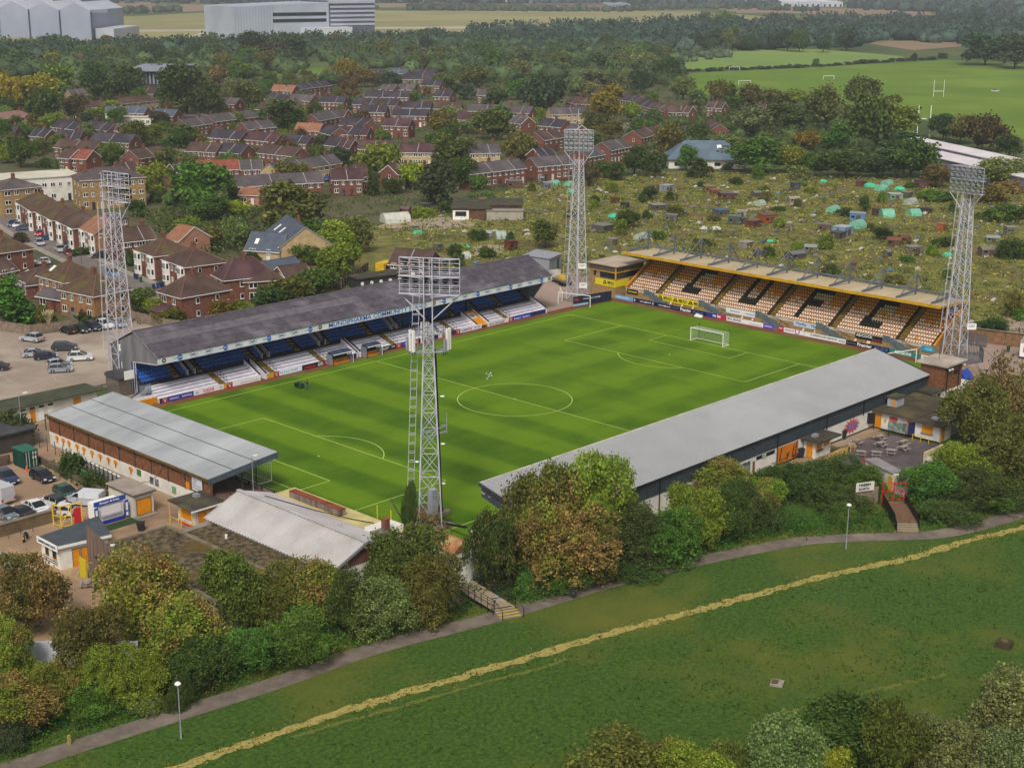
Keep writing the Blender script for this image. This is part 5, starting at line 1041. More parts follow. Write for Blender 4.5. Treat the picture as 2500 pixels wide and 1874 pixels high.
def board(name,label,p,w,z0,z1,ang,mat,cat='board'):
    t=thing(name,label,cat,p,ang);part('panel',MB().box(-w/2,-.04,z0,w/2,.04,z1),mat,t)
    for s in(-1,1):part('leg',MB().box(s*w*.42-.05,-.05,0,s*w*.42+.05,.05,z0),BLACK,t)
board('picture_board','free-standing printed team picture board on two legs in the beer garden',g('Y4',1515,440),2.9,.9,2.3,-1.3,_m['photo_panel']);board('menu_board','plain dark board on posts beside the corner of the bar block',g('Y4',1655,440),1.1,.5,2.3,-.6,NAVY);board('menu_board','plain dark board on a post beside the near stand and bar',g('Y4',1230,360),1.7,.9,2.6,-.9,BLACK)
def bin_(p,mat,label,w=.6,h=1.05,group=None):
    t=thing('wheelie_bin',label,'bin',p,random.uniform(0,6),group);part('body',MB().ext([(-w*.38,-w*.38,.1),(w*.38,-w*.38,.1),(w*.5,-w*.5,h),(-w*.5,-w*.5,h)],(0,0,0),(0,w*.85,0)),mat,t);part('lid',MB().box(-w*.55,-w*.6,h,w*.55,w*.5,h+.06),mat,t)
    for s in(-1,1):part('wheel',MB().tube((s*w*.3-.04,w*.35,.1),(s*w*.3+.04,w*.35,.1),.1,8),RUBBER,t)
DB=M('bin_dark','23272c',rough=.6);BB=M('bin_blue','1f3560',rough=.6);GB=M('bin_green','1f4a2c',rough=.6)
bin_(g('Y4',548,640),DB,'large dark wheelie bin between the folding table and beer kiosk',.9,1.3);bin_(g('Y4',980,455),DB,'dark wheelie bin below the comic burst mural',.8,1.3)
bin_(g('Y1',1590,1080),DB,'dark square litter bin in front of the burger trailer',.9,1.0)
for i,(x,y)in enumerate(((1440,700),(1465,705),(1680,800),(1640,812),(1715,795),(1740,790))):bin_(g('Y6',x,y),BB,'dark blue wheelie bin on a driveway by the bay-windowed semis',.6,1.1,'blue bins on the driveways')
bin_(g('Y6',1502,735),GB,'green wheelie bin on a driveway by the bay-windowed semis');bin_(g('Y5',1995,105),GB,'dark green bin against the long brick wall beyond the south yard')
p=g('Y5',1385,765);bin_(p,M('bin_yellow','c0b02a',rough=.6),'yellow grit bin with blue lid by the white tower wall',1.1,1.2)
t,P=roots('wall','long brick boundary wall with mesh gates beyond the south yard','wall',(88,-45,0));a=Vector((86.5,-31,0));b=Vector((97,-75,0))
for k in range(5):p0,p1=a.lerp(b,k/5),a.lerp(b,(k+.98)/5);P('wall_panel',MB().ext([p0,p1,p1+ZM*2.6,p0+ZM*2.6],(0,0,0),(.25,.05,0)),M('buff_brown_brick','8a6a4c','6c5038',1.5,.9,.2,8))
P('coping',MB().bar(a+ZM*2.65,b+ZM*2.65,.4,.12),CONC)
for k in range(2):P('mesh_gate',MB().ext([Vector((84.3,-33.5-2.5*k,.2)),Vector((84.3,-35.8-2.5*k,.2)),Vector((84.3,-35.8-2.5*k,2.4)),Vector((84.3,-33.5-2.5*k,2.4))],(0,0,0),(.03,0,0)),M('mesh_grey','6a6a6e',rough=.6,alpha=.6))
t,P=roots('steel_fence','grey palisade fence enclosing the foot of the floodlight tower','fence',(70,-42,0))
pts=[(67.5,-40.5),(74.5,-42.5),(78,-40),(77.5,-36)]
for i in range(3):
    p0,p1=Vector(pts[i]+(0,)),Vector(pts[i+1]+(0,));n=int((p1-p0).length/.28);s=MB()
    for k in range(n):q=p0.lerp(p1,k/n);s.box(q.x-.04,q.y-.04,0,q.x+.04,q.y+.04,2.3)
    P('palings',s,M('grey_palisade','5a6068',rough=.6));P('rail',MB().bar(p0+ZM*1.9,p1+ZM*1.9,.05,.08).bar(p0+ZM*.5,p1+ZM*.5,.05,.08),_m['grey_palisade'])
t,P=roots('barrier_row','zigzag row of red plastic barriers on the south yard','barrier',(58,-50,0));a,b=g('Y5',1425,680),g('Y5',1690,540)
for k in range(7):p0,p1=a.lerp(b,k/7),a.lerp(b,(k+.93)/7);P('barrier',MB().ext([p0,p1,p1+ZM*1.0,p0+ZM*1.0],(0,0,0),(.1,.06,0)),M('barrier_red','b8362a','c04a3a',2,.6))
p=g('Y5',1450,540);single('blue_sheet',MB().slab((p.x-1.3,p.y-.5,1.0),(p.x+1.3,p.y-.5,1.0),(p.x+1.3,p.y+.9,2.4),(p.x-1.3,p.y+.9,2.4),.9),M('tarp_blue','2c48a0','23398a',1.2,.6),'bright blue tarpaulin draped over stores behind the brick tower','tarpaulin')
p=g('Y5',2170,200);t=thing('white_cabin','white portable cabin with blue skirt at the edge of the south yard','cabin',(p.x+2.5,p.y-2,0),.3);part('body',MB().box(-1.6,-3,.4,3,3,3),WFRAME,t);part('skirt',MB().box(-1.62,-3.02,.02,3.02,3.02,.4),NAVY,t);part('window',MB().box(-1.66,1,1.3,-1.6,2.4,2.3),GLASS,t);part('roof',MB().box(-1.7,-3.1,3,3.1,3.1,3.12),GALV,t)
p=g('S3',2040,310);t=thing('flatbed_lorry','grey flatbed lorry with yellow machine on its deck beside the main stand','lorry',(p.x,p.y,0),1.2)
part('deck',MB().box(-3.2,-1.1,.9,2.4,1.1,1.15),M('lorry_grey','6f6a62','57534c',1,.8),t);part('cab',MB().ext([(2.5,-1.05,.5),(4.3,-1.05,.5),(4.2,-1.05,1.6),(3.9,-1.05,2.5),(2.5,-1.05,2.6)],(0,0,0),(0,2.1,0)),M('lorry_white','c4c0b8','a8a49c',1,.6),t);part('windscreen',MB().ext([(4.24,-.9,1.65),(4.24,.9,1.65),(3.97,.9,2.4),(3.97,-.9,2.4)],(0,0,0),(.03,0,.01)),GLASS,t);part('machine',MB().box(-.5,-.6,1.15,.8,.6,1.9).box(-1.6,-.4,1.15,-.7,.4,1.6),YELLOW,t)
for x in(-2.3,-1.2,3.2):
    for s in(-1,1):part('wheel',MB().tube((x,s*.85,.45),(x,s*1.1,.45),.45,12),RUBBER,t)
def lamp(p,h,label,head='globe',arm=0,mat=GALV,group=None):
    t=thing('lamp_post',label,'lamp post',(p.x,p.y,0),0,group);part('column',MB().tube((0,0,0),(0,0,1.2),.09,8).tube((0,0,1.2),(0,0,h),.06,8,.045),mat,t)
    if head=='globe':part('lamp_head',MB().lathe([(0,h-.05),(.12,h),(.28,h+.12),(.3,h+.2),(.2,h+.32),(0,h+.36)],12),WFRAME,t)
    else:part('arm',MB().tube((0,0,h),(arm,0,h+.1),.04,5),mat,t);part('lamp_head',MB().box(arm-.1,-.14,h+.02,arm+.55,.14,h+.16),WFRAME,t)
lamp(g(7,1157,1470),5.2,'slim grey lamp post beside the path before the autumn trees');lamp(g(9,1060,262),5.4,'slim grey lamp post beside the path near the footbridge')
lamp(g(4,148,1225),7.5,'grey lamp post rising behind the green shipping container','arm',.8);p=g(4,1580,1535);lamp(Vector((-57.6,-8.8,0)),6.2,'grey steel camera pole at the corner of the terrace roof','arm',.3)
for i,(tl,x,y,h_)in enumerate((('Y6',1045,650,8),('Y6',870,530,6),(2,325,1160,6),(2,1810,925,6),(2,745,1060,6))):lamp(g(tl,x,y),h_,'street lamp on a thin pole among the houses','arm',.9,M('lamp_brown','5a524c',rough=.7),'street lamps of the estate')
p=g(9,2070,880);t=thing('manhole_chamber','raised square stone chamber with round lid in the grass','chamber',(p.x,p.y,0),.2);part('block',MB().box(-.75,-.75,-.1,.75,.75,.55),M('mossy_stone','4a3f2c','3a3222',1.5,.95),t);part('lid',MB().lathe([(.4,.55),(.4,.66),(.3,.72),(0,.74)],14),M('stone_lid','5a5038',rough=.9),t)
p=g(9,620,1120);t=thing('manhole_cover','pale concrete manhole slab with brown cover sunk in the grass','manhole',(p.x,p.y,0),.4);part('slab',MB().box(-.65,-.6,-.05,.65,.6,.18),M('pale_slab','9a9488','847e70',2,.9),t);part('cover',MB().box(-.45,-.1,.18,.35,.5,.27),M('rusty_cover','5a4634',rough=.9),t)
p=g(8,1490,575);single('dog_bin',MB().box(p.x-.25,p.y-.2,.35,p.x+.25,p.y+.2,1.15).tube((p.x,p.y,0),(p.x,p.y,.4),.06,6),DGREY,'small dark litter bin on a post among the ivy by the path','bin')
p=g(7,443,1510);single('marker_post',MB().box(p.x-.12,p.y-.12,0,p.x+.12,p.y+.12,.95),M('post_wood','9a8a50',rough=.9),'short square timber marker post in the verge by the path','post')
# ================================================================ vehicles
HEADL=M('headlight_glass','d8dce0',rough=.15,spec=.6);TAILL=M('tail_light','8a1418',rough=.3);PLW=M('plate_white','d8d8d2',rough=.6);PLY=M('plate_yellow','d0a820',rough=.6);RIM=M('alloy_rim','9a9ca0',rough=.35,metal=.6)
whm=MB();whm.lathe([(.2,-.1),(.3,-.11),(.33,-.07),(.33,.07),(.3,.11),(.2,.1)],14);TYRE=whm.mesh('tyre',[RUBBER]);rmm=MB();rmm.lathe([(0,.075),(.06,.08),(.2,.06),(.21,.1)],10);rmm.lathe([(.21,-.1),(.2,-.06),(0,-.07)],10);RIMM=rmm.mesh('rim',[RIM])
SHAPES={
 'hatch':(4.1,1.76,[(-2.02,.42),(-2.05,.8),(-1.98,1.0),(-1.1,1.02),(.75,1.0),(1.55,.86),(1.98,.7),(2.05,.45),(1.9,.3),(-1.9,.3)],[(-1.92,1.0),(-1.65,1.38),(-1.2,1.5),(.05,1.5),(.55,1.34),(1.1,.99)]),
 'suv':(4.5,1.86,[(-2.2,.5),(-2.24,.95),(-2.15,1.12),(1.0,1.14),(1.75,1.02),(2.15,.88),(2.24,.55),(2.1,.36),(-2.1,.36)],[(-2.1,1.1),(-1.85,1.5),(-1.4,1.66),(.1,1.66),(.65,1.5),(1.25,1.12)]),
 'saloon':(4.6,1.8,[(-2.25,.45),(-2.3,.8),(-2.2,.98),(-1.5,1.02),(.9,.98),(1.75,.85),(2.2,.72),(2.3,.45),(2.1,.3),(-2.1,.3)],[(-1.75,1.0),(-1.0,1.38),(-.6,1.43),(.15,1.42),(.6,1.28),(1.2,.97)]),
 'mini':(3.8,1.72,[(-1.85,.42),(-1.9,.8),(-1.82,.98),(.85,.98),(1.5,.9),(1.82,.74),(1.9,.45),(1.75,.3),(-1.75,.3)],[(-1.8,.97),(-1.6,1.38),(-1.4,1.42),(.3,1.42),(.55,1.35),(.95,.98)]),
 'van':(5.0,1.95,[(-2.48,.5),(-2.5,1.2),(-2.48,1.25),(1.3,1.25),(2.0,1.1),(2.42,.9),(2.5,.5),(2.3,.36),(-2.3,.36)],[(-2.5,1.22),(-2.45,1.9),(-2.3,1.98),(.5,1.98),(.95,1.85),(1.6,1.24)]),
 'bigvan':(5.6,2.05,[(-2.78,.5),(-2.8,1.4),(-2.78,1.45),(1.8,1.45),(2.3,1.2),(2.72,1.0),(2.8,.5),(2.6,.36),(-2.6,.36)],[(-2.8,1.42),(-2.76,2.5),(-2.6,2.6),(1.1,2.6),(1.5,2.45),(2.0,1.43)]),
 'pickup':(5.0,1.85,[(-2.4,.55),(-2.42,1.0),(-.6,1.02),(1.0,1.06),(1.8,.98),(2.3,.88),(2.4,.55),(2.2,.36),(-2.2,.36)],[(-.75,1.0),(-.7,1.5),(-.5,1.65),(.4,1.65),(.7,1.5),(1.2,1.04)])}
PAINTS={}
def paint(c):
    if c not in PAINTS:
        PAINTS[c]=M('car_paint_'+c,c,rough=.25,spec=.6);
    return PAINTS[c]
_car={}
def car_mesh(kind):
    if kind in _car:return _car[kind]
    Lg,Wd,body,cab=SHAPES[kind];out={}
    n=len(body);m=MB();hw=Wd/2
    secs=[(-hw+.06,.97,.06),(-hw,1,0),(hw,1,0),(hw-.06,.97,.06)];vs=[]
    for y,k,dz in secs:vs+=[(x*k,y,z+(dz if z<.5 else-dz))for x,z in body]
    fs=[]
    for s in range(3):fs+=[(s*n+i,s*n+(i+1)%n,(s+1)*n+(i+1)%n,(s+1)*n+i)for i in range(n)]
    fs+=[tuple(range(n-1,-1,-1)),tuple(range(3*n,4*n))];m.add(vs,fs);out['body']=m.mesh('body')
    k=len(cab);inset=lambda z:hw-.06-.22*(z-.95)if kind not in('van','bigvan')else hw-.03-.08*(z-1.2)
    gl=MB();vs=[(x,-inset(z),z)for x,z in cab]+[(x,inset(z),z)for x,z in cab]
    top=[i for i in range(k)if cab[i][1]>max(z for _,z in cab)-.13]
    fs=[];mi=[]
    for i in range(k-1):
        roof=i in top and i+1 in top;fs.append((i+1,i,k+i,k+i+1));mi.append(1 if roof or(kind in('van','bigvan')and i<2)else 0)
    b=len(gl.v);gl.v+=vs;gl.f+=[tuple(j+b for j in f)for f in fs];gl.m+=mi
    gl.add(vs,[tuple(range(k)),tuple(range(2*k-1,k-1,-1))],1 if kind in('van','bigvan')else 0)
    out['cab']=gl.mesh('cab',[GLASS])
    pil=MB();zt=max(z for _,z in cab);zb=cab[0][1]
    for s in(-1,1):
        for xa,xb in((cab[0][0]+.25,cab[top[0]][0]-.05),(-.35,-.4),(cab[-1][0]-.05,cab[top[-1]][0]+.05)):pil.bar((xa,s*(inset(zb)+.0),zb),(xb,s*(inset(zt)+.0),zt-.03),.07,.05)
    if kind in('van','bigvan'):pil.box(.75,-hw+.0,1.3,1.3,hw-.0,1.34)
    out['pillars']=pil.mesh('pillars')
    if kind in('van','bigvan'):
        sg=MB();z0,z1=cab[0][1]+.08,cab[-2][1]-.02
        for s in(-1,1):sg.ext([(.35,s*(hw-.02),z0),(1.35,s*(hw-.02),z0),(.8,s*(hw-.06),z1),(.35,s*(hw-.06),z1)],(0,0,0),(0,.01,0))
        sg.ext([(1.62 if kind=='van' else 2.02,-hw+.2,z0+.0),(1.62 if kind=='van' else 2.02,hw-.2,z0),(1.02 if kind=='van' else 1.55,hw-.25,z1+.1),(1.02 if kind=='van' else 1.55,-hw+.25,z1+.1)],(0,0,0),(.03,0,.02));out['glass']=sg.mesh('window',[GLASS])
    h=MB();x=body[-3][0];h.box(Lg/2-.32,0,.62,Lg/2-.03,.34,.78);out['head']=h.mesh('headlight',[HEADL]);tl=MB();tl.box(-Lg/2-.02,0,.72,-Lg/2+.12,.22,.98);out['tail']=tl.mesh('tail_light',[TAILL])
    p=MB();p.box(Lg/2-.02,-.26,.42,Lg/2+.02,.26,.54);out['pf']=p.mesh('number_plate',[PLW]);p=MB();p.box(-Lg/2-.03,-.26,.6,-Lg/2+.01,.26,.72);out['pr']=p.mesh('number_plate',[PLY])
    mr=MB();mr.box(.55,0,1.0,.75,.18,1.12);out['mirror']=mr.mesh('wing_mirror');_car[kind]=out;return out
NCAR=[0]
def car(p,ang,kind,col,label,group=None,roofcol=None,name=None):
    d=car_mesh(kind);Lg,Wd=SHAPES[kind][:2];t=thing(name or{'van':'van','bigvan':'van','pickup':'pickup_truck'}.get(kind,'parked_car'),label,{'van':'van','bigvan':'van','pickup':'pickup'}.get(kind,'car'),(p.x,p.y,p.z),ang,group)
    pm=paint(col)
    def mk(nm,key,parent=t,mat=None,loc=(0,0,0),sy=1):
        o=link(nm,d[key],parent);o.location=loc
        if sy<0:o.scale=(1,-1,1)
        if mat is not None:
            if len(d[key].materials)==0:d[key].materials.append(None)
            o.material_slots[0].link='OBJECT';o.material_slots[0].material=mat
        return o
    mk('body','body',mat=pm);cb_=mk('cabin','cab')
    if len(d['cab'].materials)==1:d['cab'].materials.append(None)
    cb_.material_slots[1].link='OBJECT';cb_.material_slots[1].material=paint(roofcol)if roofcol else pm
    mk('pillars','pillars',mat=pm)
    if 'glass' in d:mk('window','glass')
    for s in(-1,1):
        mk('headlight','head',loc=(0,s*(Wd/2-.04)if s<0 else Wd/2-.38,0));mk('tail_light','tail',loc=(0,-Wd/2+.03 if s<0 else Wd/2-.25,0));mk('wing_mirror','mirror',mat=pm,loc=(0,s*(Wd/2-.05)if s>0 else-Wd/2-.13,0))
        for x in(Lg*.31,-Lg*.3):
            w=link('wheel',None,t);w.location=(x,s*(Wd/2-.1),.33);w.rotation_euler=(math.pi/2,0,0);w.empty_display_size=.1;link('tyre',TYRE,w);link('rim',RIMM,w)
    mk('number_plate','pf');mk('number_plate','pr');return t
def car2(t,a,b,kind,col,label,group=None,roofcol=None):
    p,q=g(t,*a),g(t,*b);c=(p+q)/2;car(c,math.atan2(q.y-p.y,q.x-p.x),kind,col,label,group,roofcol)
car2('Y6',(440,1380),(245,1352),'suv','a8abb4','silver off-roader alone beside the car park fence')
car2('Y6',(560,1465),(820,1458),'suv','3a3d44','dark grey off-roader parked in the middle of the car park')
car2('Y6',(245,1535),(490,1515),'saloon','a2a6ae','silver coupe parked behind the navy hatchback');car2('Y6',(375,1562),(600,1545),'hatch','1f2744','navy hatchback parked beside the silver coupe');car2('Y6',(735,1575),(970,1562),'suv','cfd0d2','white people carrier parked on its own in the car park')
car2(4,(310,735),(452,715),'hatch','9a9da4','silver hatchback half hidden behind the grey hatchback');car2(4,(312,762),(465,752),'hatch','8a8f98','grey hatchback in front of the half hidden silver one')
car2('Y6',(800,1300),(660,1255),'hatch','1a1b20','black hatchback parked nose-in at the fence');car2('Y6',(800,1240),(925,1285),'saloon','202228','black saloon parked between hatchbacks along the fence');car2('Y6',(930,1222),(1060,1265),'suv','2a2f3e','dark blue off-roader parked along the car park fence');car2('Y6',(1050,1200),(1180,1245),'suv','d2d3d6','white off-roader parked along the fence by the tower');car2('Y6',(1200,1190),(1320,1230),'hatch','8d929c','silver hatchback seen through the floodlight tower legs')
p=g(4,-30,745);car(p,2.4,'saloon','2a2c33','dark saloon at the very edge of the car park')
for a,b,k,c,l in(((175,120),(105,155),'hatch','2c3c78','blue hatchback parked on the street by the brick flats'),((255,125),(150,170),'saloon','c9cbd0','white saloon parked on the street between blue and grey cars'),((320,180),(185,185),'suv','4a5564','slate grey off-roader parked on the street'),((500,215),(375,265),'hatch','b02a48','crimson hatchback on a front drive'),((590,285),(480,285),'suv','333d5c','navy off-roader on the drive beside the crimson car'),((395,320),(450,362),'hatch','a0a6b2','silver hatchback standing out in the street'),((600,385),(680,440),'suv','a4a4a4','silver off-roader parked at the kerb in the street'),((690,420),(770,475),'hatch','74222e','maroon hatchback parked behind the silver off-roader'),((800,350),(690,375),'saloon','3a424c','dark grey saloon on the drive by the hedge'),((1120,470),(1000,480),'hatch','22252c','black hatchback on the pink block drive'),((1140,650),(1260,690),'suv','5f7896','pale blue off-roader in the street seen behind the tower'),((510,540),(370,550),'hatch','c4c6c8','white hatchback beside the corner house')):car2('Y6',a,b,k,c,l)
car2('Y1',(-20,470),(180,600),'suv','2e3758','navy people carrier beside the pale van in the small yard');car2('Y1',(385,470),(580,560),'hatch','23252d','dark hatchback parked by the green container');car2('Y1',(650,650),(840,745),'hatch','27514a','dark green hatchback parked by the propped fence');car2('Y1',(1080,800),(830,780),'van','a9abb4','silver van with blue and red markings behind the burger trailer',roofcol='c9cace');car2('Y1',(690,830),(500,770),'mini','d6d2d0','small white car with black roof and red tail lights',roofcol='202024');car2('Y1',(290,810),(530,925),'saloon','d8d8d8','white saloon parked between black and small white cars');car2('Y1',(330,960),(110,885),'saloon','23262c','black saloon parked by the retaining wall');car2('Y1',(-40,900),(170,985),'hatch','6e757c','grey hatchback parked by the retaining wall');car2('Y1',(110,800),(-190,690),'bigvan','b6b6ba','tall pale grey panel van in the small yard');car2('Y1',(760,915),(560,905),'hatch','d0d0d2','white hatchback mostly hidden behind the retaining wall');car2('Y1',(-80,1480),(110,1500),'hatch','9a9da0','silver hatchback beside the autumn trees in the entrance yard')
for i,(x,y)in enumerate(((460,1062),(512,1060),(1840,895),(1935,748),(535,632))):car(g(2,x,y),.3+i,'hatch',['c4c6ca','2a2e38','3a4a8a','3a5a9a','2f4f92'][i],['silver hatchback parked before the cream terrace','dark hatchback parked before the cream terrace','blue hatchback on the estate turning circle','bright blue hatchback by the far red terraces','blue hatchback among the rear estate houses'][i])
for i,(x,y)in enumerate(((2110,1160),(1050,1250),(1190,915),(1110,995),(1140,1000))):car(g(1,x,y),.5+i,'hatch',['33549a','3c4248','b8babc','9aa0a8','3a4660'][i],['bright blue hatchback at the end of the grey-roofed terrace','dark hatchback beside the yellow brick flats','white hatchback by the estate green','silver hatchback on the estate road by the green','slate hatchback on the estate road by the green'][i])
car(g(3,2025,592),2.9,'pickup','d2d2cc','white pickup truck standing on the playing field')
p=g('Y1',290,1190);t=thing('motorbike','black motorcycle leaning by the retaining wall','motorbike',p,.8)
for x in(-.7,.7):part('wheel',MB().tube((x,-.06,.32),(x,.06,.32),.32,14),RUBBER,t)
part('frame',MB().tube((-.7,0,.32),(.1,0,.7),.06,6).tube((.1,0,.7),(.7,0,.32),.06,6),BLACK,t);part('tank',MB().box(-.1,-.15,.7,.4,.15,.95),BLACK,t);part('seat',MB().box(-.75,-.13,.72,-.1,.13,.82),DGREY,t);part('handlebar',MB().tube((.5,-.35,1.05),(.5,.35,1.05),.03,6).tube((.45,0,.8),(.5,0,1.05),.04,6),GALV,t);part('number_plate',MB().box(-.95,-.1,.5,-.92,.1,.65),PLY,t)
# ================================================================ people and cattle
def skin(name,edges,radii,pts,mat,parent=None,sub=1):
    me=bpy.data.meshes.new(name);me.from_pydata(pts,edges,[]);o=link(name,me,parent);me.materials.append(mat)
    md=o.modifiers.new('skin','SKIN');md.use_smooth_shade=True
    for i,r in enumerate(radii):me.skin_vertices[0].data[i].radius=(r,r)if not isinstance(r,tuple)else r
    me.skin_vertices[0].data[0].use_root=True;s=o.modifiers.new('sub','SUBSURF');s.levels=sub;s.render_levels=sub;return o
SKINM=M('skin','b98a70',rough=.6)
def person(p,ang,top,legs,label,reach=True,hat=None):
    t=thing('person',label,'person',p,ang)
    pts=[(0,0,.95),(0,0,1.2),(.04,0,1.42),(.06,0,1.52),(.0,.1,.92),(.12,.11,.5),(.05,.11,.06),(.2,.11,.04),(0,-.1,.92),(-.1,-.11,.5),(-.28,-.11,.08),(-.14,-.11,.04),(.03,.2,1.4),(.2,.26,1.15),(.48,.22,1.02),(.03,-.2,1.4),(.2,-.26,1.15),(.48,-.22,1.02)]
    ed=[(0,1),(1,2),(2,3),(0,4),(4,5),(5,6),(6,7),(0,8),(8,9),(9,10),(10,11),(2,12),(12,13),(13,14),(2,15),(15,16),(16,17)]
    rd=[.14,.14,.14,.06,.1,.075,.05,.045,.1,.075,.05,.045,.07,.05,.04,.07,.05,.04]
    b=skin('body',ed,rd,pts,legs,t)
    jp=[(0,0,.93),(0,0,1.2),(.04,0,1.43),(.03,.2,1.41),(.2,.26,1.15),(.42,.23,1.04),(.03,-.2,1.41),(.2,-.26,1.15),(.42,-.23,1.04)]
    skin('jacket',[(0,1),(1,2),(2,3),(3,4),(4,5),(2,6),(6,7),(7,8)],[.165,.165,.16,.085,.065,.055,.085,.065,.055],jp,top,t)
    part('head',MB().lathe([(0,1.5),(.06,1.52),(.09,1.6),(.1,1.68),(.085,1.76),(0,1.8)],10,(.07,0,0)),SKINM,t,smooth=True);part('hair',MB().lathe([(.107,1.68),(.1,1.76),(.06,1.81),(0,1.825)],10,(.055,0,0)),BLACK,t)
    for s in(-1,1):
        hnd=MB()
        for k in range(4):hnd.tube((.47,s*.22+(k-1.5)*.022,1.03),(.56-.005*abs(k-1),s*.22+(k-1.5)*.022,1.0),.011,5)
        hnd.tube((.46,s*.22,1.0),(.5,s*.17,.98),.012,5);hnd.box(.43,s*.22-.045,1.01,.49,s*.22+.045,1.04);part('hand',hnd,SKINM,t)
    return t
pp=g(4,1975,872);mo=g(4,1938,862);an=math.atan2(mo.y-pp.y,mo.x-pp.x)
person(pp,an,M('dark_jacket','20242e',rough=.9),M('grey_trousers','4a5158',rough=.9),'groundsman in dark jacket pushing a mower across the turf')
t=thing('lawn_mower','dark green cylinder mower with grass box on the pitch','mower',(pp.x+math.cos(an)*1.5,pp.y+math.sin(an)*1.5,.02),an);part('roller',MB().tube((0,-.5,.25),(0,.5,.25),.25,12),M('mower_green','1f4a34',rough=.5),t);part('engine',MB().box(-.35,-.3,.35,.2,.3,.8),_m['mower_green'],t);part('grass_box',MB().ext([(.3,-.55,.15),(1.0,-.55,.2),(1.1,-.55,.75),(.35,-.55,.6)],(0,0,0),(0,1.1,0)),BLACK,t)
for s in(-1,1):part('handle',MB().tube((-.2,s*.25,.6),(-1.0,s*.24,1.03),.025,5),BLACK,t)
def cow(p,ang,label,patch):
    t=thing('cow',label,'cow',p,ang,'cattle grazing on the playing field')
    pts=[(-.7,0,1.1),(0,0,1.0),(.6,0,1.1),(.95,0,1.2),(1.25,0,.9),(1.45,0,.7),(-.72,.2,.7),(-.8,.2,.4),(-.75,.2,.04),(-.72,-.2,.7),(-.8,-.2,.4),(-.75,-.2,.04),(.6,.2,.7),(.6,.2,.35),(.6,.2,.04),(.6,-.2,.7),(.6,-.2,.35),(.6,-.2,.04),(-.95,0,1.1),(-1.0,0,.5)]
    ed=[(1,0),(1,2),(2,3),(3,4),(4,5),(0,6),(6,7),(7,8),(0,9),(9,10),(10,11),(2,12),(12,13),(13,14),(2,15),(15,16),(16,17),(0,18),(18,19)]
    rd=[.3,.36,.32,.2,.15,.1,.15,.08,.06,.15,.08,.06,.13,.08,.06,.13,.08,.06,.06,.03];skin('body',ed,rd,pts,patch,t)
    for s in(-1,1):part('ear',MB().slab((1.2,s*.12,1.0),(1.25,s*.12,1.0),(1.22,s*.3,.98),(1.18,s*.3,.98),.03),patch,t)
CB=M('cow_black','141414',rough=.8);CW=M('cow_pied','1c1c1a','d0ccc0',2.5,.8,lo=.5,hi=.54,coord='object')
for i,(x,y,a)in enumerate(((1466,706,1.0),(1485,706,.8),(1516,704,2.2),(1540,706,-.7))):cow(g(3,x,y),a,'black cow grazing on the playing field by the tall rugby posts' if i<2 or i==3 else 'black and white cow grazing among black ones on the playing field',CW if i==2 else CB)
# ================================================================ allotment sheds and tunnels
def wood(c):return M('shed_'+c,c,None,rough=.9)if c in('x',)else M('shed_'+c,c,tuple(v*.7 for v in lin(c)),1.5,.9,stretch=(2,2,.4))
def shed(t,x,y,w,h,col,roof,ang,label,kind='pent',group='allotment sheds',lean=0):
    p=g(t,x,y);k=mpp(p,t);W=w*k;H=max(1.7,h*k);D=W*random.uniform(.6,.85);o=thing('shed',label,'shed',(p.x,p.y,0),ang,group)
    wl_=wood(col);rf=wood(roof)
    if kind=='pent':
        part('wall',MB().ext([(-W/2,-D/2,0),(W/2,-D/2,0),(W/2,-D/2,H*.86),(-W/2,-D/2,H*.92)],(0,0,0),(0,D,0)),wl_,o);part('roof',MB().slab((-W/2-.12,-D/2-.15,H*.95),(W/2+.12,-D/2-.15,H*.89),(W/2+.12,D/2+.12,H*.92),(-W/2-.12,D/2+.12,H*.98),.09),rf,o)
    else:
        part('wall',MB().ext([(-W/2,-D/2,0),(-W/2,D/2,0),(-W/2,D/2,H*.72),(-W/2,0,H*.95),(-W/2,-D/2,H*.72)],(0,0,0),(W,0,0)),wl_,o)
        for s in(-1,1):part('roof',MB().slab((-W/2-.12,s*(D/2+.15),H*.69),(W/2+.12,s*(D/2+.15),H*.69),(W/2+.12,0,H),(-W/2-.12,0,H),.07),rf,o)
    part('door',MB().box(-W*.1,-D/2-.04,.05,W*.22,-D/2,H*.66),wood('5a4a3c'),o);part('window',MB().box(-W*.4,-D/2-.03,H*.35,-W*.18,-D/2,H*.6),GLASS,o)
A0=-.75
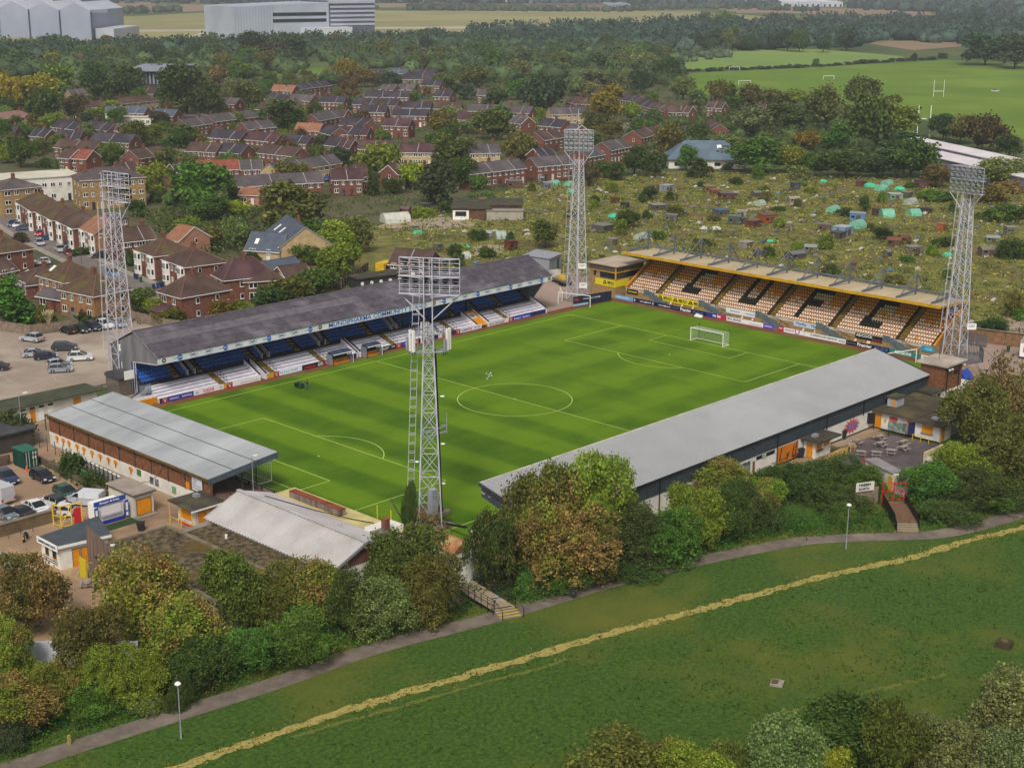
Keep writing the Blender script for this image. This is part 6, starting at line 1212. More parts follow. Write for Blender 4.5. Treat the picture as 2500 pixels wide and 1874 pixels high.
SH=[(3,190,1228,75,38,'8a5a3c','8a7a60','tan shed with felt roof beside a rusty brown one','pent'),(3,225,1252,60,38,'8a4a2c','7a6a5c','rust brown shed beside the tan shed','pent'),(3,300,1275,95,42,'5c3a34','6a6460','plum brown shed under a flat grey roof','pent'),(3,345,1262,60,30,'7a7468','958c80','grey greenhouse-like shed behind the plum shed','gable'),(3,490,1260,55,32,'5a5c58','74766e','small slate shed with pitched roof among the plots','gable'),
      (3,262,1385,85,45,'5f5a58','4a6a8a','grey boarded shed with blue roof sheet','pent'),(3,398,1388,60,40,'9a958c','a8a298','pale grey shed with flat roof near the slate green hut','pent'),(3,350,1438,75,58,'4e5e5a','6a7874','slate green summerhouse with white windows','pent'),(3,405,1440,45,45,'4a4844','5c5a56','dark narrow shed beside the slate green summerhouse','pent'),(3,560,1428,105,60,'9a4e22','6a5a50','orange timber summerhouse with white windows','pent'),(3,472,1455,95,48,'6a3430','6a6258','dark red shed with grey felt roof','pent'),
      (3,700,1480,45,45,'86806a','6a6658','narrow khaki tool shed near the pale blue hut','pent'),(3,925,1478,80,46,'6e5a4e','7a7068','brown boarded shed beside the pale blue hut','pent'),(3,1045,1508,120,62,'7f9ab8','a8aeb0','pale blue timber hut with pale roof','pent'),(3,1140,1415,95,55,'5a82a8','8f98a0','mid blue shed behind the green tunnel','pent'),(3,1015,1525,90,42,'4c4640','5a544e','dark lean-to shed in front of the pale blue hut','pent'),
      (3,1265,1382,55,48,'55402e','5e5044','dark brown shed beside the pale tunnel','pent'),(3,1380,1280,85,42,'7a9a80','b0b4ac','pale green shed with whitish roof','pent'),(3,1458,1265,75,36,'5a564c','7c7a70','grey shed behind the pale green shed','pent'),(3,1560,1372,60,42,'3e3832','4a4640','black tarred shed beside the green tunnel','pent'),(3,1600,1365,40,36,'4a3e36','5c5248','small dark shed beside the tarred shed','gable'),(3,1680,1482,55,52,'a05a32','9a7a5c','orange-brown shed with pent roof','pent'),(3,1440,1560,65,55,'7a3e2e','6a4438','red-brown shed with pitched roof','gable'),(3,1375,1580,85,60,'5a4434','7a4a3a','dark shed with rusty red roof','gable'),(3,1500,1620,100,42,'7a7064','8a847a','grey shed with open front by the red-brown shed','pent'),
      (3,2010,1552,80,42,'6f7a70','8c968c','grey-green greenhouse shed near the brambles','gable'),(3,2120,1498,65,48,'74786c','8c9082','grey-green shed on its own among brambles','pent'),(3,1975,1640,105,62,'6a6058','7c746a','weathered shed with corrugated front','gable'),(3,1330,1605+40,60,45,'5e5a54','7a766e','grey hut near the dark shed with rusty roof','gable'),(3,840,1615,75,48,'6f746c','8a9088','glazed grey shed with pitched roof above the stand roof','gable'),(3,425,1590,90,40,'8a8478','9a958a','cream lean-to above the stand roof','pent'),(3,515,1648,75,48,'5a5854','6e6c68','dark grey shed above the stand roof trusses','pent'),(3,740,1655,110,42,'4c4f54','6c7074','slate shed with pitched roof above the stand trusses','gable'),(3,1160,1195,55,35,'6a3c30','5c4c44','brick red shed beside the turquoise netting','pent'),(3,1550,1205,90,50,'5a3a34','4c4440','dark maroon shed at the edge of the hedge','pent'),(3,740,1215,55,45,'3f4a5c','4a5058','navy shed near the back hedge','pent'),(3,730,1300,70,40,'8a8078','9a938a','pale lilac grey shed with awning','gable'),
      (2,420,1372,62,48,'8a3c34','6a5c54','brick-red garden shed beside the white tunnel','gable'),(2,545,1340,60,28,'4a5048','5c625a','low green-grey shed by the hedge','pent'),(2,790,1320,50,42,'7a3a28','5c4438','chestnut shed by the flowering hedge','pent'),(2,912,1308,50,42,'b0581e','7c5a3c','bright orange shed by the flowering hedge','gable'),(2,1098,1600,70,60,'6a2e24','5a3c30','mahogany red shed behind the main stand roof','pent'),(2,630,1605,55,42,'6a625a','7c746c','grey-brown shed near the turquoise netting','pent'),(2,945,1525,55,45,'8a9098','a0a4a8','pale blue-grey shed beside a domed tunnel','gable'),
      (2,1830,1335,50,32,'2f3230','3c403c','black shed near the middle of the allotments','pent'),(2,1765,1302,45,32,'6a3a2e','5a463c','small rust red shed in the allotments','pent'),(2,1940,1290,50,38,'7c7c70','8e8e82','stone grey shed in the allotments','pent'),(2,2100,1228,90,45,'86909a','9aa2aa','pale corrugated shed with rusty shed beside it','pent'),(2,2050,1225,30,40,'7a3c2a','6a4a3a','narrow rusty shed beside the corrugated one','pent'),(2,1750,1570,65,42,'7c7468','8e867a','grey wooden shed by the grey tunnel','pent'),(2,2040,1345,95,30,'5c5c58','8c8c86','long low shed with pale flat roof','pent'),(2,2130,1420,75,48,'6a6660','7c7870','grey planked shed beside brambles','pent'),(2,1690,1485,120,50,'5c564c','7c7c78','long dark lean-to with pale roof near the tower','pent'),(2,1335,1212,60,45,'767c80','8e9498','grey shed with tarpaulins behind the brick terrace','pent'),(2,1290,1165,40,32,'7a8088','8c9298','blue-grey shed at the garden end of the brick terrace','gable'),(2,1120,1205,100,50,'6a4a40','74706c','brick outhouses behind the brick terrace','pent')]
for i,(t_,x,y,w,h,c,r,lb,kd)in enumerate(SH):shed(t_,x,y,w,h,c,r,A0+random.choice((-.35,.1,.45,.8)),lb,kd)
GPL=M('green_polythene','5fa88a','86c0a4',1.2,.35,lo=.35,hi=.7);CPL=M('clear_polythene','a8b4a4','8c9a88',1.2,.4);TQ=M('turquoise_net','2fa884','46bc98',2,.7);WPL=M('white_polythene','c8c6bc','b0aea4',1,.4)
def tunnel(t,x,y,w,h,mat,ang,label,end=True):
    p=g(t,x,y);k=mpp(p,t);L_=w*k;H=max(1.3,h*k);R_=H*.85;o=thing('polytunnel',label,'polytunnel',(p.x,p.y,0),ang,'polytunnels on the allotments');n=8;s=MB();ns=5;vs=[]
    for j in range(ns+1):vs+=[(-L_/2+L_*j/ns,R_*math.cos(math.pi*i/n),H*math.sin(math.pi*i/n)*(1-.03*(j%2)))for i in range(n+1)]
    s.add(vs,[(j*(n+1)+i,j*(n+1)+i+1,(j+1)*(n+1)+i+1,(j+1)*(n+1)+i)for j in range(ns)for i in range(n)]+[tuple(range(n+1)),tuple(range((ns+1)*(n+1)-1,ns*(n+1)-1,-1))]);part('cover',s,mat,o,smooth=False)
    for j in range(0,ns+1):
        xx=-L_/2+L_*j/ns;part('hoop',MB().path([(xx,1.02*R_*math.cos(math.pi*i/n),1.02*H*math.sin(math.pi*i/n))for i in range(n+1)],.03,4),GALV,o)
for i,a in enumerate([(3,985,1362,90,42,GPL,.2,'pale green polytunnel beside the path through the plots'),(3,1140,1462,95,50,GPL,.1,'rounded pale green polytunnel beside the pale blue hut'),(3,1328,1392,80,52,GPL,-.7,'end-on pale green polytunnel beside the dark brown shed'),(3,1500,1385,75,45,GPL,-.5,'green polytunnel beside the black tarred shed'),(3,1480,1312,95,40,CPL,.1,'clear silvery polytunnel near the pale green shed'),(3,1295,1225,80,38,GPL,0,'green polytunnel left of the back-hedge cluster'),(3,1328,1188,75,32,GPL,0,'green polytunnel at the back of the hedge cluster'),(3,510,1320,70,36,CPL,0,'small bluish polytunnel by the plum brown shed'),(2,1935,1535,95,40,CPL,.2,'grey-green polytunnel near the stand trusses'),(2,355,1425,175,62,WPL,-.35,'long white polytunnel by the gravel yard'),(2,1030,1530,65,50,CPL,-.6,'domed clear polytunnel beside the blue-grey shed'),(2,800,1500+160,60,45,WPL,-.2,'white tunnel cover half hidden behind the main stand roof'),(2,1370,1190,80,32,GPL,.0,'green polytunnel behind the brick terrace'),(2,1470,1195,60,30,GPL,.3,'small green polytunnel beside the tower at the allotment edge')]):tunnel(*a)
def heap(t,x,y,w,h,mat,label,name='netting_heap',cat='netting',group='covered beds on the allotments'):
    p=g(t,x,y);k=mpp(p,t);W=w*k;H=max(.4,h*k*.8);s=MB();n,m_=8,4;vs=[]
    for j in range(m_+1):
        for i in range(n):r=math.cos(j/m_*1.5);a=i/n*6.283;vs.append((W/2*r*math.cos(a)*random.uniform(.8,1.15),W/3*r*math.sin(a)*random.uniform(.8,1.15),H*math.sin(j/m_*1.5)*random.uniform(.85,1.1)))
    s.add(vs,[(j*n+i,j*n+(i+1)%n,(j+1)*n+(i+1)%n,(j+1)*n+i)for j in range(m_)for i in range(n)]+[tuple(range(m_*n,m_*n+n))]);o=link(name,s.mesh(name,[mat]));o.location=(p.x,p.y,0);o.rotation_euler=(0,0,A0+random.uniform(-.3,.3));tag(o,label,cat,group)
for a in[(3,1225,1200,90,32,TQ,'bright turquoise netting cage by the hedge cluster'),(3,1415,1222,80,34,TQ,'bright turquoise netting behind the pale green shed'),(3,920,1172,55,26,TQ,'small turquoise netting tunnel at the back hedge'),(3,1720,1645,80,30,TQ,'turquoise netting heap near the floodlight tower'),(2,500,1500,80,26,TQ,'turquoise netting over a bed below the gravel yard'),(2,1760,1400,90,35,TQ,'turquoise sheeting over a bed beside the tower'),(3,590,1550,90,16,TQ,'flat turquoise netting over a bed above the stand'),(3,230,1475,90,28,WPL,'white fleece mounds over vegetables near the dark red shed'),(3,150,1470,60,22,WPL,'small white fleece mound over vegetables'),(2,1480,1240,45,30,TQ,'turquoise cover beside the tower at the back of the plots')]:heap(*a)
p=g(2,770,1580);heap(2,770,1582,150,18,TQ,'long turquoise netted bed by the grey-brown shed')
t=thing('allotment_hall','low brown brick community hall with flat roofs by the gravel yard','building',g(2,900,1400),0);tp=lambda nm,pts,z0,z1,mt:part(nm,MB().prism([(p.x,p.y)for p in pts],z0,z1),mt,t,True)
q=[g(2,795,1410),g(2,895,1400),g(2,1110,1360),g(2,1010,1330)]
base=g(2,840,1412);ux=Vector((CR.x,CR.y,0)).normalized();uy=Vector((CF.x,CF.y,0)).normalized()
def ob(o,x0,x1,y0,y1):return[o+ux*a+uy*b for a,b in((x0,y0),(x1,y0),(x1,y1),(x0,y1))]
tp('wall',ob(base,-5,5.5,0,16),0,3.0,M('brown_brick','6a4c3c','54392c',1.5,.9));tp('roof',ob(base,-5.4,5.9,-.5,16.4),3.0,3.3,FELT);tp('wing',ob(base,5.5,14,2,14),0,3.6,_m['brown_brick']);tp('wing_roof',ob(base,5.2,14.4,1.6,14.4),3.6,3.9,FELT);tp('white_front',ob(base,-4.9,-.5,-.08,-.02),0,2.6,WFRAME);tp('window',ob(base,-4.2,-1.2,-.14,-.1),1.0,2.3,GLASS);tp('garage_door',ob(base,6,9,1.9,1.98),0,2.6,WHITE)
b2=g(2,1060,1415);tp('store',ob(b2,-5,5,0,4.5),0,2.6,M('pale_store','a8a094','948c80',.8,.8));tp('store_roof',ob(b2,-5.2,5.2,-.3,4.8),2.6,2.8,M('pale_store_roof','9a958c','88837a',.6,.8))
t=thing('scout_hut','white hall with blue-grey hipped roof and rooflight among the trees','building',g(3,165,1085),0);b3=g(3,150,1085);W3=24;H3=3.2;D3=14
part('wall',MB().prism([(v.x,v.y)for v in ob(b3,-12,14,0,D3)],0,H3),WHITE,t,True);s=MB();e=[Vector((v.x,v.y,H3))for v in ob(b3,-13,15,-1,D3+1)];r0,r1=b3+ux*-6+uy*7+ZM*9.0,b3+ux*8+uy*7+ZM*9.0
s.add(e+[r0,r1],[(0,1,5,4),(1,2,5),(2,3,4,5),(3,0,4)]);part('roof',s,M('blue_grey_slate','5f6f7e','52606e',.3,.7),t,True);part('rooflight',MB().slab(*[b3+ux*a+uy*c+ZM*z for a,c,z in((5,3.4,6.6),(6.5,3.4,6.6),(6.5,4.8,7.7),(5,4.8,7.7))],.1),WFRAME,t,True)
for k in range(5):part('window',MB().prism([(v.x,v.y)for v in ob(b3,-10+k*4.6,-8+k*4.6,-.06,0)],1.0,2.2),GLASS,t,True)
def fence(pts,h,label,mat=WOODF,step=1.85):
    t=thing('fence',label,'fence',pts[0])
    for i in range(len(pts)-1):
        a,b=Vector(pts[i]),Vector(pts[i+1]);n=max(1,int((b-a).length/step));d=(b-a).normalized();nn=Vector((-d.y,d.x,0))*.03
        for k in range(n):
            p0,p1=a.lerp(b,(k+.04)/n),a.lerp(b,(k+.97)/n);part('panel',MB().ext([p0,p1,p1+ZM*h,p0+ZM*h],(0,0,0),nn),mat,t,True);part('post',MB().bar(a.lerp(b,k/n),a.lerp(b,k/n)+ZM*(h+.12),.12,.12),CONC,t,True)
fence([(-62,117,0),(-35.4,100.6,0),(-33.1,93.4,0),(-24.7,91.3,0)],1.9,'weathered panel fence along the back of the car park');fence([(-13.3,91.9,0),(-12.6,80.5,0),(-8,66,0)],1.9,'weathered panel fence running down to the main stand gable');fence([(-24.4,91.4,0),(-22,99,0),(-20.5,97.5,0)],1.7,'short grey garden fence beside the brick semis');fence([(24,98,0),(34,84,0),(52,96,0)],1.8,'brown garden fence behind the main stand roof',M('brown_fence','4c3c34','3a2e28',1.5,.9))
# ================================================================ houses
LANDM={'the yellow brick flats':g(1,720,1300),'the white flats':g(1,380,1250),'the orange-roofed pair':g(1,1970,860),'the white flat-roofed hall':g(1,890,780),'the red-roofed house':g(1,520,1060),'the cream terrace':g(2,490,1030),'the huge chestnut tree':g(1,1250,1330),'the estate turning circle':g(2,1870,870),'the back wood':g(2,700,430),'the willows':g(2,1700,560),'the gravel yard':g(2,650,1440),'the scout hut':g(3,150,1085),'the dark glass school block':g(1,950,540),'the estate green':g(1,1120,960),'the yellow maple':g(1,200,650),'the tall golden poplar':g(2,1700,780),'the far left copse':g(1,60,640),'the bright lime tree':g(2,470,1150)}
def near(p):return min(LANDM,key=lambda k:(LANDM[k]-Vector(p)).length)
WALLS={'red brick':BRICK,'dark red brick':M('dark_brick','6f3a2e','55291f',1.8,.9,.2,10),'cream':M('cream_wall_render','b8a27c','a08a66',.8,.9),'yellow brick':BRICKB,'white':WHITE,'pink':M('pink_render','b07f68','9a6c58',.8,.9),'buff brick':M('buff_brick','9a7450','7f5c3e',1.8,.9,.2,10)}
ROOFS={'dark slate':M('dark_slate_roof','3b363e','2e2a31',.8,.9,.3,5,col3='48434a',s3=.2),'brown':M('brown_tile_roof','523f39','40302b',.8,.9,.3,5,col3='5e4c43',s3=.2),'red':M('red_tile_roof','8c5040','763f32',.8,.9,.3,5),'terracotta':M('terracotta_roof','946850','805640',.8,.9,.3,5),'maroon':M('maroon_tile_roof','4c3337','3b272b',.8,.9,.3,5,col3='5a4043',s3=.2),'mossy brown':M('mossy_brown_roof','5a463a','46362c',.9,.9,.4,5,col3='5c5628',s3=.28),'blue-grey':M('blue_grey_roof','525a68','454c58',.5,.8),'grey':M('grey_tile_roof','554e50','443e40',.8,.9,.3,5,col3='625a5a',s3=.2),'white':M('white_flat_roof','cdc8b8','b8b2a2',.15,.8),'pinkish':M('pinkish_roof','8a6a60','785a50',.8,.9,.3,5)}
_w={}
def winmesh(w,h,n=2):
    k=(round(w,2),round(h,2),n)
    if k not in _w:
        s=MB();s.box(0,-.07,0,w,0,h);d=w/n
        for i in range(n):s.box(i*d+.09,-.075,.09,(i+1)*d-.06,-.071,h-.09,1)
        s.box(-.06,-.12,-.08,w+.06,-.0,0);_w[k]=s.mesh('window',[WFRAME,GLASS])
    return _w[k]
DOORS=[M('door_'+c,c,rough=.6)for c in('d8d4cc','3a3038','5a2a26','2a3a50','c8c0b0')]
_dm=[MB().box(0,-.06,0,.9,0,2.05).mesh('door',[m])for m in DOORS]
CHM=MB().box(-.45,-.35,0,.45,.35,1.7).box(-.5,-.4,1.7,.5,.4,1.85,0).box(-.3,-.1,1.85,-.1,.1,2.15,1).box(.1,-.1,1.85,.3,.1,2.15,1).mesh('chimney',[BRICK,M('chimney_pot','8a5a44',rough=.9)])
NH={}
def house(A,B,D=7.6,he=4.9,rise=2.5,wall='red brick',roof='dark slate',units=None,hip=False,label=None,floors=2,chim=True,strips=True,bays=False,flat=False,group=None,porch=False,rooflights=0,name=None,backx=0):
    A=Vector((A.x,A.y,0));B=Vector((B.x,B.y,0));W=(B-A).length;ang=math.atan2(B.y-A.y,B.x-A.x);units=units or max(1,round(W/7));u=W/units
    if label is None:
        kind='house' if units==1 else 'pair of houses' if units==2 else 'terrace of %s'%{3:'three',4:'four',5:'five',6:'six'}.get(units,'many')
        label='%s %s with %s %sroof near %s'%(wall,kind,roof,'hipped ' if hip else '',near(A.lerp(B,.5)))
        grp='houses with '+roof+' roofs near '+near(A.lerp(B,.5))
    else:grp=group
    t=thing(name or('house' if units<3 else 'terrace'),label,'house' if units<3 else 'terrace',A,ang,grp);P=lambda nm,m_,mt,par=t:part(nm,m_,mt,par)
    wm,rm=WALLS[wall],ROOFS[roof];ov=.35
    if flat:
        P('wall',MB().box(0,0,0,W,D,he),wm);P('roof',MB().box(-.3,-.3,he,W+.3,D+.3,he+.3),rm)
    elif hip:
        P('wall',MB().box(0,0,0,W,D,he),wm);m_=min(W,D)/2;z=he-.1
        if W>=D:r0,r1=(m_,D/2,he+rise),(W-m_+.001,D/2,he+rise)
        else:r0,r1=(W/2,m_,he+rise),(W/2,D-m_+.001,he+rise)
        s=MB();c=[(-ov,-ov,z),(W+ov,-ov,z),(W+ov,D+ov,z),(-ov,D+ov,z)]
        s.add(c+[r0,r1],[(0,1,5,4),(1,2,5),(2,3,4,5),(3,0,4)]if W>=D else[(0,1,4),(1,2,5,4),(2,3,5),(3,0,4,5)]);s.add(c,[(3,2,1,0)]);rf=P('roof',s,rm)
        h_=MB()
        for cc in range(4):
            tgt=(r0 if cc in(0,3)else r1)if W>=D else(r0 if cc in(0,1)else r1);a=Vector(c[cc]);h_.tube(a+ZM*.04,Vector(tgt)+ZM*.04,.11,4)
        h_.tube(Vector(r0)+ZM*.05,Vector(r1)+ZM*.05,.11,4);P('ridge_tiles',h_,M('ridge_tile','7a5c4c','64493c',2,.9),rf)
        P('gutter',MB().box(-ov-.06,-ov-.08,z-.1,W+ov+.06,-ov,z+.02).box(W+ov,-ov,z-.1,W+ov+.08,D+ov,z+.02),WFRAME,rf)
    else:
        P('wall',MB().ext([(0,0,0),(0,D,0),(0,D,he),(0,D/2,he+rise-.08),(0,0,he)],(0,0,0),(W,0,0)),wm)
        sl=rise/(D/2)
        rf=None
        for s in(0,1):
            y0=-ov if s==0 else D+ov;z0=he-ov*sl
            o=P('roof_slope',MB().slab((-.2,y0,z0+.12),(W+.2,y0,z0+.12),(W+.2,D/2,he+rise+.12),(-.2,D/2,he+rise+.12),.14),rm)
            rf=rf or o
        P('ridge_tiles',MB().tube((-.2,D/2,he+rise+.12),(W+.2,D/2,he+rise+.12),.12,4),rm,rf)
        if strips and units>1:
            for k in range(1,units):
                if k%2==0 or units==2:P('party_flashing',MB().bar((k*u,-ov,he-ov*sl+.16),(k*u,D/2,he+rise+.16),.22,.08),M('pale_flashing','9a9596','858081',1,.8),rf)
        P('gutter',MB().box(-.2,-ov-.1,he-ov*sl-.06,W+.2,-ov,he-ov*sl+.08),WFRAME,rf)
        for x,sx in((-.2,-1),(W+.2,1)):P('bargeboard',MB().bar((x,-ov,he-ov*sl),(x,D/2,he+rise),.06,.2).bar((x,D+ov,he-ov*sl),(x,D/2,he+rise),.06,.2),_m['pale_flashing']if W>8 else WFRAME,rf)
    if chim:
        for k in range(units):
            if units<=2 and k:break
            x=(W/2 if units<=2 else(k+.5)*u);
            if units>2 and k%2:continue
            inst('chimney',CHM,t,(x,D/2+(.6 if not hip else 0),he+rise-.7))
    fh=(he-.2)/floors
    for k in range(units):
        x0=k*u;mir=k%2
        for f in range(floors):
            z=f*fh+.95
            ww=[1.7,1.1]if u>5.5 else[1.3,.9]
            if bays:continue
            xs=[x0+u*.12,x0+u*.62]if not mir else[x0+u*.6,x0+u*.16]
            if u>9:xs+=[x0+u*.38,x0+u*.84];ww=[1.5,1.5,1.3,1.3]
            for j,x in enumerate(xs):
                if f==0 and j==1:inst('door',random.choice(_dm),t,(x,-.01,.05));continue
                inst('window',winmesh(ww[j],1.15 if f else 1.3,2),t,(x,-.01,z))
        if bays:
            for j in range(1):
                bx=x0+(u*.1 if not mir else u*.9-2.6);P('bay',MB().prism([(bx,0),(bx+.5,-.75),(bx+2.1,-.75),(bx+2.6,0)],.05,he-.15),WHITE)
                for f in range(2):
                    inst('window',winmesh(1.5,1.35,3),t,(bx+.55,-.76,f*fh+.95))
                    for e in(0,1):o=inst('window',winmesh(.6,1.35,1),t,(bx+.02 if not e else bx+2.18,-.1 if not e else-.68,f*fh+.95),-.98 if not e else .98)
            dx=x0+(u*.72 if not mir else u*.08);inst('door',random.choice(_dm),t,(dx,-.01,.05));inst('window',winmesh(.9,1.2,2),t,(dx,-.01,fh+.95))
    for side in(0,1):
        x=0 if side==0 else W;rz=-math.pi/2 if side==0 else math.pi/2
        for f in range(floors):
            if D>6 and f>=(0 if hip else 1):
                for yy in([D*.3,D*.7]if hip or floors>2 else[D*.5]):inst('window',winmesh(.8,1.1,1),t,(x-.01 if side==0 else x+.01,yy,f*fh+1.0),rz)
    for k in range(rooflights):P('rooflight',MB().slab((W*(.2+.25*k),D*.15,he+rise*.3+.2),(W*(.2+.25*k)+.9,D*.15,he+rise*.3+.2),(W*(.2+.25*k)+.9,D*.3,he+rise*.6+.2),(W*(.2+.25*k),D*.3,he+rise*.6+.2),.08),WFRAME)
    if porch:P('lean_to',MB().ext([(W*.1,0,0),(W*.1,-2.6,0),(W*.1,-2.6,2.1),(W*.1,0,2.9)],(0,0,0),(W*.5,0,0)),wm);P('lean_to_roof',MB().slab((W*.08,-2.9,2.1),(W*.62,-2.9,2.1),(W*.62,0,3.1),(W*.08,0,3.1),.1),ROOFS['maroon'])
    return t
def hz(t,xa,ya,xb,yb,he=4.9,**k):return house(g(t,xa,ya,he),g(t,xb,yb,he),he=he,**k)
V=lambda x,y:Vector((x,y,0))
for i,(a,b)in enumerate(((V(28.2,212.5),V(22.9,194.2)),(V(23.2,192.4),V(19.8,178.6)),(V(20.2,177.2),V(17.2,164.2)),(V(12.6,130.0),V(11.4,120.0)),(V(10.8,116.0),V(9.3,105.2)))):
    house(a,b,9.5,5.3,2.9,'red brick',['mossy brown','mossy brown','brown','mossy brown','brown'][i],2,True,['bay-windowed brick semis with hipped roof at the flats end of the street','bay-windowed semis with mossy hipped roof behind the crimson car','bay-windowed semis with brown hipped roof beside the terracotta-roofed pair','white-bayed semis with mossy hipped roof behind the floodlight tower','white-bayed semis with brown hipped roof beside the bins'][i],bays=True)
house(V(18.6,163.6),V(16.8,153.8),9,5.3,2.8,'buff brick','terracotta',2,False,'bay-windowed pair with terracotta pitched roof seen past the floodlight lamps',bays=True)
hz(1,770,1555,1000,1530,4.6,D=7,wall='dark red brick',roof='brown',units=3,label='dark brick cottages with brown roof and chimneys behind the tower')
house(V(-11.5,159),V(-11.5,147.6),9,5.2,2.8,'red brick','mossy brown',2,True,'brick semi with moss-tinged hipped roof beside the white hatchback')
house(V(-16.7,119.6),V(-16.8,109.1),9,5.2,3.0,'buff brick','mossy brown',2,True,'buff brick semi with mossy hipped roof, rooflight and tall chimney',rooflights=1)
house(V(-20.6,104.1),V(-19.3,93.7),9,5.2,3.1,'buff brick','mossy brown',2,True,'buff brick semi with green-mossed hipped roof overlooking the car park fence')
house(V(-8.0,88.7),V(-8.2,80.9),11.2,5.2,3.2,'red brick','brown',1,True,'detached brick house with brown hipped roof and maroon lean-to by the main stand',porch=True)
house(g('Y6',0,640,3),g('Y6',190,600,3),8,3,2.2,'red brick','brown',1,False,'low brick bungalow with brown roof left of the conifer');house(g('Y6',90,690,3),g('Y6',275,770,3),12,3,2.4,'red brick','brown',1,True,'brick bungalow with hipped brown roof and rooflight behind the conifer',rooflights=1)
house(V(-20.8,113),V(-19.3,106),4,2.6,1.2,'red brick','grey',1,False,'single-storey brick extension with grey ridged roof behind the mossed semi',floors=1,chim=False)
house(g(4,1365,130,5.2),g(4,1440,168,5.2),11,5.2,3.6,'red brick','maroon',1,True,'brick house with steep maroon roof and dormer light',rooflights=1);house(g(4,1568,178,4.6),g(4,1822,162,4.6),7,4.6,2.2,'red brick','brown',1,True,'brick wing with brown hipped roof next to the maroon-roofed house',chim=False);house(g(4,1832,150,3),g(4,2000,128,3),6,3,1.8,'red brick','brown',1,False,'single-storey brick outbuilding with brown roof by the hedge',floors=1,chim=False);house(g(4,1730,105,3),g(4,1935,72,3),5,3,1.5,'dark red brick','blue-grey',1,False,'blue-grey roofed garage behind the maroon-roofed house',floors=1,chim=False)
house(g(1,1575,1600,3.4),g(1,1795,1615,3.4),8,3.4,3.4,'cream','blue-grey',1,False,'low cream wing with blue-grey roof of the gabled cottage',chim=False,rooflights=1);house(g(1,1690,1500,4.4),g(1,1800,1585,4.4),12,4.4,4.2,'cream','blue-grey',1,False,'cream gabled cottage with steep blue-grey roof and rooflights',rooflights=2)
house(g(1,1060,1530,4),g(1,1150,1548,4),9,4,2.8,'pink','terracotta',1,False,'small pink-walled house with bright terracotta roof and round window',chim=False)
house(g(5,312,62,3.6),g(5,560,78,3.6),9,3.6,2.6,'red brick','brown',2,False,'red brick building with brown tiled roof behind the main stand',chim=False)
house(g(1,515,1160,8.4),g(1,930,1135,8.4),11,8.4,2.6,'yellow brick','grey',4,True,'three-storey yellow brick flats with grey hipped roof',floors=3,name='flats');house(g(1,-120,1170,7),g(1,515,1128,7),14,7,0,'white','white',6,False,'white rendered flats with white flat roof',flat=True,floors=2,chim=False,name='flats');house(g(1,10,1220,7.6),g(1,268,1196,7.6),11,7.6,2.2,'yellow brick','grey',2,True,'yellow brick stair block with low grey roof in front of the white flats',floors=3,name='flats')
hz(1,740,1410,825,1405,4.5,D=6,wall='dark red brick',roof='grey',units=1,flat=True,chim=False,label='maroon brick house end with flat grey roof behind the lamps');
RB,DS,BR='red brick','dark slate','brown'
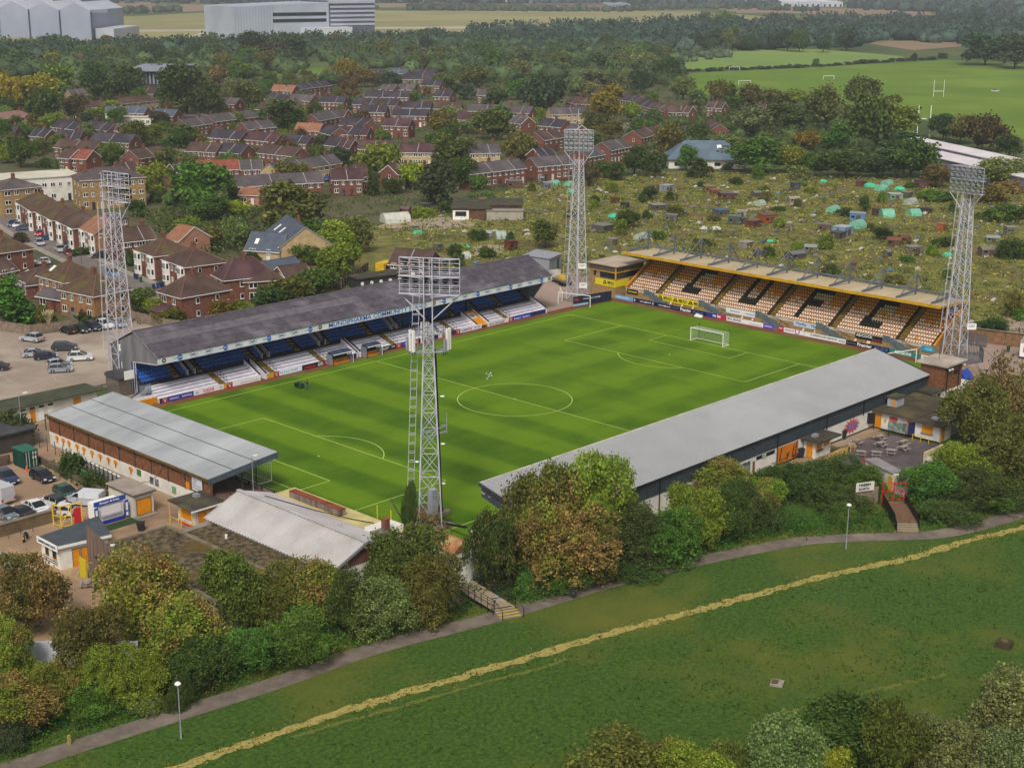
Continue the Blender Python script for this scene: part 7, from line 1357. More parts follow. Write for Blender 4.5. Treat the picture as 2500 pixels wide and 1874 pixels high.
EST=[(1,-60,770,212,745,3,'cream','pinkish',dict(hip=True)),(1,530,697,715,682,3,'cream',BR,dict(hip=True)),(1,780,668,1025,645,4,'cream',BR,dict(hip=True)),(1,676,728,792,728,2,'white','blue-grey',{}),(1,815,725,925,728,2,RB,'blue-grey',{}),(1,967,742,1112,748,2,RB,'blue-grey',{}),(1,330,815,478,832,3,RB,DS,{}),(1,532,820,690,840,3,RB,DS,{}),(1,735,840,830,842,2,RB,'grey',{}),(1,190,872,285,880,2,RB,DS,{}),(1,345,888,508,892,3,RB,DS,{}),(1,575,905,830,918,4,RB,DS,{}),(1,345,945,600,965,4,RB,BR,{}),(1,375,1010,445,1018,1,RB,BR,{}),(1,447,1015,552,1022,1,RB,'red',dict(label='brick end house with bright red tiled roof')),(1,892,1018,1088,988,2,RB,BR,{}),(1,1210,812,1360,792,3,RB,'grey',{}),(1,1372,782,1655,748,4,RB,'grey',{}),(1,1592,832,1770,815,2,RB,'grey',{}),(1,1340,882,1540,896,3,RB,DS,{}),(1,1575,895,1765,912,3,RB,'maroon',{}),(1,1800,915,1968,925,3,RB,DS,{}),(1,1195,968,1385,978,3,RB,BR,{}),(1,1392,972,1548,985,2,RB,DS,{}),(1,1650,980,1885,1003,4,RB,BR,{}),(1,1890,836,2050,842,2,RB,'terracotta',dict(label='brick pair with orange terracotta roof in the estate')),(1,2052,848,2125,866,1,RB,DS,{}),(1,2050,775,2230,742,3,RB,'grey',{}),(1,1740,580,1880,585,3,RB,'terracotta',{}),(1,1882,582,2005,562,2,RB,DS,{}),(1,2012,562,2130,548,2,RB,DS,{}),(1,1700,635,1805,645,2,RB,DS,{}),(1,1850,642,1992,650,3,RB,'grey',{}),(1,2050,655,2205,660,3,RB,DS,{}),(1,2080,930,2240,945,3,RB,DS,{}),(1,2165,858,2300,868,2,RB,DS,{}),(1,1640,700,1760,712,2,RB,BR,{}),(1,1800,700,1950,690,2,RB,BR,{}),(1,1405,665,1510,670,2,'dark red brick','grey',{}),(1,2230,800,2330,815,2,RB,DS,{}),
       (1,1275,1095,1545,1085,3,RB,'red',dict(label='long brick terrace with rust red roof beside the chestnut tree',strips=False)),(1,1548,1090,1688,1086,2,RB,'grey',{}),(1,1140,1112,1272,1098,2,RB,'grey',{}),(1,1528,1198,2078,1168,5,RB,'grey',dict(label='long brick terrace with mixed grey roofs and pale party lines')),(1,1790,1108,2195,1045,5,'cream','grey',dict(label='cream rendered terrace with grey roofs running behind the brick terrace')),(1,2135,1155,2330,1150,2,RB,'maroon',{}),(1,780,1110,900,1100,2,RB,BR,{}),(1,880,600,985,604,2,RB,'maroon',{}),(1,460,612,560,606,2,'cream','grey',{}),(1,-60,855,85,860,3,RB,DS,{}),(1,40,380,560,372,6,'buff brick',BR,dict(label='long low brown-roofed building before the airfield wood')),
       (2,160,622,440,625,5,RB,DS,{}),(2,80,668,360,680,5,RB,DS,{}),(2,125,718,290,722,3,RB,DS,{}),(2,335,742,555,745,4,RB,DS,{}),(2,400,692,580,695,3,RB,DS,{}),(2,600,618,705,622,2,RB,DS,{}),(2,600,698,770,702,3,RB,BR,{}),(2,825,712,1000,716,3,RB,'grey',{}),(2,1045,720,1215,728,3,RB,'grey',{}),(2,755,768,940,772,3,RB,'maroon',{}),(2,1085,785,1165,795,2,RB,'grey',{}),(2,-5,802,180,810,3,RB,DS,{}),(2,-30,860,170,868,3,RB,'maroon',{}),(2,272,806,440,812,2,RB,'maroon',{}),(2,-20,945,60,950,2,RB,'maroon',{}),(2,115,955,330,958,4,RB,BR,{}),(2,375,975,618,980,4,'cream','maroon',dict(label='cream terrace with dark maroon roof behind the round trees')),(2,830,985,1030,980,3,'cream','grey',{}),(2,825,1118,1195,1078,5,RB,'grey',dict(label='brick terrace with patchy grey roof backing onto the allotments')),(2,1265,1070,1510,1050,3,RB,'grey',dict(label='brick terrace with gable end facing the gardens beside the tower')),(2,1740,965,1865,940,3,RB,'grey',{}),(2,1590,1010,1700,990,1,RB,'grey',dict(label='brick house with tall glazed gable beside the tower')),(2,1360,735,1620,728,4,'cream','grey',{}),(2,1275,805,1420,818,2,RB,DS,{}),(2,1440,840,1500,850,1,RB,'grey',{}),(2,1450,655,1540,668,2,RB,BR,{}),(2,1500,665,1630,672,2,RB,'maroon',{}),(2,1620,600,1720,610,2,RB,'maroon',{}),(2,1795,640,1890,655,3,RB,DS,{}),(2,1905,668,1975,690,2,RB,DS,{}),(2,1975,690,2080,715,3,RB,BR,{}),(2,2110,720,2230,722,3,RB,BR,{}),(2,1940,885,2100,845,2,RB,BR,{}),(2,250,575,340,580,2,RB,'grey',{}),(2,375,575,470,578,2,RB,'grey',{}),(2,400,510,590,512,3,RB,DS,{}),(2,180,480,280,484,2,RB,DS,{}),(2,310,470,420,475,2,'red brick','blue-grey',{}),(2,600,505,700,508,2,RB,'grey',{}),(2,470,475,600,480,2,RB,DS,{}),(2,520,548,640,552,3,RB,DS,{}),(2,1310,900,1440,880,2,RB,BR,{}),(2,-40,745,25,748,1,RB,BR,{}),(2,0,1145,200,1130,3,RB,'maroon',dict(label='brick terrace with maroon roof beside the dark conifer')),(2,370,1120,470,1105,2,RB,BR,{}),(2,880,610,950,612,1,RB,'grey',{}),(2,1290,1010,1390,1000,2,'dark red brick',DS,{}),
       (3,-20,720,55,725,2,RB,BR,{}),(3,140,802,195,840,3,RB,BR,dict(label='brick terrace end-on with stepped brown roofs near the willows')),(3,170,690,270,695,2,RB,BR,{}),(3,480,710,545,712,1,RB,BR,{})]
for e in EST:hz(e[0],e[1],e[2],e[3],e[4],units=e[5],wall=e[6],roof=e[7],**e[8])
house(g(1,785,755,3.4),g(1,1000,755,3.4),14,3.4,0,'white','white',3,False,'single-storey white hall with white flat roof amid the blue-grey roofs',flat=True,floors=1,chim=False);house(g(1,1180,755,3),g(1,1350,750,3),10,3,0,'red brick','grey',2,False,'single-storey brick block with flat grey roof by the white hall',flat=True,floors=1,chim=False);house(g(1,1530,1240+10,3),g(1,1660,1255,3),7,3,1.6,'pink','terracotta',1,False,'single-storey pink annexe with glazed doors behind the terrace',floors=1,chim=False)
t=thing('school_block','dark-glazed school block with pale flat roof beyond the estate','school',g(1,950,535),0);b0=g(1,930,560);Wk=mpp(b0,1)
part('wall',MB().prism([(v.x,v.y)for v in ob(b0,-60*Wk,190*Wk,0,45)],0,100*Wk),M('dark_glass_wall','3a3d46','2c2f38',.3,.4),t,True);part('roof',MB().prism([(v.x,v.y)for v in ob(b0,-155*Wk,196*Wk,-3,60)],100*Wk,106*Wk),M('pale_school_roof','8b909c','787d88',.1,.7),t,True)
for k in range(9):part('window_bay',MB().prism([(v.x,v.y)for v in ob(b0,(-40+k*24)*Wk,(-30+k*24)*Wk,-.4,0)],20*Wk,85*Wk),M('pale_frame_bay','8a8e98',rough=.6),t,True)
t=thing('long_white_building','long building with two white pitched roofs beyond the allotments hedge','building',g(3,1900,1080),0);WR=M('bright_white_roof','d6cfd2','c4bcc0',.1,.7)
zz=7.0;A1,B1=g(3,1520,890,zz),g(3,2600,1120,zz);A2,B2=g(3,1630,985,5),g(3,2300,1190,5);dx=(B1-A1).normalized();dn=Vector((dx.y,-dx.x,0));dn=dn if dn.dot(CAM-A1)>0 else-dn
part('roof',MB().slab(A1+ZM*.8,B1+ZM*.8,B1+dn*5.5-ZM*.3,A1+dn*5.5-ZM*.3,.3),WR,t,True);part('wall',MB().ext([A1+dn*5.2-ZM*.7,B1+dn*5.2-ZM*.7,Vector((B1.x,B1.y,0))+dn*5.2,Vector((A1.x,A1.y,0))+dn*5.2],(0,0,0),dn*-5),M('lilac_grey_wall','8f8c96','7c7984',.4,.8),t,True)
part('lower_roof',MB().slab(A1+dn*5.8+dx*8-ZM*1.2,B1+dn*5.8-ZM*1.2,B1+dn*13-ZM*2.2,A1+dn*13+dx*8-ZM*2.2,.3),WR,t,True);part('lower_wall',MB().ext([A1+dn*12.6+dx*8.4-ZM*2.5,B1+dn*12.6-ZM*2.5,Vector((B1.x,B1.y,0))+dn*12.6,Vector((A1.x,A1.y,0))+dn*12.6+dx*8.4],(0,0,0),dn*-6),_m['lilac_grey_wall'],t,True)
p=g(5,290,118);t=thing('yellow_cabin','yellow site cabin beside the red brick building','cabin',p,.2);part('body',MB().box(-2,-1.2,0,2,1.2,2.4),YELLOW,t);part('window',MB().box(-1.2,-1.25,1,1,-1.2,1.9),GLASS,t)
p=g(5,240,200);t=thing('covered_store','long dark flat-roofed store with round white signs behind the main stand','store',p,-.2);part('wall',MB().box(-6,-2,0,6,2,2.3),M('dark_store_wall','3a3c40','2c2e32',.8,.8),t);part('roof',MB().box(-6.3,-2.4,2.3,6.3,2.3,2.55),FELT,t)
for k in range(5):part('sign_disc',MB().tube((-4.8+2.3*k,-2.08,1.2),(-4.8+2.3*k,-2.0,1.2),.4,12),WFRAME,t)
p=g(5,1330,95);t=thing('grey_shed','grey corrugated store shed beside the end of the main stand','shed',p,.35);part('wall',MB().box(-3.5,-2,0,3.5,4,3.2),M('grey_corrugated','8d9298','7a7f85',1,.6,stretch=(3,3,.2)),t);part('roof',MB().slab((-3.8,-2.3,3.2),(3.8,-2.3,3.2),(3.8,4.3,3.6),(-3.8,4.3,3.6),.12),GALV,t);part('door',MB().box(1.2,-2.05,0,2.2,-2,2.2),_m['bin_green'],t)
# ================================================================ airfield buildings
t=thing('hangar','huge pale aircraft hangar with scalloped gabled roof and dark seams','hangar',g(1,595,262),0);b0=g(1,597,262);k=mpp(b0,1);HW=M('hangar_blue_grey','9aa2b6','8890a4',.02,.6);HR=M('hangar_roof','b6bac6','a4a8b6',.02,.6)
fx=(g(1,52,240)-b0).normalized();fy=(g(1,840,225)-b0).normalized()
for i in range(4):
    a=b0+fx*(42*i)+fx*.5;b=b0+fx*(42*(i+1))-fx*.5;d=fy*105;H0,H1=27,34
    prof=[a,b,b+ZM*H0,(a+b)/2+ZM*H1,a+ZM*H0];part('bay',MB().ext(prof,(0,0,0),d),HW,t,True)
    part('bay_roof',MB().slab(a+ZM*(H0+.4),(a+b)/2+ZM*(H1+.4),(a+b)/2+d+ZM*(H1+.4),a+d+ZM*(H0+.4),.6).slab((a+b)/2+ZM*(H1+.4),b+ZM*(H0+.4),b+d+ZM*(H0+.4),(a+b)/2+d+ZM*(H1+.4),.6),HR,t,True);part('seam',MB().ext([a-fx*1.5,a+fx*.5,a+fx*.5+ZM*26,a-fx*1.5+ZM*26],(0,0,0),fy*-.6),DGREY,t,True)
part('annexe',MB().prism([(v.x,v.y)for v in(b0+fy*5-fx*2,b0+fy*90-fx*2,b0+fy*90-fx*26,b0+fy*5-fx*26)],0,11),M('pale_annexe','b8bcc6','a4a8b2',.03,.6),t,True);part('gantry',MB().box(0,0,25,18,3,28),GALV,t)
t.children[-1].location=fy*95
t=thing('glazed_hangar','long pale hangar with dark glazed strips and lower white wing','hangar',g(1,1515,265),0);a=g(1,1515,262);b=g(2,225,240);d=(b-a).normalized();L_=(b-a).length;n=Vector((-d.y,d.x,0))
part('hall',MB().ext([a,a+d*L_*.66,a+d*L_*.66+ZM*34,a+ZM*31],(0,0,0),n*70),M('silver_clad','aab2be','98a0ae',.03,.5),t,True);part('tall_block',MB().ext([a+d*L_*.66,b,b+ZM*36,a+d*L_*.66+ZM*36],(0,0,0),n*60),M('slatted_dark','5a6272','4c5464',.05,.5),t,True);part('roof_edge',MB().ext([a+d*L_*.66-n+ZM*33,b-n+ZM*33,b-n+ZM*37,a+d*L_*.66-n+ZM*37],(0,0,0),n*62),HR,t,True)
for z in(16,22):part('glazed_strip',MB().ext([a+d*L_*.26-n*.4+ZM*z,a+d*L_*.64-n*.4+ZM*z,a+d*L_*.64-n*.4+ZM*(z+3),a+d*L_*.26-n*.4+ZM*(z+3)],(0,0,0),n*.3),GLASS,t,True)
for i in range(5):part('louvre',MB().ext([a+d*L_*.67-n*.5+ZM*(12+i*4.2),b-n*.5+ZM*(12+i*4.2),b-n*.5+ZM*(14+i*4.2),a+d*L_*.67-n*.5+ZM*(14+i*4.2)],(0,0,0),n*.3),HR,t,True)
for i in range(14):part('panel_joint',MB().ext([a+d*(L_*.02*i)-n*.3,a+d*(L_*.02*i+.5)-n*.3,a+d*(L_*.02*i+.5)-n*.3+ZM*31,a+d*(L_*.02*i)-n*.3+ZM*31],(0,0,0),n*.2),HW,t,True)
part('white_wing',MB().ext([a+d*L_*.45-n*14,a+d*L_*.78-n*14,a+d*L_*.78-n*14+ZM*11,a+d*L_*.45-n*14+ZM*11],(0,0,0),n*13),M('wing_white','c4c8d0',rough=.6),t,True)
for i,(x,y,w,h,lb,c)in enumerate(((1120,335,230,38,'barrel-roofed pale workshop before the taxiway','a8a498'),(1340,318,210,42,'pale workshop with curved roof right of the first','b0aca2'),(1490,300,110,32,'small pale shed at the foot of the glazed hangar','a8acb2'),(850,320,110,22,'low pale roofed shed behind the trees by the hangar','9aa4a0'))):
    p=g(1,x,y);k=mpp(p,1);t=thing('airfield_workshop',lb,'workshop',p,-.74);W=w*k;H=h*k;s=MB();s.ext([(-W/2,0,0),(W/2,0,0),(W/2,0,H*.6)]+[(W/2*math.cos(q*.35),0,H*.6+H*.4*math.sin(q*.35))for q in range(1,9)]+[(-W/2,0,H*.6)],(0,0,0),(0,30,0));part('hall',s,M('workshop_'+c,c,tuple(v*.8 for v in lin(c)),.1,.7),t);part('doors',MB().box(-W*.3,-.2,0,W*.3,0,H*.45),GALV,t)
def far_block(t,x0,x1,yb,h,col,label,name='warehouse',depth=60,n=1,cat='warehouse',roof=None):
    a,b=g(t,x0,yb),g(t,x1,yb);d=(b-a).normalized();nn=Vector((-d.y,d.x,0));k=mpp(a,t);H=h*k;o=thing(name,label,cat,a,0);L_=(b-a).length
    for i in range(n):
        p,q=a+d*(L_*i/n),a+d*(L_*(i+.96)/n);part('hall' if n==1 else 'unit',MB().ext([p,q,q+ZM*H*(1-.1*(i%2)),p+ZM*H*(1-.1*(i%2))],(0,0,0),nn*depth),M('far_'+col,col,tuple(v*.8 for v in lin(col)),.05,.8),o,True)
        part('roof',MB().ext([p-d*.5+ZM*H*(1-.1*(i%2)),q+d*.5+ZM*H*(1-.1*(i%2)),q-d*(q-p).length*.3+ZM*H*1.25,p+d*(q-p).length*.3+ZM*H*1.25],(0,0,0),nn*depth),M('far_roof_'+(roof or col),roof or col,rough=.8),o,True)
        for w in range(4):c=p+d*((q-p).length*(w+.4)/4);part('window',MB().ext([c,c+d*(q-p).length*.08,c+d*(q-p).length*.08+ZM*H*.5,c+ZM*H*.5],(0,0,0),nn*-.4),GLASS,o,True)
far_block('P',1840,2060,17,12,'bfc3cc','long pale silver warehouse on the far horizon beyond the brown field',depth=120,n=4);far_block('P',2100,2170,16,8,'a8acb6','dark-roofed pale building beyond the brown field',depth=40,roof='3a3d48');far_block('P',1180,1300,6,9,'b4bac6','pale warehouse with white roof beyond the airfield',depth=90,n=2);far_block('P',1300,1370,8,7,'9aa2ae','white-roofed far warehouse beside the brown flats',depth=80)
far_block('P',1285,1480,25,12,'857264','row of brown brick flats under construction beyond the airfield',name='flats',depth=40,n=7,cat='flats',roof='6a5c54');far_block('P',1030,1180,21,9,'7a6858','row of dark-roofed houses beyond the airfield',name='far_terrace',depth=25,n=7,cat='terrace',roof='4c4648');far_block('P',840,900,19,9,'7c6a5a','row of old houses by the hedge beyond the airfield',name='far_terrace',depth=25,n=4,cat='terrace',roof='5c4c46');far_block('P',1480,1540,18,8,'8f98a8','pale sheds right of the brown flats',depth=40,n=2);far_block('P',765,830,18,6,'6a5c50','low dark houses at the far field edge',name='far_terrace',depth=20,n=4,cat='terrace',roof='4a4446');far_block('P',585,632,40,5,'6a6456','camouflaged blast shelters on the airfield',name='bunker',depth=20,n=3,cat='bunker');far_block('P',1120,1185,107,5,'b0b4b8','low white airfield shed behind the hedge',depth=15);far_block('P',515,538,37,7,'7a6c58','small old barn on the airfield',name='barn',depth=15,cat='barn',roof='5c5048')
# ================================================================ vegetation
def leaf_mat():
    m=bpy.data.materials.new('foliage');m.use_nodes=True;N=m.node_tree.nodes;L=m.node_tree.links;b=N['Principled BSDF'];out=N['Material Output']
    b.inputs['Roughness'].default_value=.65;b.inputs['Specular IOR Level'].default_value=.2
    oi=N.new('ShaderNodeObjectInfo');geo=N.new('ShaderNodeNewGeometry')
    def noise(s):
        n=N.new('ShaderNodeTexNoise');n.inputs['Scale'].default_value=s;n.inputs['Detail'].default_value=3;L.new(geo.outputs['Position'],n.inputs['Vector']);return n.outputs['Fac']
    def mth(op,a,c,clamp=False):
        n=N.new('ShaderNodeMath');n.operation=op;n.use_clamp=clamp
        for i,v in enumerate((a,c)):
            if isinstance(v,(int,float)):n.inputs[i].default_value=v
            else:L.new(v,n.inputs[i])
        return n.outputs[0]
    f=mth('ADD',mth('MULTIPLY',noise(.28),1.5),mth('MULTIPLY',geo.outputs['Random Per Island'],.25));th=mth('SUBTRACT',1.35,oi.outputs['Alpha'])
    f=mth('MULTIPLY',mth('SUBTRACT',f,th),5.0,True)
    x=N.new('ShaderNodeMix');x.data_type='RGBA';L.new(f,x.inputs['Factor']);L.new(oi.outputs['Color'],x.inputs['A']);x.inputs['B'].default_value=lin('8c7440')+(1,)
    v=mth('ADD',mth('MULTIPLY',geo.outputs['Random Per Island'],.9),.55);v=mth('MULTIPLY',v,mth('ADD',mth('MULTIPLY',noise(.8),1.7),.15))
    h=N.new('ShaderNodeHueSaturation');L.new(x.outputs['Result'],h.inputs['Color']);L.new(v,h.inputs['Value']);hue=mth('ADD',mth('MULTIPLY',noise(.5),.05),.475);L.new(hue,h.inputs['Hue'])
    L.new(h.outputs[0],b.inputs['Base Color']);v2=mth('MULTIPLY',v,mth('ADD',mth('MULTIPLY',noise(.07),1.1),.45));L.new(v2,h.inputs['Value'])
    tr=N.new('ShaderNodeBsdfTranslucent');L.new(h.outputs[0],tr.inputs['Color']);mx=N.new('ShaderNodeMixShader');mx.inputs[0].default_value=.22;L.new(b.outputs[0],mx.inputs[1]);L.new(tr.outputs[0],mx.inputs[2]);L.new(mx.outputs[0],out.inputs[0]);return m
LEAF=leaf_mat();BARK=M('bark','4a3f34','362d26',2,.95,.3,8)
def np_mesh(name,V,quads,mat):
    me=bpy.data.meshes.new(name);n=len(V);me.vertices.add(n);me.vertices.foreach_set('co',V.astype(np.float32).ravel());k=len(quads);me.loops.add(4*k);me.loops.foreach_set('vertex_index',quads.astype(np.int32).ravel());me.polygons.add(k);me.polygons.foreach_set('loop_start',np.arange(0,4*k,4,dtype=np.int32));me.polygons.foreach_set('loop_total',np.full(k,4,dtype=np.int32));me.update(calc_edges=True)
    for m in(mat if isinstance(mat,list)else[mat]):me.materials.append(m)
    return me
def leaves(C,size,r,up=.3):
    n=len(C);a=r.normal(size=(n,3));a[:,2]+=up;nn=a/np.linalg.norm(a,axis=1)[:,None];t=np.cross(nn,r.normal(size=(n,3)));t /= np.linalg.norm(t,axis=1)[:,None];b=np.cross(nn,t)
    s=size*r.uniform(.6,1.35,(n,1));t=t*s*.5;b=b*s*.38
    V=np.stack([C-t*.9,C-b*.9+t*.1,C+t,C+b*.9+t*.1],1).reshape(-1,3);return V,np.arange(4*n).reshape(n,4)
def crown_pts(r,ncl,per,shape,clr):
    d=r.normal(size=(ncl,3));d /= np.linalg.norm(d,axis=1)[:,None]
    nl=9 if ncl<300 else 15;c=r.normal(size=(nl,3));c /= np.linalg.norm(c,axis=1)[:,None];c*=r.uniform(.35,.68,nl)[:,None];c[0]=0;lr=r.uniform(.28,.5,nl);lr[0]=.6
    d[:,2]=np.where(d[:,2]<-.3,-d[:,2],d[:,2]);k=r.choice(nl,ncl,p=lr**2/(lr**2).sum());P=c[k]+d*(lr[k]*r.uniform(.5,1.0,ncl)**.3)[:,None]
    if shape=='round':P[:,2]=np.where(P[:,2]<0,P[:,2]*.8,P[:,2])
    if shape=='cone':h=(P[:,2]+1)/2;P[:,:2]*=(1.12-h)[:,None]*1.05
    if shape=='willow':P[:,2]=np.where(P[:,2]<.1,P[:,2]*1.05,P[:,2]*.9);P[:,:2]*=1.0
    if shape=='tall':h=(P[:,2]+1)/2;P[:,:2]*=(1.05-.45*h)[:,None]
    C=np.repeat(P,per,0)+r.normal(size=(ncl*per,3))*clr*(np.array([.6,.6,1.6])if shape=='willow' else 1);return C
PROTO={}
def proto(kind,res,seed):
    k=(kind,res,seed)
    if k in PROTO:return PROTO[k]
    r=np.random.default_rng(hash(k)%99991 if False else(seed*131+{'round':1,'cone':2,'willow':3,'tall':4,'bush':5,'bare':6}[kind]*17+{'far':4,'lo':1,'mid':2,'hi':3}[res]*7))
    ncl,per,ls,clr={'far':(26,4,.26,.09),'lo':(44,5,.2,.08),'mid':(200,17,.125,.085),'hi':(800,24,.052,.052)}[res]
    if kind=='bush':ncl=int(ncl*.8)
    if kind=='bare':ncl=ncl//5;
    C=crown_pts(r,ncl,per,'round' if kind in('bush','bare')else kind,clr)
    if kind=='bush':C[:,2]=np.where(C[:,2]<-.2,-.2+(C[:,2]+.2)*.6,C[:,2])
    zmin=np.percentile(C[:,2],1);V,Q=leaves(C,ls,r)
    if kind!='bare':
        u,w=10,6;vs=[]
        for j in range(w+1):
            for i in range(u):th=math.pi*j/w;a=6.2832*i/u;q=(.45 if res in('mid','hi')else .78)*r.uniform(.75,1.15);vs.append((q*math.sin(th)*math.cos(a),q*math.sin(th)*math.sin(a),q*math.cos(th)*(.85 if kind!='cone' else .8)-(.25 if kind=='cone' else 0)))
        vs=np.array(vs)
        if kind=='cone':vs[:,:2]*=np.clip(1.0-(vs[:,2:3]+1)/2,.1,1)
        if kind=='tall':vs[:,:2]*=.8
        qs=np.array([(j*u+i,j*u+(i+1)%u,(j+1)*u+(i+1)%u,(j+1)*u+i)for j in range(w)for i in range(u)])+len(V);V=np.concatenate([V,vs]);Q=np.concatenate([Q,qs])
    ext=np.percentile(np.abs(C[:,:2]),97);V[:,:2]/= 2*ext;z0,z1=np.percentile(C[:,2],1),np.percentile(C[:,2],99.3);V[:,2]=(V[:,2]-z0)/(z1-z0)
    me=np_mesh('crown' if kind!='bush' else 'foliage',V,Q,LEAF);PROTO[k]=me;return me
_tr={}
def trunk_mesh(kind,seed):
    k=(kind,seed)
    if k in _tr:return _tr[k]
    r=random.Random(seed);m=MB();m.tube((0,0,-.02),(.01,0,.3),.035,7,.026);m.tube((.01,0,.3),(0,.01,.62),.026,6,.014)
    nb=8 if kind=='bare' else 4
    for i in range(nb):
        a=i*6.28/nb+r.random();b=(math.cos(a)*.2,math.sin(a)*.2,.5+r.random()*.15);c=(math.cos(a)*r.uniform(.28,.42),math.sin(a)*r.uniform(.28,.42),.7+r.random()*.22);m.tube((0,0,.24+.05*i/nb),b,.014,5,.009);m.tube(b,c,.009,4,.003)
        if kind=='bare':
            for j in range(5):d=(c[0]+r.uniform(-.18,.18),c[1]+r.uniform(-.18,.18),c[2]+r.uniform(-.1,.15));m.tube(b if j%2 else c,d,.005,3,.002)
    _tr[k]=m.mesh('trunk',[BARK]);return _tr[k]
TC=dict(dg='2b4018',mg='3d5a1c',lg='66721f',bl='283c2a',br='5a4a2a',og='746038',ye='8a7a1c',pu='3c2630',gr='5e6a3c',lime='7c8a22',ol='4c4c1e',bg='3b5f20',sg='56683c',gd='746018',ro='4a3428',ob='5a5226',fg='41561f')
NT=[0]
def tree(p,w,h,col,kind='round',res='mid',aut=0.,label=None,group=None,trunk=.22,name=None,jit=.12):
    seed=NT[0]%4;NT[0]+=1;c=lin(TC.get(col,col));j=lambda:1+random.uniform(-jit,jit);a_=lin('4a5422');c=tuple((v*.68+a*.32)*(1.75 if res=='hi' else 1.6)*j()for v,a in zip(c,a_))
    nm=name or{'round':'broadleaf_tree','cone':'conifer','willow':'willow_tree','tall':'poplar_tree','bush':'shrub','bare':'bare_tree'}[kind]
    t=thing(nm,label,'shrub' if kind=='bush' else 'tree',(p.x,p.y,0),random.uniform(0,6.28),group)
    tk=0 if kind=='bush' else trunk if kind!='cone' else .06
    o=inst('foliage' if kind=='bush' else 'crown',proto(kind,res,seed),t,(0,0,h*tk),0,(w,w*random.uniform(.9,1.1),h*(1-tk)));o.color=c+(aut,)
    if kind!='bush':inst('trunk',trunk_mesh('bare' if kind=='bare' else 'n',seed),t,(0,0,0),0,(h*.9,h*.9,h*.92))
    return t
CN=dict(dg='dark green',mg='green',lg='yellow-green',bl='deep blue-green',br='brown-tinged',og='orange autumn',ye='yellow',pu='purple-leaved',gr='grey-green',lime='bright lime',ol='olive',bg='bright green',sg='silvery green',gd='golden',ro='russet',ob='olive-brown',fg='fresh green')
KN=dict(round='broadleaf tree',cone='conifer',willow='weeping willow',tall='tall poplar',bush='shrub',bare='half-bare tree')
def size_word(h):return 'towering' if h>17 else 'tall' if h>12 else 'medium' if h>7 else 'small'
def pt(t,x,y,w,h,col,kind='round',aut=0.,where=None,res='mid',**k):
    p=g(t,x,y);m=mpp(p,t);W,H=w*m,h*m*1.03;wh=where or('near '+near(p));lb='%s %s %s %s'%(size_word(H),'autumn-tinted' if aut>.28 and res=='hi' else CN.get(col,'green'),KN[kind],wh)
    return tree(p,W,H,col,kind,res,aut,lb,lb if True else None,**k)
LANDM.update({'the playing field hedge':g(3,600,450),'the long white roofs':g(3,1700,1050),'the allotment hedge':g(3,1100,1130),'the far field edge':g(3,500,320),'the street of semis':V(10,140),'the car park fence':V(-20,92),'the main stand roof':V(20,60),'the allotment sheds':g(3,600,1450)})
for a in[(1,30,720,180,230,'ye'),(1,200,690,270,190,'ye'),(1,365,640,210,220,'lg'),(1,330,480,140,130,'lg'),(1,305,800,210,210,'dg'),(1,480,780,140,160,'ro','round',.35),(1,625,650,190,210,'dg'),(1,790,650,190,210,'dg'),(1,890,570,100,120,'bl','cone'),(1,1200,740,290,310,'dg'),(1,1350,750,190,210,'dg'),(1,1060,680,120,120,'mg'),(1,1400,560,130,130,'br','round',.4),(1,1540,540,150,130,'mg'),(1,1495,625,120,120,'gr'),(1,1600,710,190,170,'ol'),(1,1755,440,210,155,'pu'),(1,1640,385,200,170,'bl'),(1,1850,400,200,170,'bl'),(1,1850,855,220,205,'dg'),(1,1935,800,90,110,'lg'),(1,1983,758,65,75,'gd'),(1,2140,795,90,95,'dg','cone'),(1,1700,775,80,75,'mg'),(1,1530,835,115,110,'gr'),(1,1420,840,120,90,'br'),(1,875,960,170,175,'ol'),(1,975,935,130,130,'lg'),(1,130,1075,160,190,'dg'),(1,230,1000,95,90,'mg'),(1,20,960,110,190,'mg'),(1,150,920,110,120,'mg'),(1,725,1070,160,150,'mg'),(1,720,990,110,80,'mg'),(1,1330,1050,150,135,'lg'),(1,1245,885,70,62,'og','round',.5),(1,1285,905,110,45,'og','bush',.5),(1,1500,925,150,62,'pu','bush'),(1,1135,940,105,75,'ob'),(1,1078,965,70,65,'mg'),(1,1515,1045,90,105,'dg','cone'),(1,985,1285,170,230,'lg'),(1,1497,1310,55,150,'dg','cone'),(1,1340,1420,240,160,'fg'),(1,1515,1600,155,200,'sg'),(1,1200,1510,150,110,'lg'),(1,900,1065,100,60,'dg','bush'),(1,1500,1400,160,100,'lime'),(1,2060,960,120,60,'br','round',.3),(1,1660,1040,100,90,'fg'),(1,1760,1060,110,70,'gr'),(1,1850,1110,130,55,'dg','bush'),(1,2120,560,150,100,'gr'),(1,2000,700,130,60,'mg'),(1,1290,680,160,110,'mg'),(1,620,780,110,80,'lg'),(1,990,800,60,60,'dg','cone'),(1,1070,840,130,60,'mg','bush'),(1,960,690,40,50,'dg','cone'),(1,800,640,70,60,'ye'),(1,1100,1340,130,100,'sg'),(1,1000,1300,90,70,'dg','bush'),(1,880,1390,150,100,'dg'),(1,300,1075,120,60,'dg','bush'),(1,430,1070,180,55,'mg','bush'),(1,130,1560,90,60,'pu','bush')]:pt(*a)
pt(1,1275,1355,400,300,'bg','round',0.,'rising behind the gardens as the largest round crown, a chestnut');pt(1,1890,1540,370,350,'ol','round',.12,'with the broadest crown, above the cream gabled cottage')
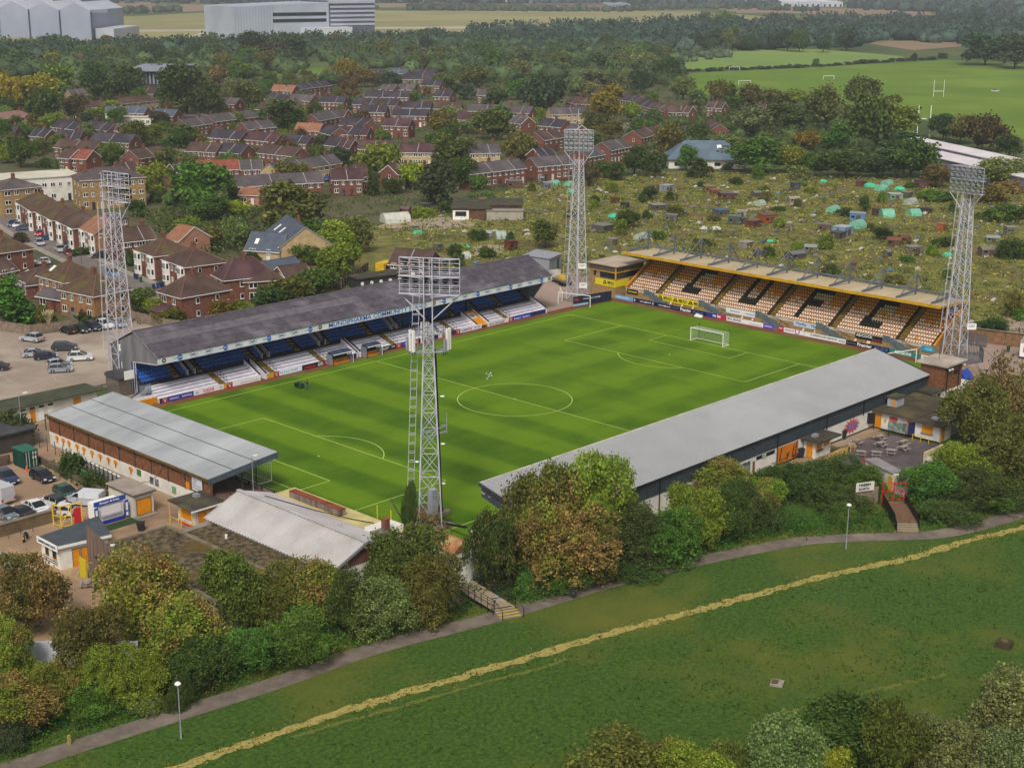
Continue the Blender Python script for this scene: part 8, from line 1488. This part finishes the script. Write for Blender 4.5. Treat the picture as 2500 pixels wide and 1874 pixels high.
for a in[(2,265,1140,260,205,'lg'),(2,725,1070,240,195,'fg'),(2,480,1220,170,170,'lime'),(2,205,1255,85,165,'dg','cone'),(2,630,1310,210,260,'bl','cone'),(2,765,1215,180,190,'dg'),(2,985,900,230,190,'fg'),(2,1010,800,150,110,'mg'),(2,640,880,200,160,'ob'),(2,705,810,120,120,'gr','willow'),(2,610,940,130,85,'mg'),(2,690,890,140,90,'mg'),(2,880,560,190,125,'ol'),(2,665,595,160,115,'mg'),(2,1000,700,140,130,'dg'),(2,1110,500,160,105,'ob'),(2,1310,735,270,235,'bl'),(2,1140,640,160,120,'mg'),(2,1230,620,160,120,'bl'),(2,1390,500,170,100,'gr','willow'),(2,1262,490,100,90,'gr','willow'),(2,1445,460,130,120,'gr'),(2,1650,490,150,140,'bl'),(2,1800,480,150,130,'gr'),(2,1965,485,170,140,'gr'),(2,1930,605,130,140,'bl'),(2,1755,570,110,110,'gr','willow'),(2,1845,580,110,120,'gr','willow'),(2,1515,620,150,120,'gr'),(2,1620,625,105,85,'og','round',.4),(2,1600,540,180,90,'gr'),(2,1715,800,205,235,'gd','tall',.1),(2,1870,780,110,115,'lg'),(2,1930,880,160,110,'mg'),(2,2020,790,90,85,'mg'),(2,1740,890,160,110,'ob'),(2,1160,1060,200,200,'ob'),(2,1240,1050,115,130,'dg'),(2,1340,965,110,95,'dg'),(2,1430,955,110,80,'mg'),(2,1600,1195,120,145,'ro'),(2,1700,1140,140,100,'fg'),(2,1780,1160,105,115,'dg'),(2,1890,1125,140,180,'dg'),(2,2020,1135,160,150,'dg'),(2,2110,1040,185,235,'ob'),(2,1990,1280,110,80,'dg'),(2,1320,1590,150,170,'ol'),(2,1850,1465,150,110,'dg'),(2,1800,1510,90,100,'lg'),(2,110,1620,230,220,'ob'),(2,20,1580,130,170,'dg'),(2,430,1170,120,100,'br'),(2,350,1240,140,90,'dg'),(2,60,640,130,120,'br','round',.3),(2,160,560,140,110,'br','round',.35),(2,40,540,150,150,'gd'),(2,60,700,140,70,'mg'),(2,235,545,45,70,'bl','cone'),(2,340,560,150,90,'bl'),(2,450,590,120,60,'gr'),(2,560,620,60,60,'gd'),(2,790,640,170,100,'bl'),(2,260,895,110,60,'mg','bush'),(2,250,760,120,90,'ob'),(2,820,860,140,90,'gr'),(2,1230,830,110,70,'lg','bush'),(2,1400,1130,130,100,'dg'),(2,890,1220,110,90,'mg'),(2,960,1290,100,60,'sg','bush'),(2,880,1285,130,45,'sg','bush'),(2,2150,780,140,60,'gr'),(2,1650,920,110,60,'mg','bush'),(2,940,1040,150,80,'dg'),(2,30,1050,100,90,'ro','round',.3),(2,1100,1560,60,70,'dg','bush'),(2,880,1540,120,60,'dg','bush'),(2,540,1390,150,60,'lg','bush'),(2,680,1360,160,70,'dg','bush')]:pt(*a)
for a in[(3,165,205,90,120,'gr'),(3,290,200,150,120,'gr'),(3,130,325,110,105,'bl'),(3,240,325,110,135,'bl'),(3,335,328,100,150,'sg','tall'),(3,440,328,110,95,'bl'),(3,200,335,70,80,'bl'),(3,600,322,100,110,'bl'),(3,690,327,110,130,'bl'),(3,765,335,115,130,'dg'),(3,765,290,100,90,'ob','round',.2),(3,900,228,130,100,'bl'),(3,918,338,92,105,'bl'),(3,1070,325,150,130,'bl'),(3,1960,420,300,185,'bl'),(3,2150,440,260,200,'bl'),(3,1890,170,90,105,'bl','tall'),(3,240,690,130,165,'ol','willow'),(3,300,690,130,150,'ol','willow'),(3,460,710,200,160,'ol','willow'),(3,120,710,130,125,'gr'),(3,20,640,150,140,'gr'),(3,590,690,150,110,'ob','willow'),(3,730,690,150,110,'lg','willow'),(3,935,830,260,260,'ob','willow'),(3,1170,700,210,190,'ol'),(3,1340,730,130,110,'ol'),(3,455,880,240,195,'sg','willow'),(3,680,850,220,170,'dg'),(3,340,720,150,100,'dg'),(3,1190,940,230,320,'fg','tall'),(3,1370,930,250,250,'lg','tall'),(3,990,985,160,170,'bg'),(3,820,960,160,110,'gd'),(3,690,950,130,80,'og','round',.3),(3,560,920,120,60,'br','bush',.3),(3,480,1110,270,220,'mg'),(3,710,1110,190,165,'lg'),(3,840,1130,150,140,'mg'),(3,1060,1140,290,165,'dg'),(3,1300,1140,220,180,'bl'),(3,1480,1140,300,240,'dg'),(3,1640,1200,190,130,'br','round',.2),(3,1690,900,160,160,'dg'),(3,1800,920,180,170,'ob','round',.2),(3,1940,970,240,220,'ro','round',.25),(3,2110,1010,160,140,'dg'),(3,2030,1210,220,190,'gr'),(3,2160,1210,140,180,'gr'),(3,300,1000,190,130,'gr'),(3,115,950,130,150,'dg'),(3,40,1090,110,150,'mg'),(3,118,1140,135,115,'dg','cone'),(3,505,1150,85,85,'mg','bush'),(3,780,1150,160,80,'gr','bush'),(3,1185,1370,62,110,'dg'),(3,1310,1535,115,72,'dg'),(3,930,1595,120,90,'lg','bush'),(3,1980,1300,220,110,'ob','bush'),(3,2130,1240,170,70,'og','bush',.6),(3,1400,1010,250,150,'bl'),(3,1560,1010,200,130,'bl'),(3,1050,900,130,130,'sg'),(3,300,1085,90,50,'dg','bush'),(3,640,1460,90,60,'lg','bush'),(3,1620,1640,70,60,'lg','bush'),(3,1700,1580,110,60,'dg','bush'),(3,2060,1420,260,100,'mg','bush'),(3,1640,1290,260,60,'mg','bush'),(3,2120,1660,160,120,'dg','bush')]:pt(*a)
for i in range(34):
    x=20+i*50+random.uniform(-15,15);y=462-x*.035+random.uniform(-4,4);w=random.uniform(40,75);pt(3,x,y-(x-800)*.03 if x>800 else y,w,random.choice((14,18,26,32,45)if x>850 else(14,18,22)),'bl','bush',0,'in the hedge across the playing field')
for a in[('Y6',150,1180,400,480,'bg','cone',0,'beside the car park fence, dense and bright'),('Y6',470,1180,220,190,'ol','bush',.1,'by the pampas grass and fence'),('Y6',1480,1060,270,250,'fg','round',0,'behind the panel fence by the tower'),('Y6',1690,1110,240,200,'lg','round',0,'behind the panel fence beside the detached house'),('Y6',1830,1190,280,180,'ob','round',.3,'arching over the fence by the detached house'),('Y6',960,1140,320,90,'dg','bush',0,'clipped low above the parked cars'),('Y6',850,440,230,70,'dg','bush',0,'clipped as a front garden hedge by the street'),('Y6',205,310,150,100,'pu','bush',0,'beside the silver car in the street'),('Y6',1390,560,130,160,'dg','bush',0,'against the white-bayed semis'),(4,1395,400,170,110,'gd','bush',.2,'golden beside the detached brick house'),(4,1560,370,130,70,'lg','bush',0,'low beside the main stand roof'),(4,1720,330,200,120,'dg','round',0,'dark beside the long hedge'),(4,1880,300,260,150,'ol','round',0,'in the long hedge behind the main stand'),(4,2040,250,260,150,'mg','round',0,'in the hedge behind the main stand by the willow'),(4,2140,180,200,230,'lg','willow',0,'drooping over the hedge behind the main stand'),(5,60,130,210,260,'lg','willow',0,'pale and drooping left of the site store'),(4,1640,60,130,100,'dg','cone',0,'beside the maroon-roofed house'),(4,1780,30,80,60,'dg','cone',0,'small behind the maroon-roofed house'),(4,1990,60,200,120,'mg','round',0,'behind the garages'),(5,740,60,110,120,'dg','round',0,'just beyond the main stand ridge'),(5,930,20,130,60,'dg','bush',0,'beyond the main stand ridge'),(4,120,1200,240,180,'dg','bush',0,'of ivy swallowing the wall behind the container'),(4,480,1420,170,150,'dg','bush',0,'of ivy among the timber props'),(4,620,1500,170,110,'dg','bush',0,'of brambles below the propped fence'),(6,2000,520,200,110,'dg','round',0,'behind the brick boundary wall'),(6,2130,400,120,160,'ob','round',.1,'thin beside the brick boundary wall'),(1,1640,1560,120,60,'dg','bush'),(1,1990,1620,200,200,'mg'),(1,2120,1640,220,210,'lime'),(1,1350,1600,180,140,'ob')]:pt(*a)
p=g('Y6',520,1200);t=thing('pampas_grass','clump of pampas grass with cream plumes by the car park fence','pampas grass',p);s=MB()
for i in range(26):a=i*.77;q=(math.cos(a)*random.uniform(.3,1.3),math.sin(a)*random.uniform(.3,1.0),random.uniform(1.9,2.7));s.tube((0,0,0),q,.02,3);s.tube(q,(q[0]*1.1,q[1]*1.1,q[2]+.6),.13,5,.03)
part('plumes',s,M('plume_cream','c0ae86','a8966e',3,.9),t)
FG=[(7,175,900,430,560,'ol','round',.62,'brown above the entrance yard'),(7,90,1180,300,460,'lg','round',.3,'at the left end of the bank of trees'),(7,100,1490,400,360,'lg','round',.66,'orange above the lower path'),(7,330,1330,260,330,'lg','round',.4,'beside the white boundary wall'),(7,600,1160,400,500,'ol','round',.35,'below the ticket hut'),(7,930,960,640,640,'lg','round',.5,'broad, hiding the flat mossy roof'),(7,1180,1100,430,520,'lg','round',.55,'tangled in front of the mossy roof'),(7,1480,830,290,540,'fg','tall',.05,'pale and feathery before the club house'),(7,700,1270,360,360,'lg','round',.2,'yellowish above the path lamp'),(7,930,1310,360,360,'lg','round',.12,'behind the path lamp post'),(7,1290,1190,340,330,'dg','round',.1,'dark in the middle of the bank'),(7,1590,1110,320,310,'bg','round',0,'brightest green on the bank'),(7,1900,1050,400,340,'mg','round',0,'spreading low on the bank'),(7,1790,820,330,430,'ol','round',.3,'before the white ribbed roof'),(7,2020,800,380,440,'lg','round',.5,'rust-tinged before the white ribbed roof'),(7,1830,400,170,200,'ol','round',.2,'thin at the club house eave'),(7,2085,430,250,310,'dg','round',.1,'upright before the brick gable'),(7,1150,1310,170,240,'dg','bush',0,'dense and upright behind the path lamp'),(7,560,1370,330,200,'mg','bush',0,'spilling towards the path'),(7,950,1330,200,130,'sg','bush',0,'low and bluish above the verge'),(7,60,1560,260,200,'bl','bush',0,'at the left end of the verge'),
      (8,60,870,300,460,'dg','round',.1,'dark below the brick gable'),(8,270,880,320,420,'sg','round',0,'grey-leaved before the aerial tower'),(8,400,640,460,470,'ol','round',.1,'round-headed below the club house chimney'),(8,600,800,380,470,'ol','round',.2,'beside the pale footbridge'),(8,560,330,330,260,'br','bare',.7,'rusty and twiggy at the foot of the aerial tower'),(8,450,260,90,420,'dg','tall',0,'ivy column climbing the aerial tower'),(8,985,590,300,560,'dg','round',.35,'ivy-clad beside the pale footbridge'),(8,1150,480,240,330,'lg','round',.55,'tan-leaved above the white wall'),(8,1320,580,480,560,'lg','round',.68,'tan and bushy below the near stand'),(8,1560,540,420,480,'ol','round',.6,'brown-topped below the near stand'),(8,1280,420,420,640,'ol','round',.4,'standing tall against the near stand roof'),(8,1640,420,480,720,'lg','round',.3,'tallest before the near stand roof'),(8,1900,430,380,430,'dg','round',.1,'dense right of the brown trees'),(8,2110,420,330,380,'mg','round',.05,'beside the yellowish bush'),(8,1230,590,230,190,'bg','bush',0,'bright ivy beside the footbridge steps'),(8,1440,560,260,180,'mg','bush',0,'below the tan tree by the path'),(8,1780,500,430,170,'dg','bush',0,'long and low by the path'),(8,200,830,140,150,'mg','bush',0,'at the foot of the grey-leaved tree'),
      (9,90,320,340,420,'lg','round',.25,'yellowish below the near stand cladding'),(9,270,250,260,380,'dg','round',.05,'dark by the verge'),(9,440,190,300,330,'dg','bush',0,'clipped-looking and dark in the hedge'),(6,250,1640,360,290,'lg','round',.45,'straw-tinged before the white wall of the stand'),(6,560,1590,280,190,'dg','bush',0,'glossy beside the round tank'),(6,740,1600,330,230,'dg','bush',0,'glossy in the middle of the hedge'),(6,900,1560,330,230,'dg','bush',.05,'glossy, dark and rounded in the hedge'),(6,1060,1540,300,210,'dg','bush',0,'glossy beside the HABBIN board'),(6,1200,1570,220,190,'mg','bush',0,'ivy swallowing the HABBIN board fence'),(6,520,1680,280,200,'lg','bush',.35,'pale and straw-tinged above the verge'),(6,1000,1680,420,160,'dg','bush',0,'low above the verge by the lamp'),(6,1610,1650,300,280,'bg','round',0,'vivid green beside the footbridge'),(6,1800,1560,340,300,'lg','round',.08,'yellow-green right of the bridge'),(6,1900,1330,430,460,'ol','round',.2,'shaggy beside the bar block'),(6,2080,1260,420,560,'br','bare',.5,'gaunt at the corner of the south yard'),(6,2180,1560,400,460,'ol','round',.15,'at the right end of the bank'),(6,1950,1690,420,230,'dg','round',0,'dark below the shaggy tree'),(9,1700,130,330,140,'dg','bush',0,'hugging the path bend'),(9,2050,60,330,160,'mg','bush',0,'low at the right end of the verge'),(9,1040,110,230,110,'mg','bush',.1,'low bramble beside the path lamp'),
      (9,60,1900,400,330,'lg','round',.45,'olive-brown in the common foreground scrub'),(9,330,1760,260,260,'ol','bush',.35,'brown at the left of the foreground scrub'),(9,620,1830,380,480,'sg','round',.05,'feathery in the foreground scrub'),(9,1060,1640,420,420,'dg','round',.1,'darkest in the foreground scrub'),(9,1320,1750,330,480,'ol','round',.2,'olive beside the darkest one in the scrub'),(9,1560,1680,280,330,'sg','round',0,'small silvery in the scrub'),(9,1800,1830,380,420,'gr','round',.05,'grey at the right of the scrub'),(9,2120,1600,420,480,'gr','round',0,'tall grey willow-like at the right edge'),(9,2080,1850,420,400,'sg','round',0,'pale silvery in the corner'),(9,930,1830,230,280,'lime','round',.2,'yellow in the scrub'),(9,2050,1230,200,160,'dg','bush',0,'dark on the bank of the scrub'),(9,1230,1870,200,150,'lime','bush',0,'bright yellow-green at the bottom of the scrub'),(9,-420,1840,560,330,'ol','bush',.2,'low at the left of the foreground scrub'),(8,2020,1680,230,140,'ol','bush',.3,'alone at the edge of the foreground grass')]
for a in FG:pt(a[0],a[1],a[2]-(.2 if a[0]!=9 or a[2]<500 else 0)*a[3],a[3]*(1.1 if a[2]<1500 or a[0]!=9 else 1.25),a[4]-.1*a[3]if a[0]!=9 or a[2]<500 else a[4]*1.12,a[5],a[6],a[7]*.95,a[8],res='hi',trunk=.1)
def sample(poly_,n,mind,seed):
    r=random.Random(seed);xs=[p.x for p in poly_];ys=[p.y for p in poly_];out=[];tries=0
    def inside(x,y):
        c=False;k=len(poly_)
        for i in range(k):
            a,b=poly_[i],poly_[(i+1)%k]
            if(a.y>y)!=(b.y>y)and x<(b.x-a.x)*(y-a.y)/(b.y-a.y)+a.x:c=not c
        return c
    while len(out)<n and tries<n*60:
        tries+=1;x,y=r.uniform(min(xs),max(xs)),r.uniform(min(ys),max(ys))
        if inside(x,y)and all((x-a)**2+(y-b)**2>mind*mind for a,b in out[-400:]):out.append((x,y))
    return out
woodA=px(2,(0,450),(600,480),(1000,560),(1500,530),(1900,560),(2211,560),(2150,410),(2100,340),(1300,290),(600,270),(0,300))
woodB=px(1,(0,500),(600,520),(1300,540),(2211,430),(2211,280),(1500,330),(700,320),(0,290))
WA,WB=sample(woodA,300,8,3),sample(woodB,240,8,5)
for(x,y),wh in[(q,'in the wood between the estate and the airfield')for q in WA[:48]]+[(q,'in the wood behind the estate by the hangars')for q in WB[:48]]:
    h_=random.uniform(8,14);c=random.choice(('dg','bl','bl','mg','gr','ol','dg','ob'));kd=random.choice(('round','round','round','willow'));lb='%s %s %s'%(CN[c],KN[kd],wh);tree(Vector((x,y,0)),h_*random.uniform(.95,1.4),h_,c,kd,'mid',.05,lb,lb)
def mass(name,label,pts_,hmin,hmax,cols,res='lo',cat='wood'):
    r=np.random.default_rng(len(pts_));VV=[];QQ=[];off=0;base=proto('round',res,0);nv=len(base.vertices);co=np.empty(nv*3,np.float32);base.vertices.foreach_get('co',co);co=co.reshape(-1,3);nq=len(base.polygons);ix=np.empty(nq*4,np.int32);base.polygons.foreach_get('vertices',ix)if False else base.loops.foreach_get('vertex_index',ix);ix=ix.reshape(-1,4)
    loc=pts_[0]
    for i,(x,y)in enumerate(pts_):
        h=r.uniform(hmin,hmax);w=h*r.uniform(.9,1.5);a=r.uniform(0,6.28);c,s=math.cos(a),math.sin(a);P_=np.stack([(co[:,0]*c-co[:,1]*s)*w+x-loc[0],(co[:,0]*s+co[:,1]*c)*w+y-loc[1],co[:,2]*h],-1);VV.append(P_);QQ.append(ix+off);off+=nv
    me=np_mesh(name,np.concatenate(VV),np.concatenate(QQ),LEAF);o=link(name,me);o.location=(loc[0],loc[1],0);o.color=lin(cols)+(.08,);tag(o,label,cat,kind='stuff');return o
mass('far_wood','dark belt of trees in front of the airfield hangars',sample(px('P',(-200,135),(300,128),(620,118),(900,112),(1300,106),(1400,128),(1000,125),(600,135),(-200,160)),330,9,11),8,15,'435740')
mass('far_wood','long dark belt of trees between airfield and playing fields',sample(px('P',(1150,95),(1400,84),(1700,72),(1950,70),(2130,62),(2300,70),(2700,90),(2700,120),(2400,112),(2150,98),(2060,118),(1850,122),(1700,125),(1450,128),(1150,112)),520,10,12),10,19,'425648')
mass('wood_edge','mixed trees filling the wood between estate and airfield',WA[48:]+WB[48:],6,13,'4c5e36')
mass('scrub','scrub and young trees around the scout hut and willows',sample(px(3,(-200,760),(330,720),(1300,760),(1500,1000),(1400,1100),(950,1100),(300,1040),(-200,1060)),150,6,55),3,7,'46552a')
mass('far_scrub','rolling grey-green scrub between the wood and the playing fields',sample(px('P',(900,118),(1250,108),(1650,118),(1780,140),(1640,160),(1300,165),(900,160)),300,8,13),4,9,'54634a')
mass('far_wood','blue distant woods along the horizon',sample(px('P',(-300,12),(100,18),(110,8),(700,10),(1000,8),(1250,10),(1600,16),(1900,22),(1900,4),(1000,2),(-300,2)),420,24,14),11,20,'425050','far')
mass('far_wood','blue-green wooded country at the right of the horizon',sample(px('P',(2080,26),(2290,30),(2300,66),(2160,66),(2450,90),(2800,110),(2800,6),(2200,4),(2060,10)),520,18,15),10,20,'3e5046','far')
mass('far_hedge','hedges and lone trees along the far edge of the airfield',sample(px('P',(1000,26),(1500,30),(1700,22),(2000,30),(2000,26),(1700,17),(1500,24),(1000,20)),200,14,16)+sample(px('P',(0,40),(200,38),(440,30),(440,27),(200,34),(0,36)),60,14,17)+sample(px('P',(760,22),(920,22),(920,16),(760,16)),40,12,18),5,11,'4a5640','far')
HS=[(o.matrix_basis.inverted(),o)for o in COL.objects if o.parent is None and o.type=='EMPTY' and o.get('category')in('house','terrace')]
HR=[]
for mi,o in HS:
    bb=[c.data for c in o.children if c.name.startswith('wall')]
    if bb:xs=[v.co.x for v in bb[0].vertices];ys=[v.co.y for v in bb[0].vertices];HR.append((mi,min(xs),max(xs),min(ys),max(ys)))
def clear(x,y,d):
    for mi,a,b,c,e in HR:
        q=mi @ Vector((x,y,0))
        if a-d<q.x<b+d and c-d<q.y<e+d:return False
    return True
EG1=px(1,(0,1060),(600,1060),(1000,1120),(1700,1280),(2211,1300),(2211,500),(1400,560),(0,640));EG2=px(2,(0,1400),(300,1400),(800,1240),(1900,1080),(2211,1040),(2211,560),(1000,480),(0,480))
for(x,y)in[q for q in sample(EG1,150,9,61)+sample(EG2,170,9,62)if clear(*q,2.0)][:150]:
    h_=random.uniform(3.5,8.5);c=random.choice(('dg','mg','gr','ol','lg','mg','bl','ob','fg','ro'));p=Vector((x,y,0));lb='%s %s garden tree near %s'%(size_word(h_)if h_>7 else 'low',CN[c],near(p));tree(p,h_*random.uniform(.8,1.2),h_,c,'round','mid',.1,lb,lb,name='garden_tree',trunk=.15)
def cover(name,label,pts_,hs,leaf,per,col,aut,seed,kind='undergrowth'):
    r=np.random.default_rng(seed);P_=np.array([(x,y,0)for x,y in pts_]);n=len(P_);H=r.uniform(hs[0],hs[1],n);o0=P_[0].copy();C=np.repeat(P_-o0,per,0);Hr=np.repeat(H,per)
    C[:,:2]+=r.normal(size=(n*per,2))*(.35+Hr[:,None]*.45);C[:,2]=Hr*r.uniform(0,1,n*per)**.7;V_,Q_=leaves(C,leaf,r,.6);o=link(name,np_mesh(name,V_,Q_,LEAF));o.location=o0;o.color=lin(col)+(aut,);tag(o,label,kind,kind='stuff')
vs_=[Vector((p.x,p.y,0))for p in PATH]
strip=[]
rr=random.Random(4)
def nrm(i):d=(vs_[min(i+1,len(vs_)-1)]-vs_[max(0,i-1)]).normalized();return Vector((-d.y,d.x,0))
def strip_pts(a,b,n,i0=0,i1=None):
    o=[]
    for _ in range(n):
        i=rr.randrange(i0,(i1 or len(vs_))-1);t_=rr.random();p=vs_[i].lerp(vs_[i+1],t_);q=p+nrm(i)*rr.uniform(a,b)
        if min((q.xy-Vector(c)).length for c in((-59.3,-53),(-58.5,-56),(-5.5,-72),(-4,-71),(-3,-70)))>2.2:o.append((q.x,q.y))
    return o
def path_fill(a,b,dens,i0,i1):
    out=[]
    for i in range(i0,i1):n=int((vs_[i+1]-vs_[i]).length*(b-a)*dens);out+=strip_pts(a,b,n,i,i+2)
    return out
cover('verge_undergrowth','green nettles and ivy covering the bank beside the path',path_fill(1.9,7.5,1.5,1,17),(.3,1.3),.3,15,'35601a',.1,21)
cover('verge_grass','straw-coloured long grass along the path edge',path_fill(1.4,2.8,3,1,17),(.1,.45),.2,8,'66702a',.3,22)
cover('bank_undergrowth','dark undergrowth beneath the bank of trees',path_fill(6,12,.5,2,15),(.4,1.4),.38,9,'2c4a18',.15,23)
GZ=px(2,(200,1460),(700,1320),(1150,1200),(1900,1120),(2211,1110))+px(3,(600,1120),(1500,1150),(1800,1200),(2400,1280))+[Vector((180,-110,0)),Vector((120,-70,0)),Vector((90,-45,0)),Vector((90,40,0)),Vector((60,70,0))]
def dry(x,y):return True
pa_=sample(GZ,5600,1.2,31);cover('allotment_growth','weedy yellow-green growth over the allotment plots',pa_[:3300],(.2,1.0),.5,9,'98963e',.22,32);cover('allotment_growth','darker clumps of brambles and crops on the allotment plots',pa_[3300:],(.4,1.7),.5,13,'5c6a2a',.12,33)
pb2=sample(px(1,(0,1060),(600,1060),(1000,1120),(1400,1300),(2000,1640),(2211,1640),(2211,500),(1400,560),(0,620)),2600,2.4,34)+sample(px(2,(0,1640),(200,1450),(800,1250),(1900,1080),(2211,1040),(2211,560),(1000,480),(0,480)),2600,2.4,35)
HB_=[(o.location.x,o.location.y,o.rotation_euler.z)for o in COL.objects if o.parent is None and o.get('category')in('house','terrace')]
cover('garden_growth','garden hedges and shrubs filling the ground between the estate houses',[q for q in pb2 if clear(*q,.8)]+sample(px(1,(850,1390),(1500,1310),(2000,1400),(2211,1640),(1300,1650),(1000,1480)),500,1.6,44),(.6,3.2),.72,16,'52602a',.14,36,'garden shrubs')
pg_=sample([V(-30,96),V(-14,94),V(-10,70),V(24,58),V(60,62),V(66,78),V(40,100),V(30,170),V(24,120),V(16,100),V(6,72)],420,1.8,37);cover('garden_growth','hedges and shrubs in the gardens behind the main stand',pg_,(.4,1.8),.4,16,'3a501c',.12,38,'garden shrubs')
cover('fence_growth','ivy and weeds around the propped fence',sample([V(-69,26),V(-67.6,26),V(-68.4,7),V(-71,6)],60,.5,39),(.2,.7),.3,10,'2f4a1c',.1,40)
tuf=sample([V(-150,-150),V(-40,-190),V(90,-130),V(60,-82),V(0,-80),V(-60,-65),V(-110,-48),V(-150,-60)],9500,.5,41)
cover('common_tufts','tufts of longer grass scattered over the common',tuf,(.03,.18),.24,7,'466014',.12,42,'grass')
# ================================================================ thin haze over the distance
hb=MB().box(-9100,-9100,-3,9100,9100,120);ho=link('haze',hb.mesh('haze',[]));hm_=bpy.data.materials.new('haze_air');hm_.use_nodes=True;hn=hm_.node_tree.nodes;hn.remove(hn['Principled BSDF']);pv=hn.new('ShaderNodeVolumePrincipled');pv.inputs['Color'].default_value=(.80,.86,.95,1);pv.inputs['Density'].default_value=.00011;hm_.node_tree.links.new(pv.outputs[0],hn['Material Output'].inputs['Volume']);ho.data.materials.append(hm_);tag(ho,'thin pale air over the whole place','haze',kind='stuff')
beds=MB()
for x,y in sample(GZ,110,8,51):
    a=A0+random.choice((0,.1,1.57));c,s_=math.cos(a),math.sin(a);w,d=random.uniform(2,5),random.uniform(1.2,2.5);beds.add([(x+u*c-v*s_,y+u*s_+v*c,-.03)for u,v in((-w,-d),(w,-d),(w,d),(-w,d))],[(0,1,2,3)])
struct('soil_beds',beds,M('dug_soil','54442f','6a6636',.5,.95,.5,2))
for i,(x,y)in enumerate(sample(GZ,70,9,71)):
    c=random.choice(('dg','mg','ol','lg','ob','dg'));p=Vector((x,y,0));lb='%s bush growing among the allotment plots near %s'%(CN[c],near(p));tree(p,random.uniform(2,5),random.uniform(1.2,3),c,'bush','mid',.1,lb,lb)
hl=[]
for x,y in sample(GZ,60,10,72):
    a=A0+random.choice((0,1.57));n=random.randint(8,18);hl+=[(x+math.cos(a)*k*.9,y+math.sin(a)*k*.9)for k in range(n)]
cover('plot_hedges','low hedges and bean rows along the plot edges',hl,(.5,1.5),.42,11,'46561f',.12,73)
cl=MB()
for x,y in sample(GZ,800,1.5,74):
    s_=random.uniform(.2,.9);cl.slab(*[Vector((x,y,random.uniform(.15,.7)))+Vector(v)*s_ for v in((-1,-.5,0),(1,-.5,0),(1,.5,.2),(-1,.5,.2))],random.uniform(.1,.5),random.choice((0,0,1,1,2,3)))
o=link('plot_clutter',cl.mesh('plot_clutter',[M('clutter_white','b0aca2',rough=.8),M('clutter_grey','77736a',rough=.9),M('clutter_brown','5c4636',rough=.9),M('clutter_blue','5a7488',rough=.8)]));tag(o,'boards, frames, water butts and cloches littering the allotment plots','clutter',kind='stuff')
tr_=[]
for i in range(len(TRAIL)-1):
    a,b=TRAIL[i],TRAIL[i+1];L_=(b-a).length
    for _ in range(int(L_*3.2)):q=a.lerp(b,random.random());n_=Vector((-(b-a).y,(b-a).x,0)).normalized()*random.gauss(0,.62);tr_.append((q.x+n_.x,q.y+n_.y))
cover('trail_straw','dry straw-coloured grass fringing the worn trail',tr_,(.03,.12),.2,6,'857a3e',.2,81,'grass')
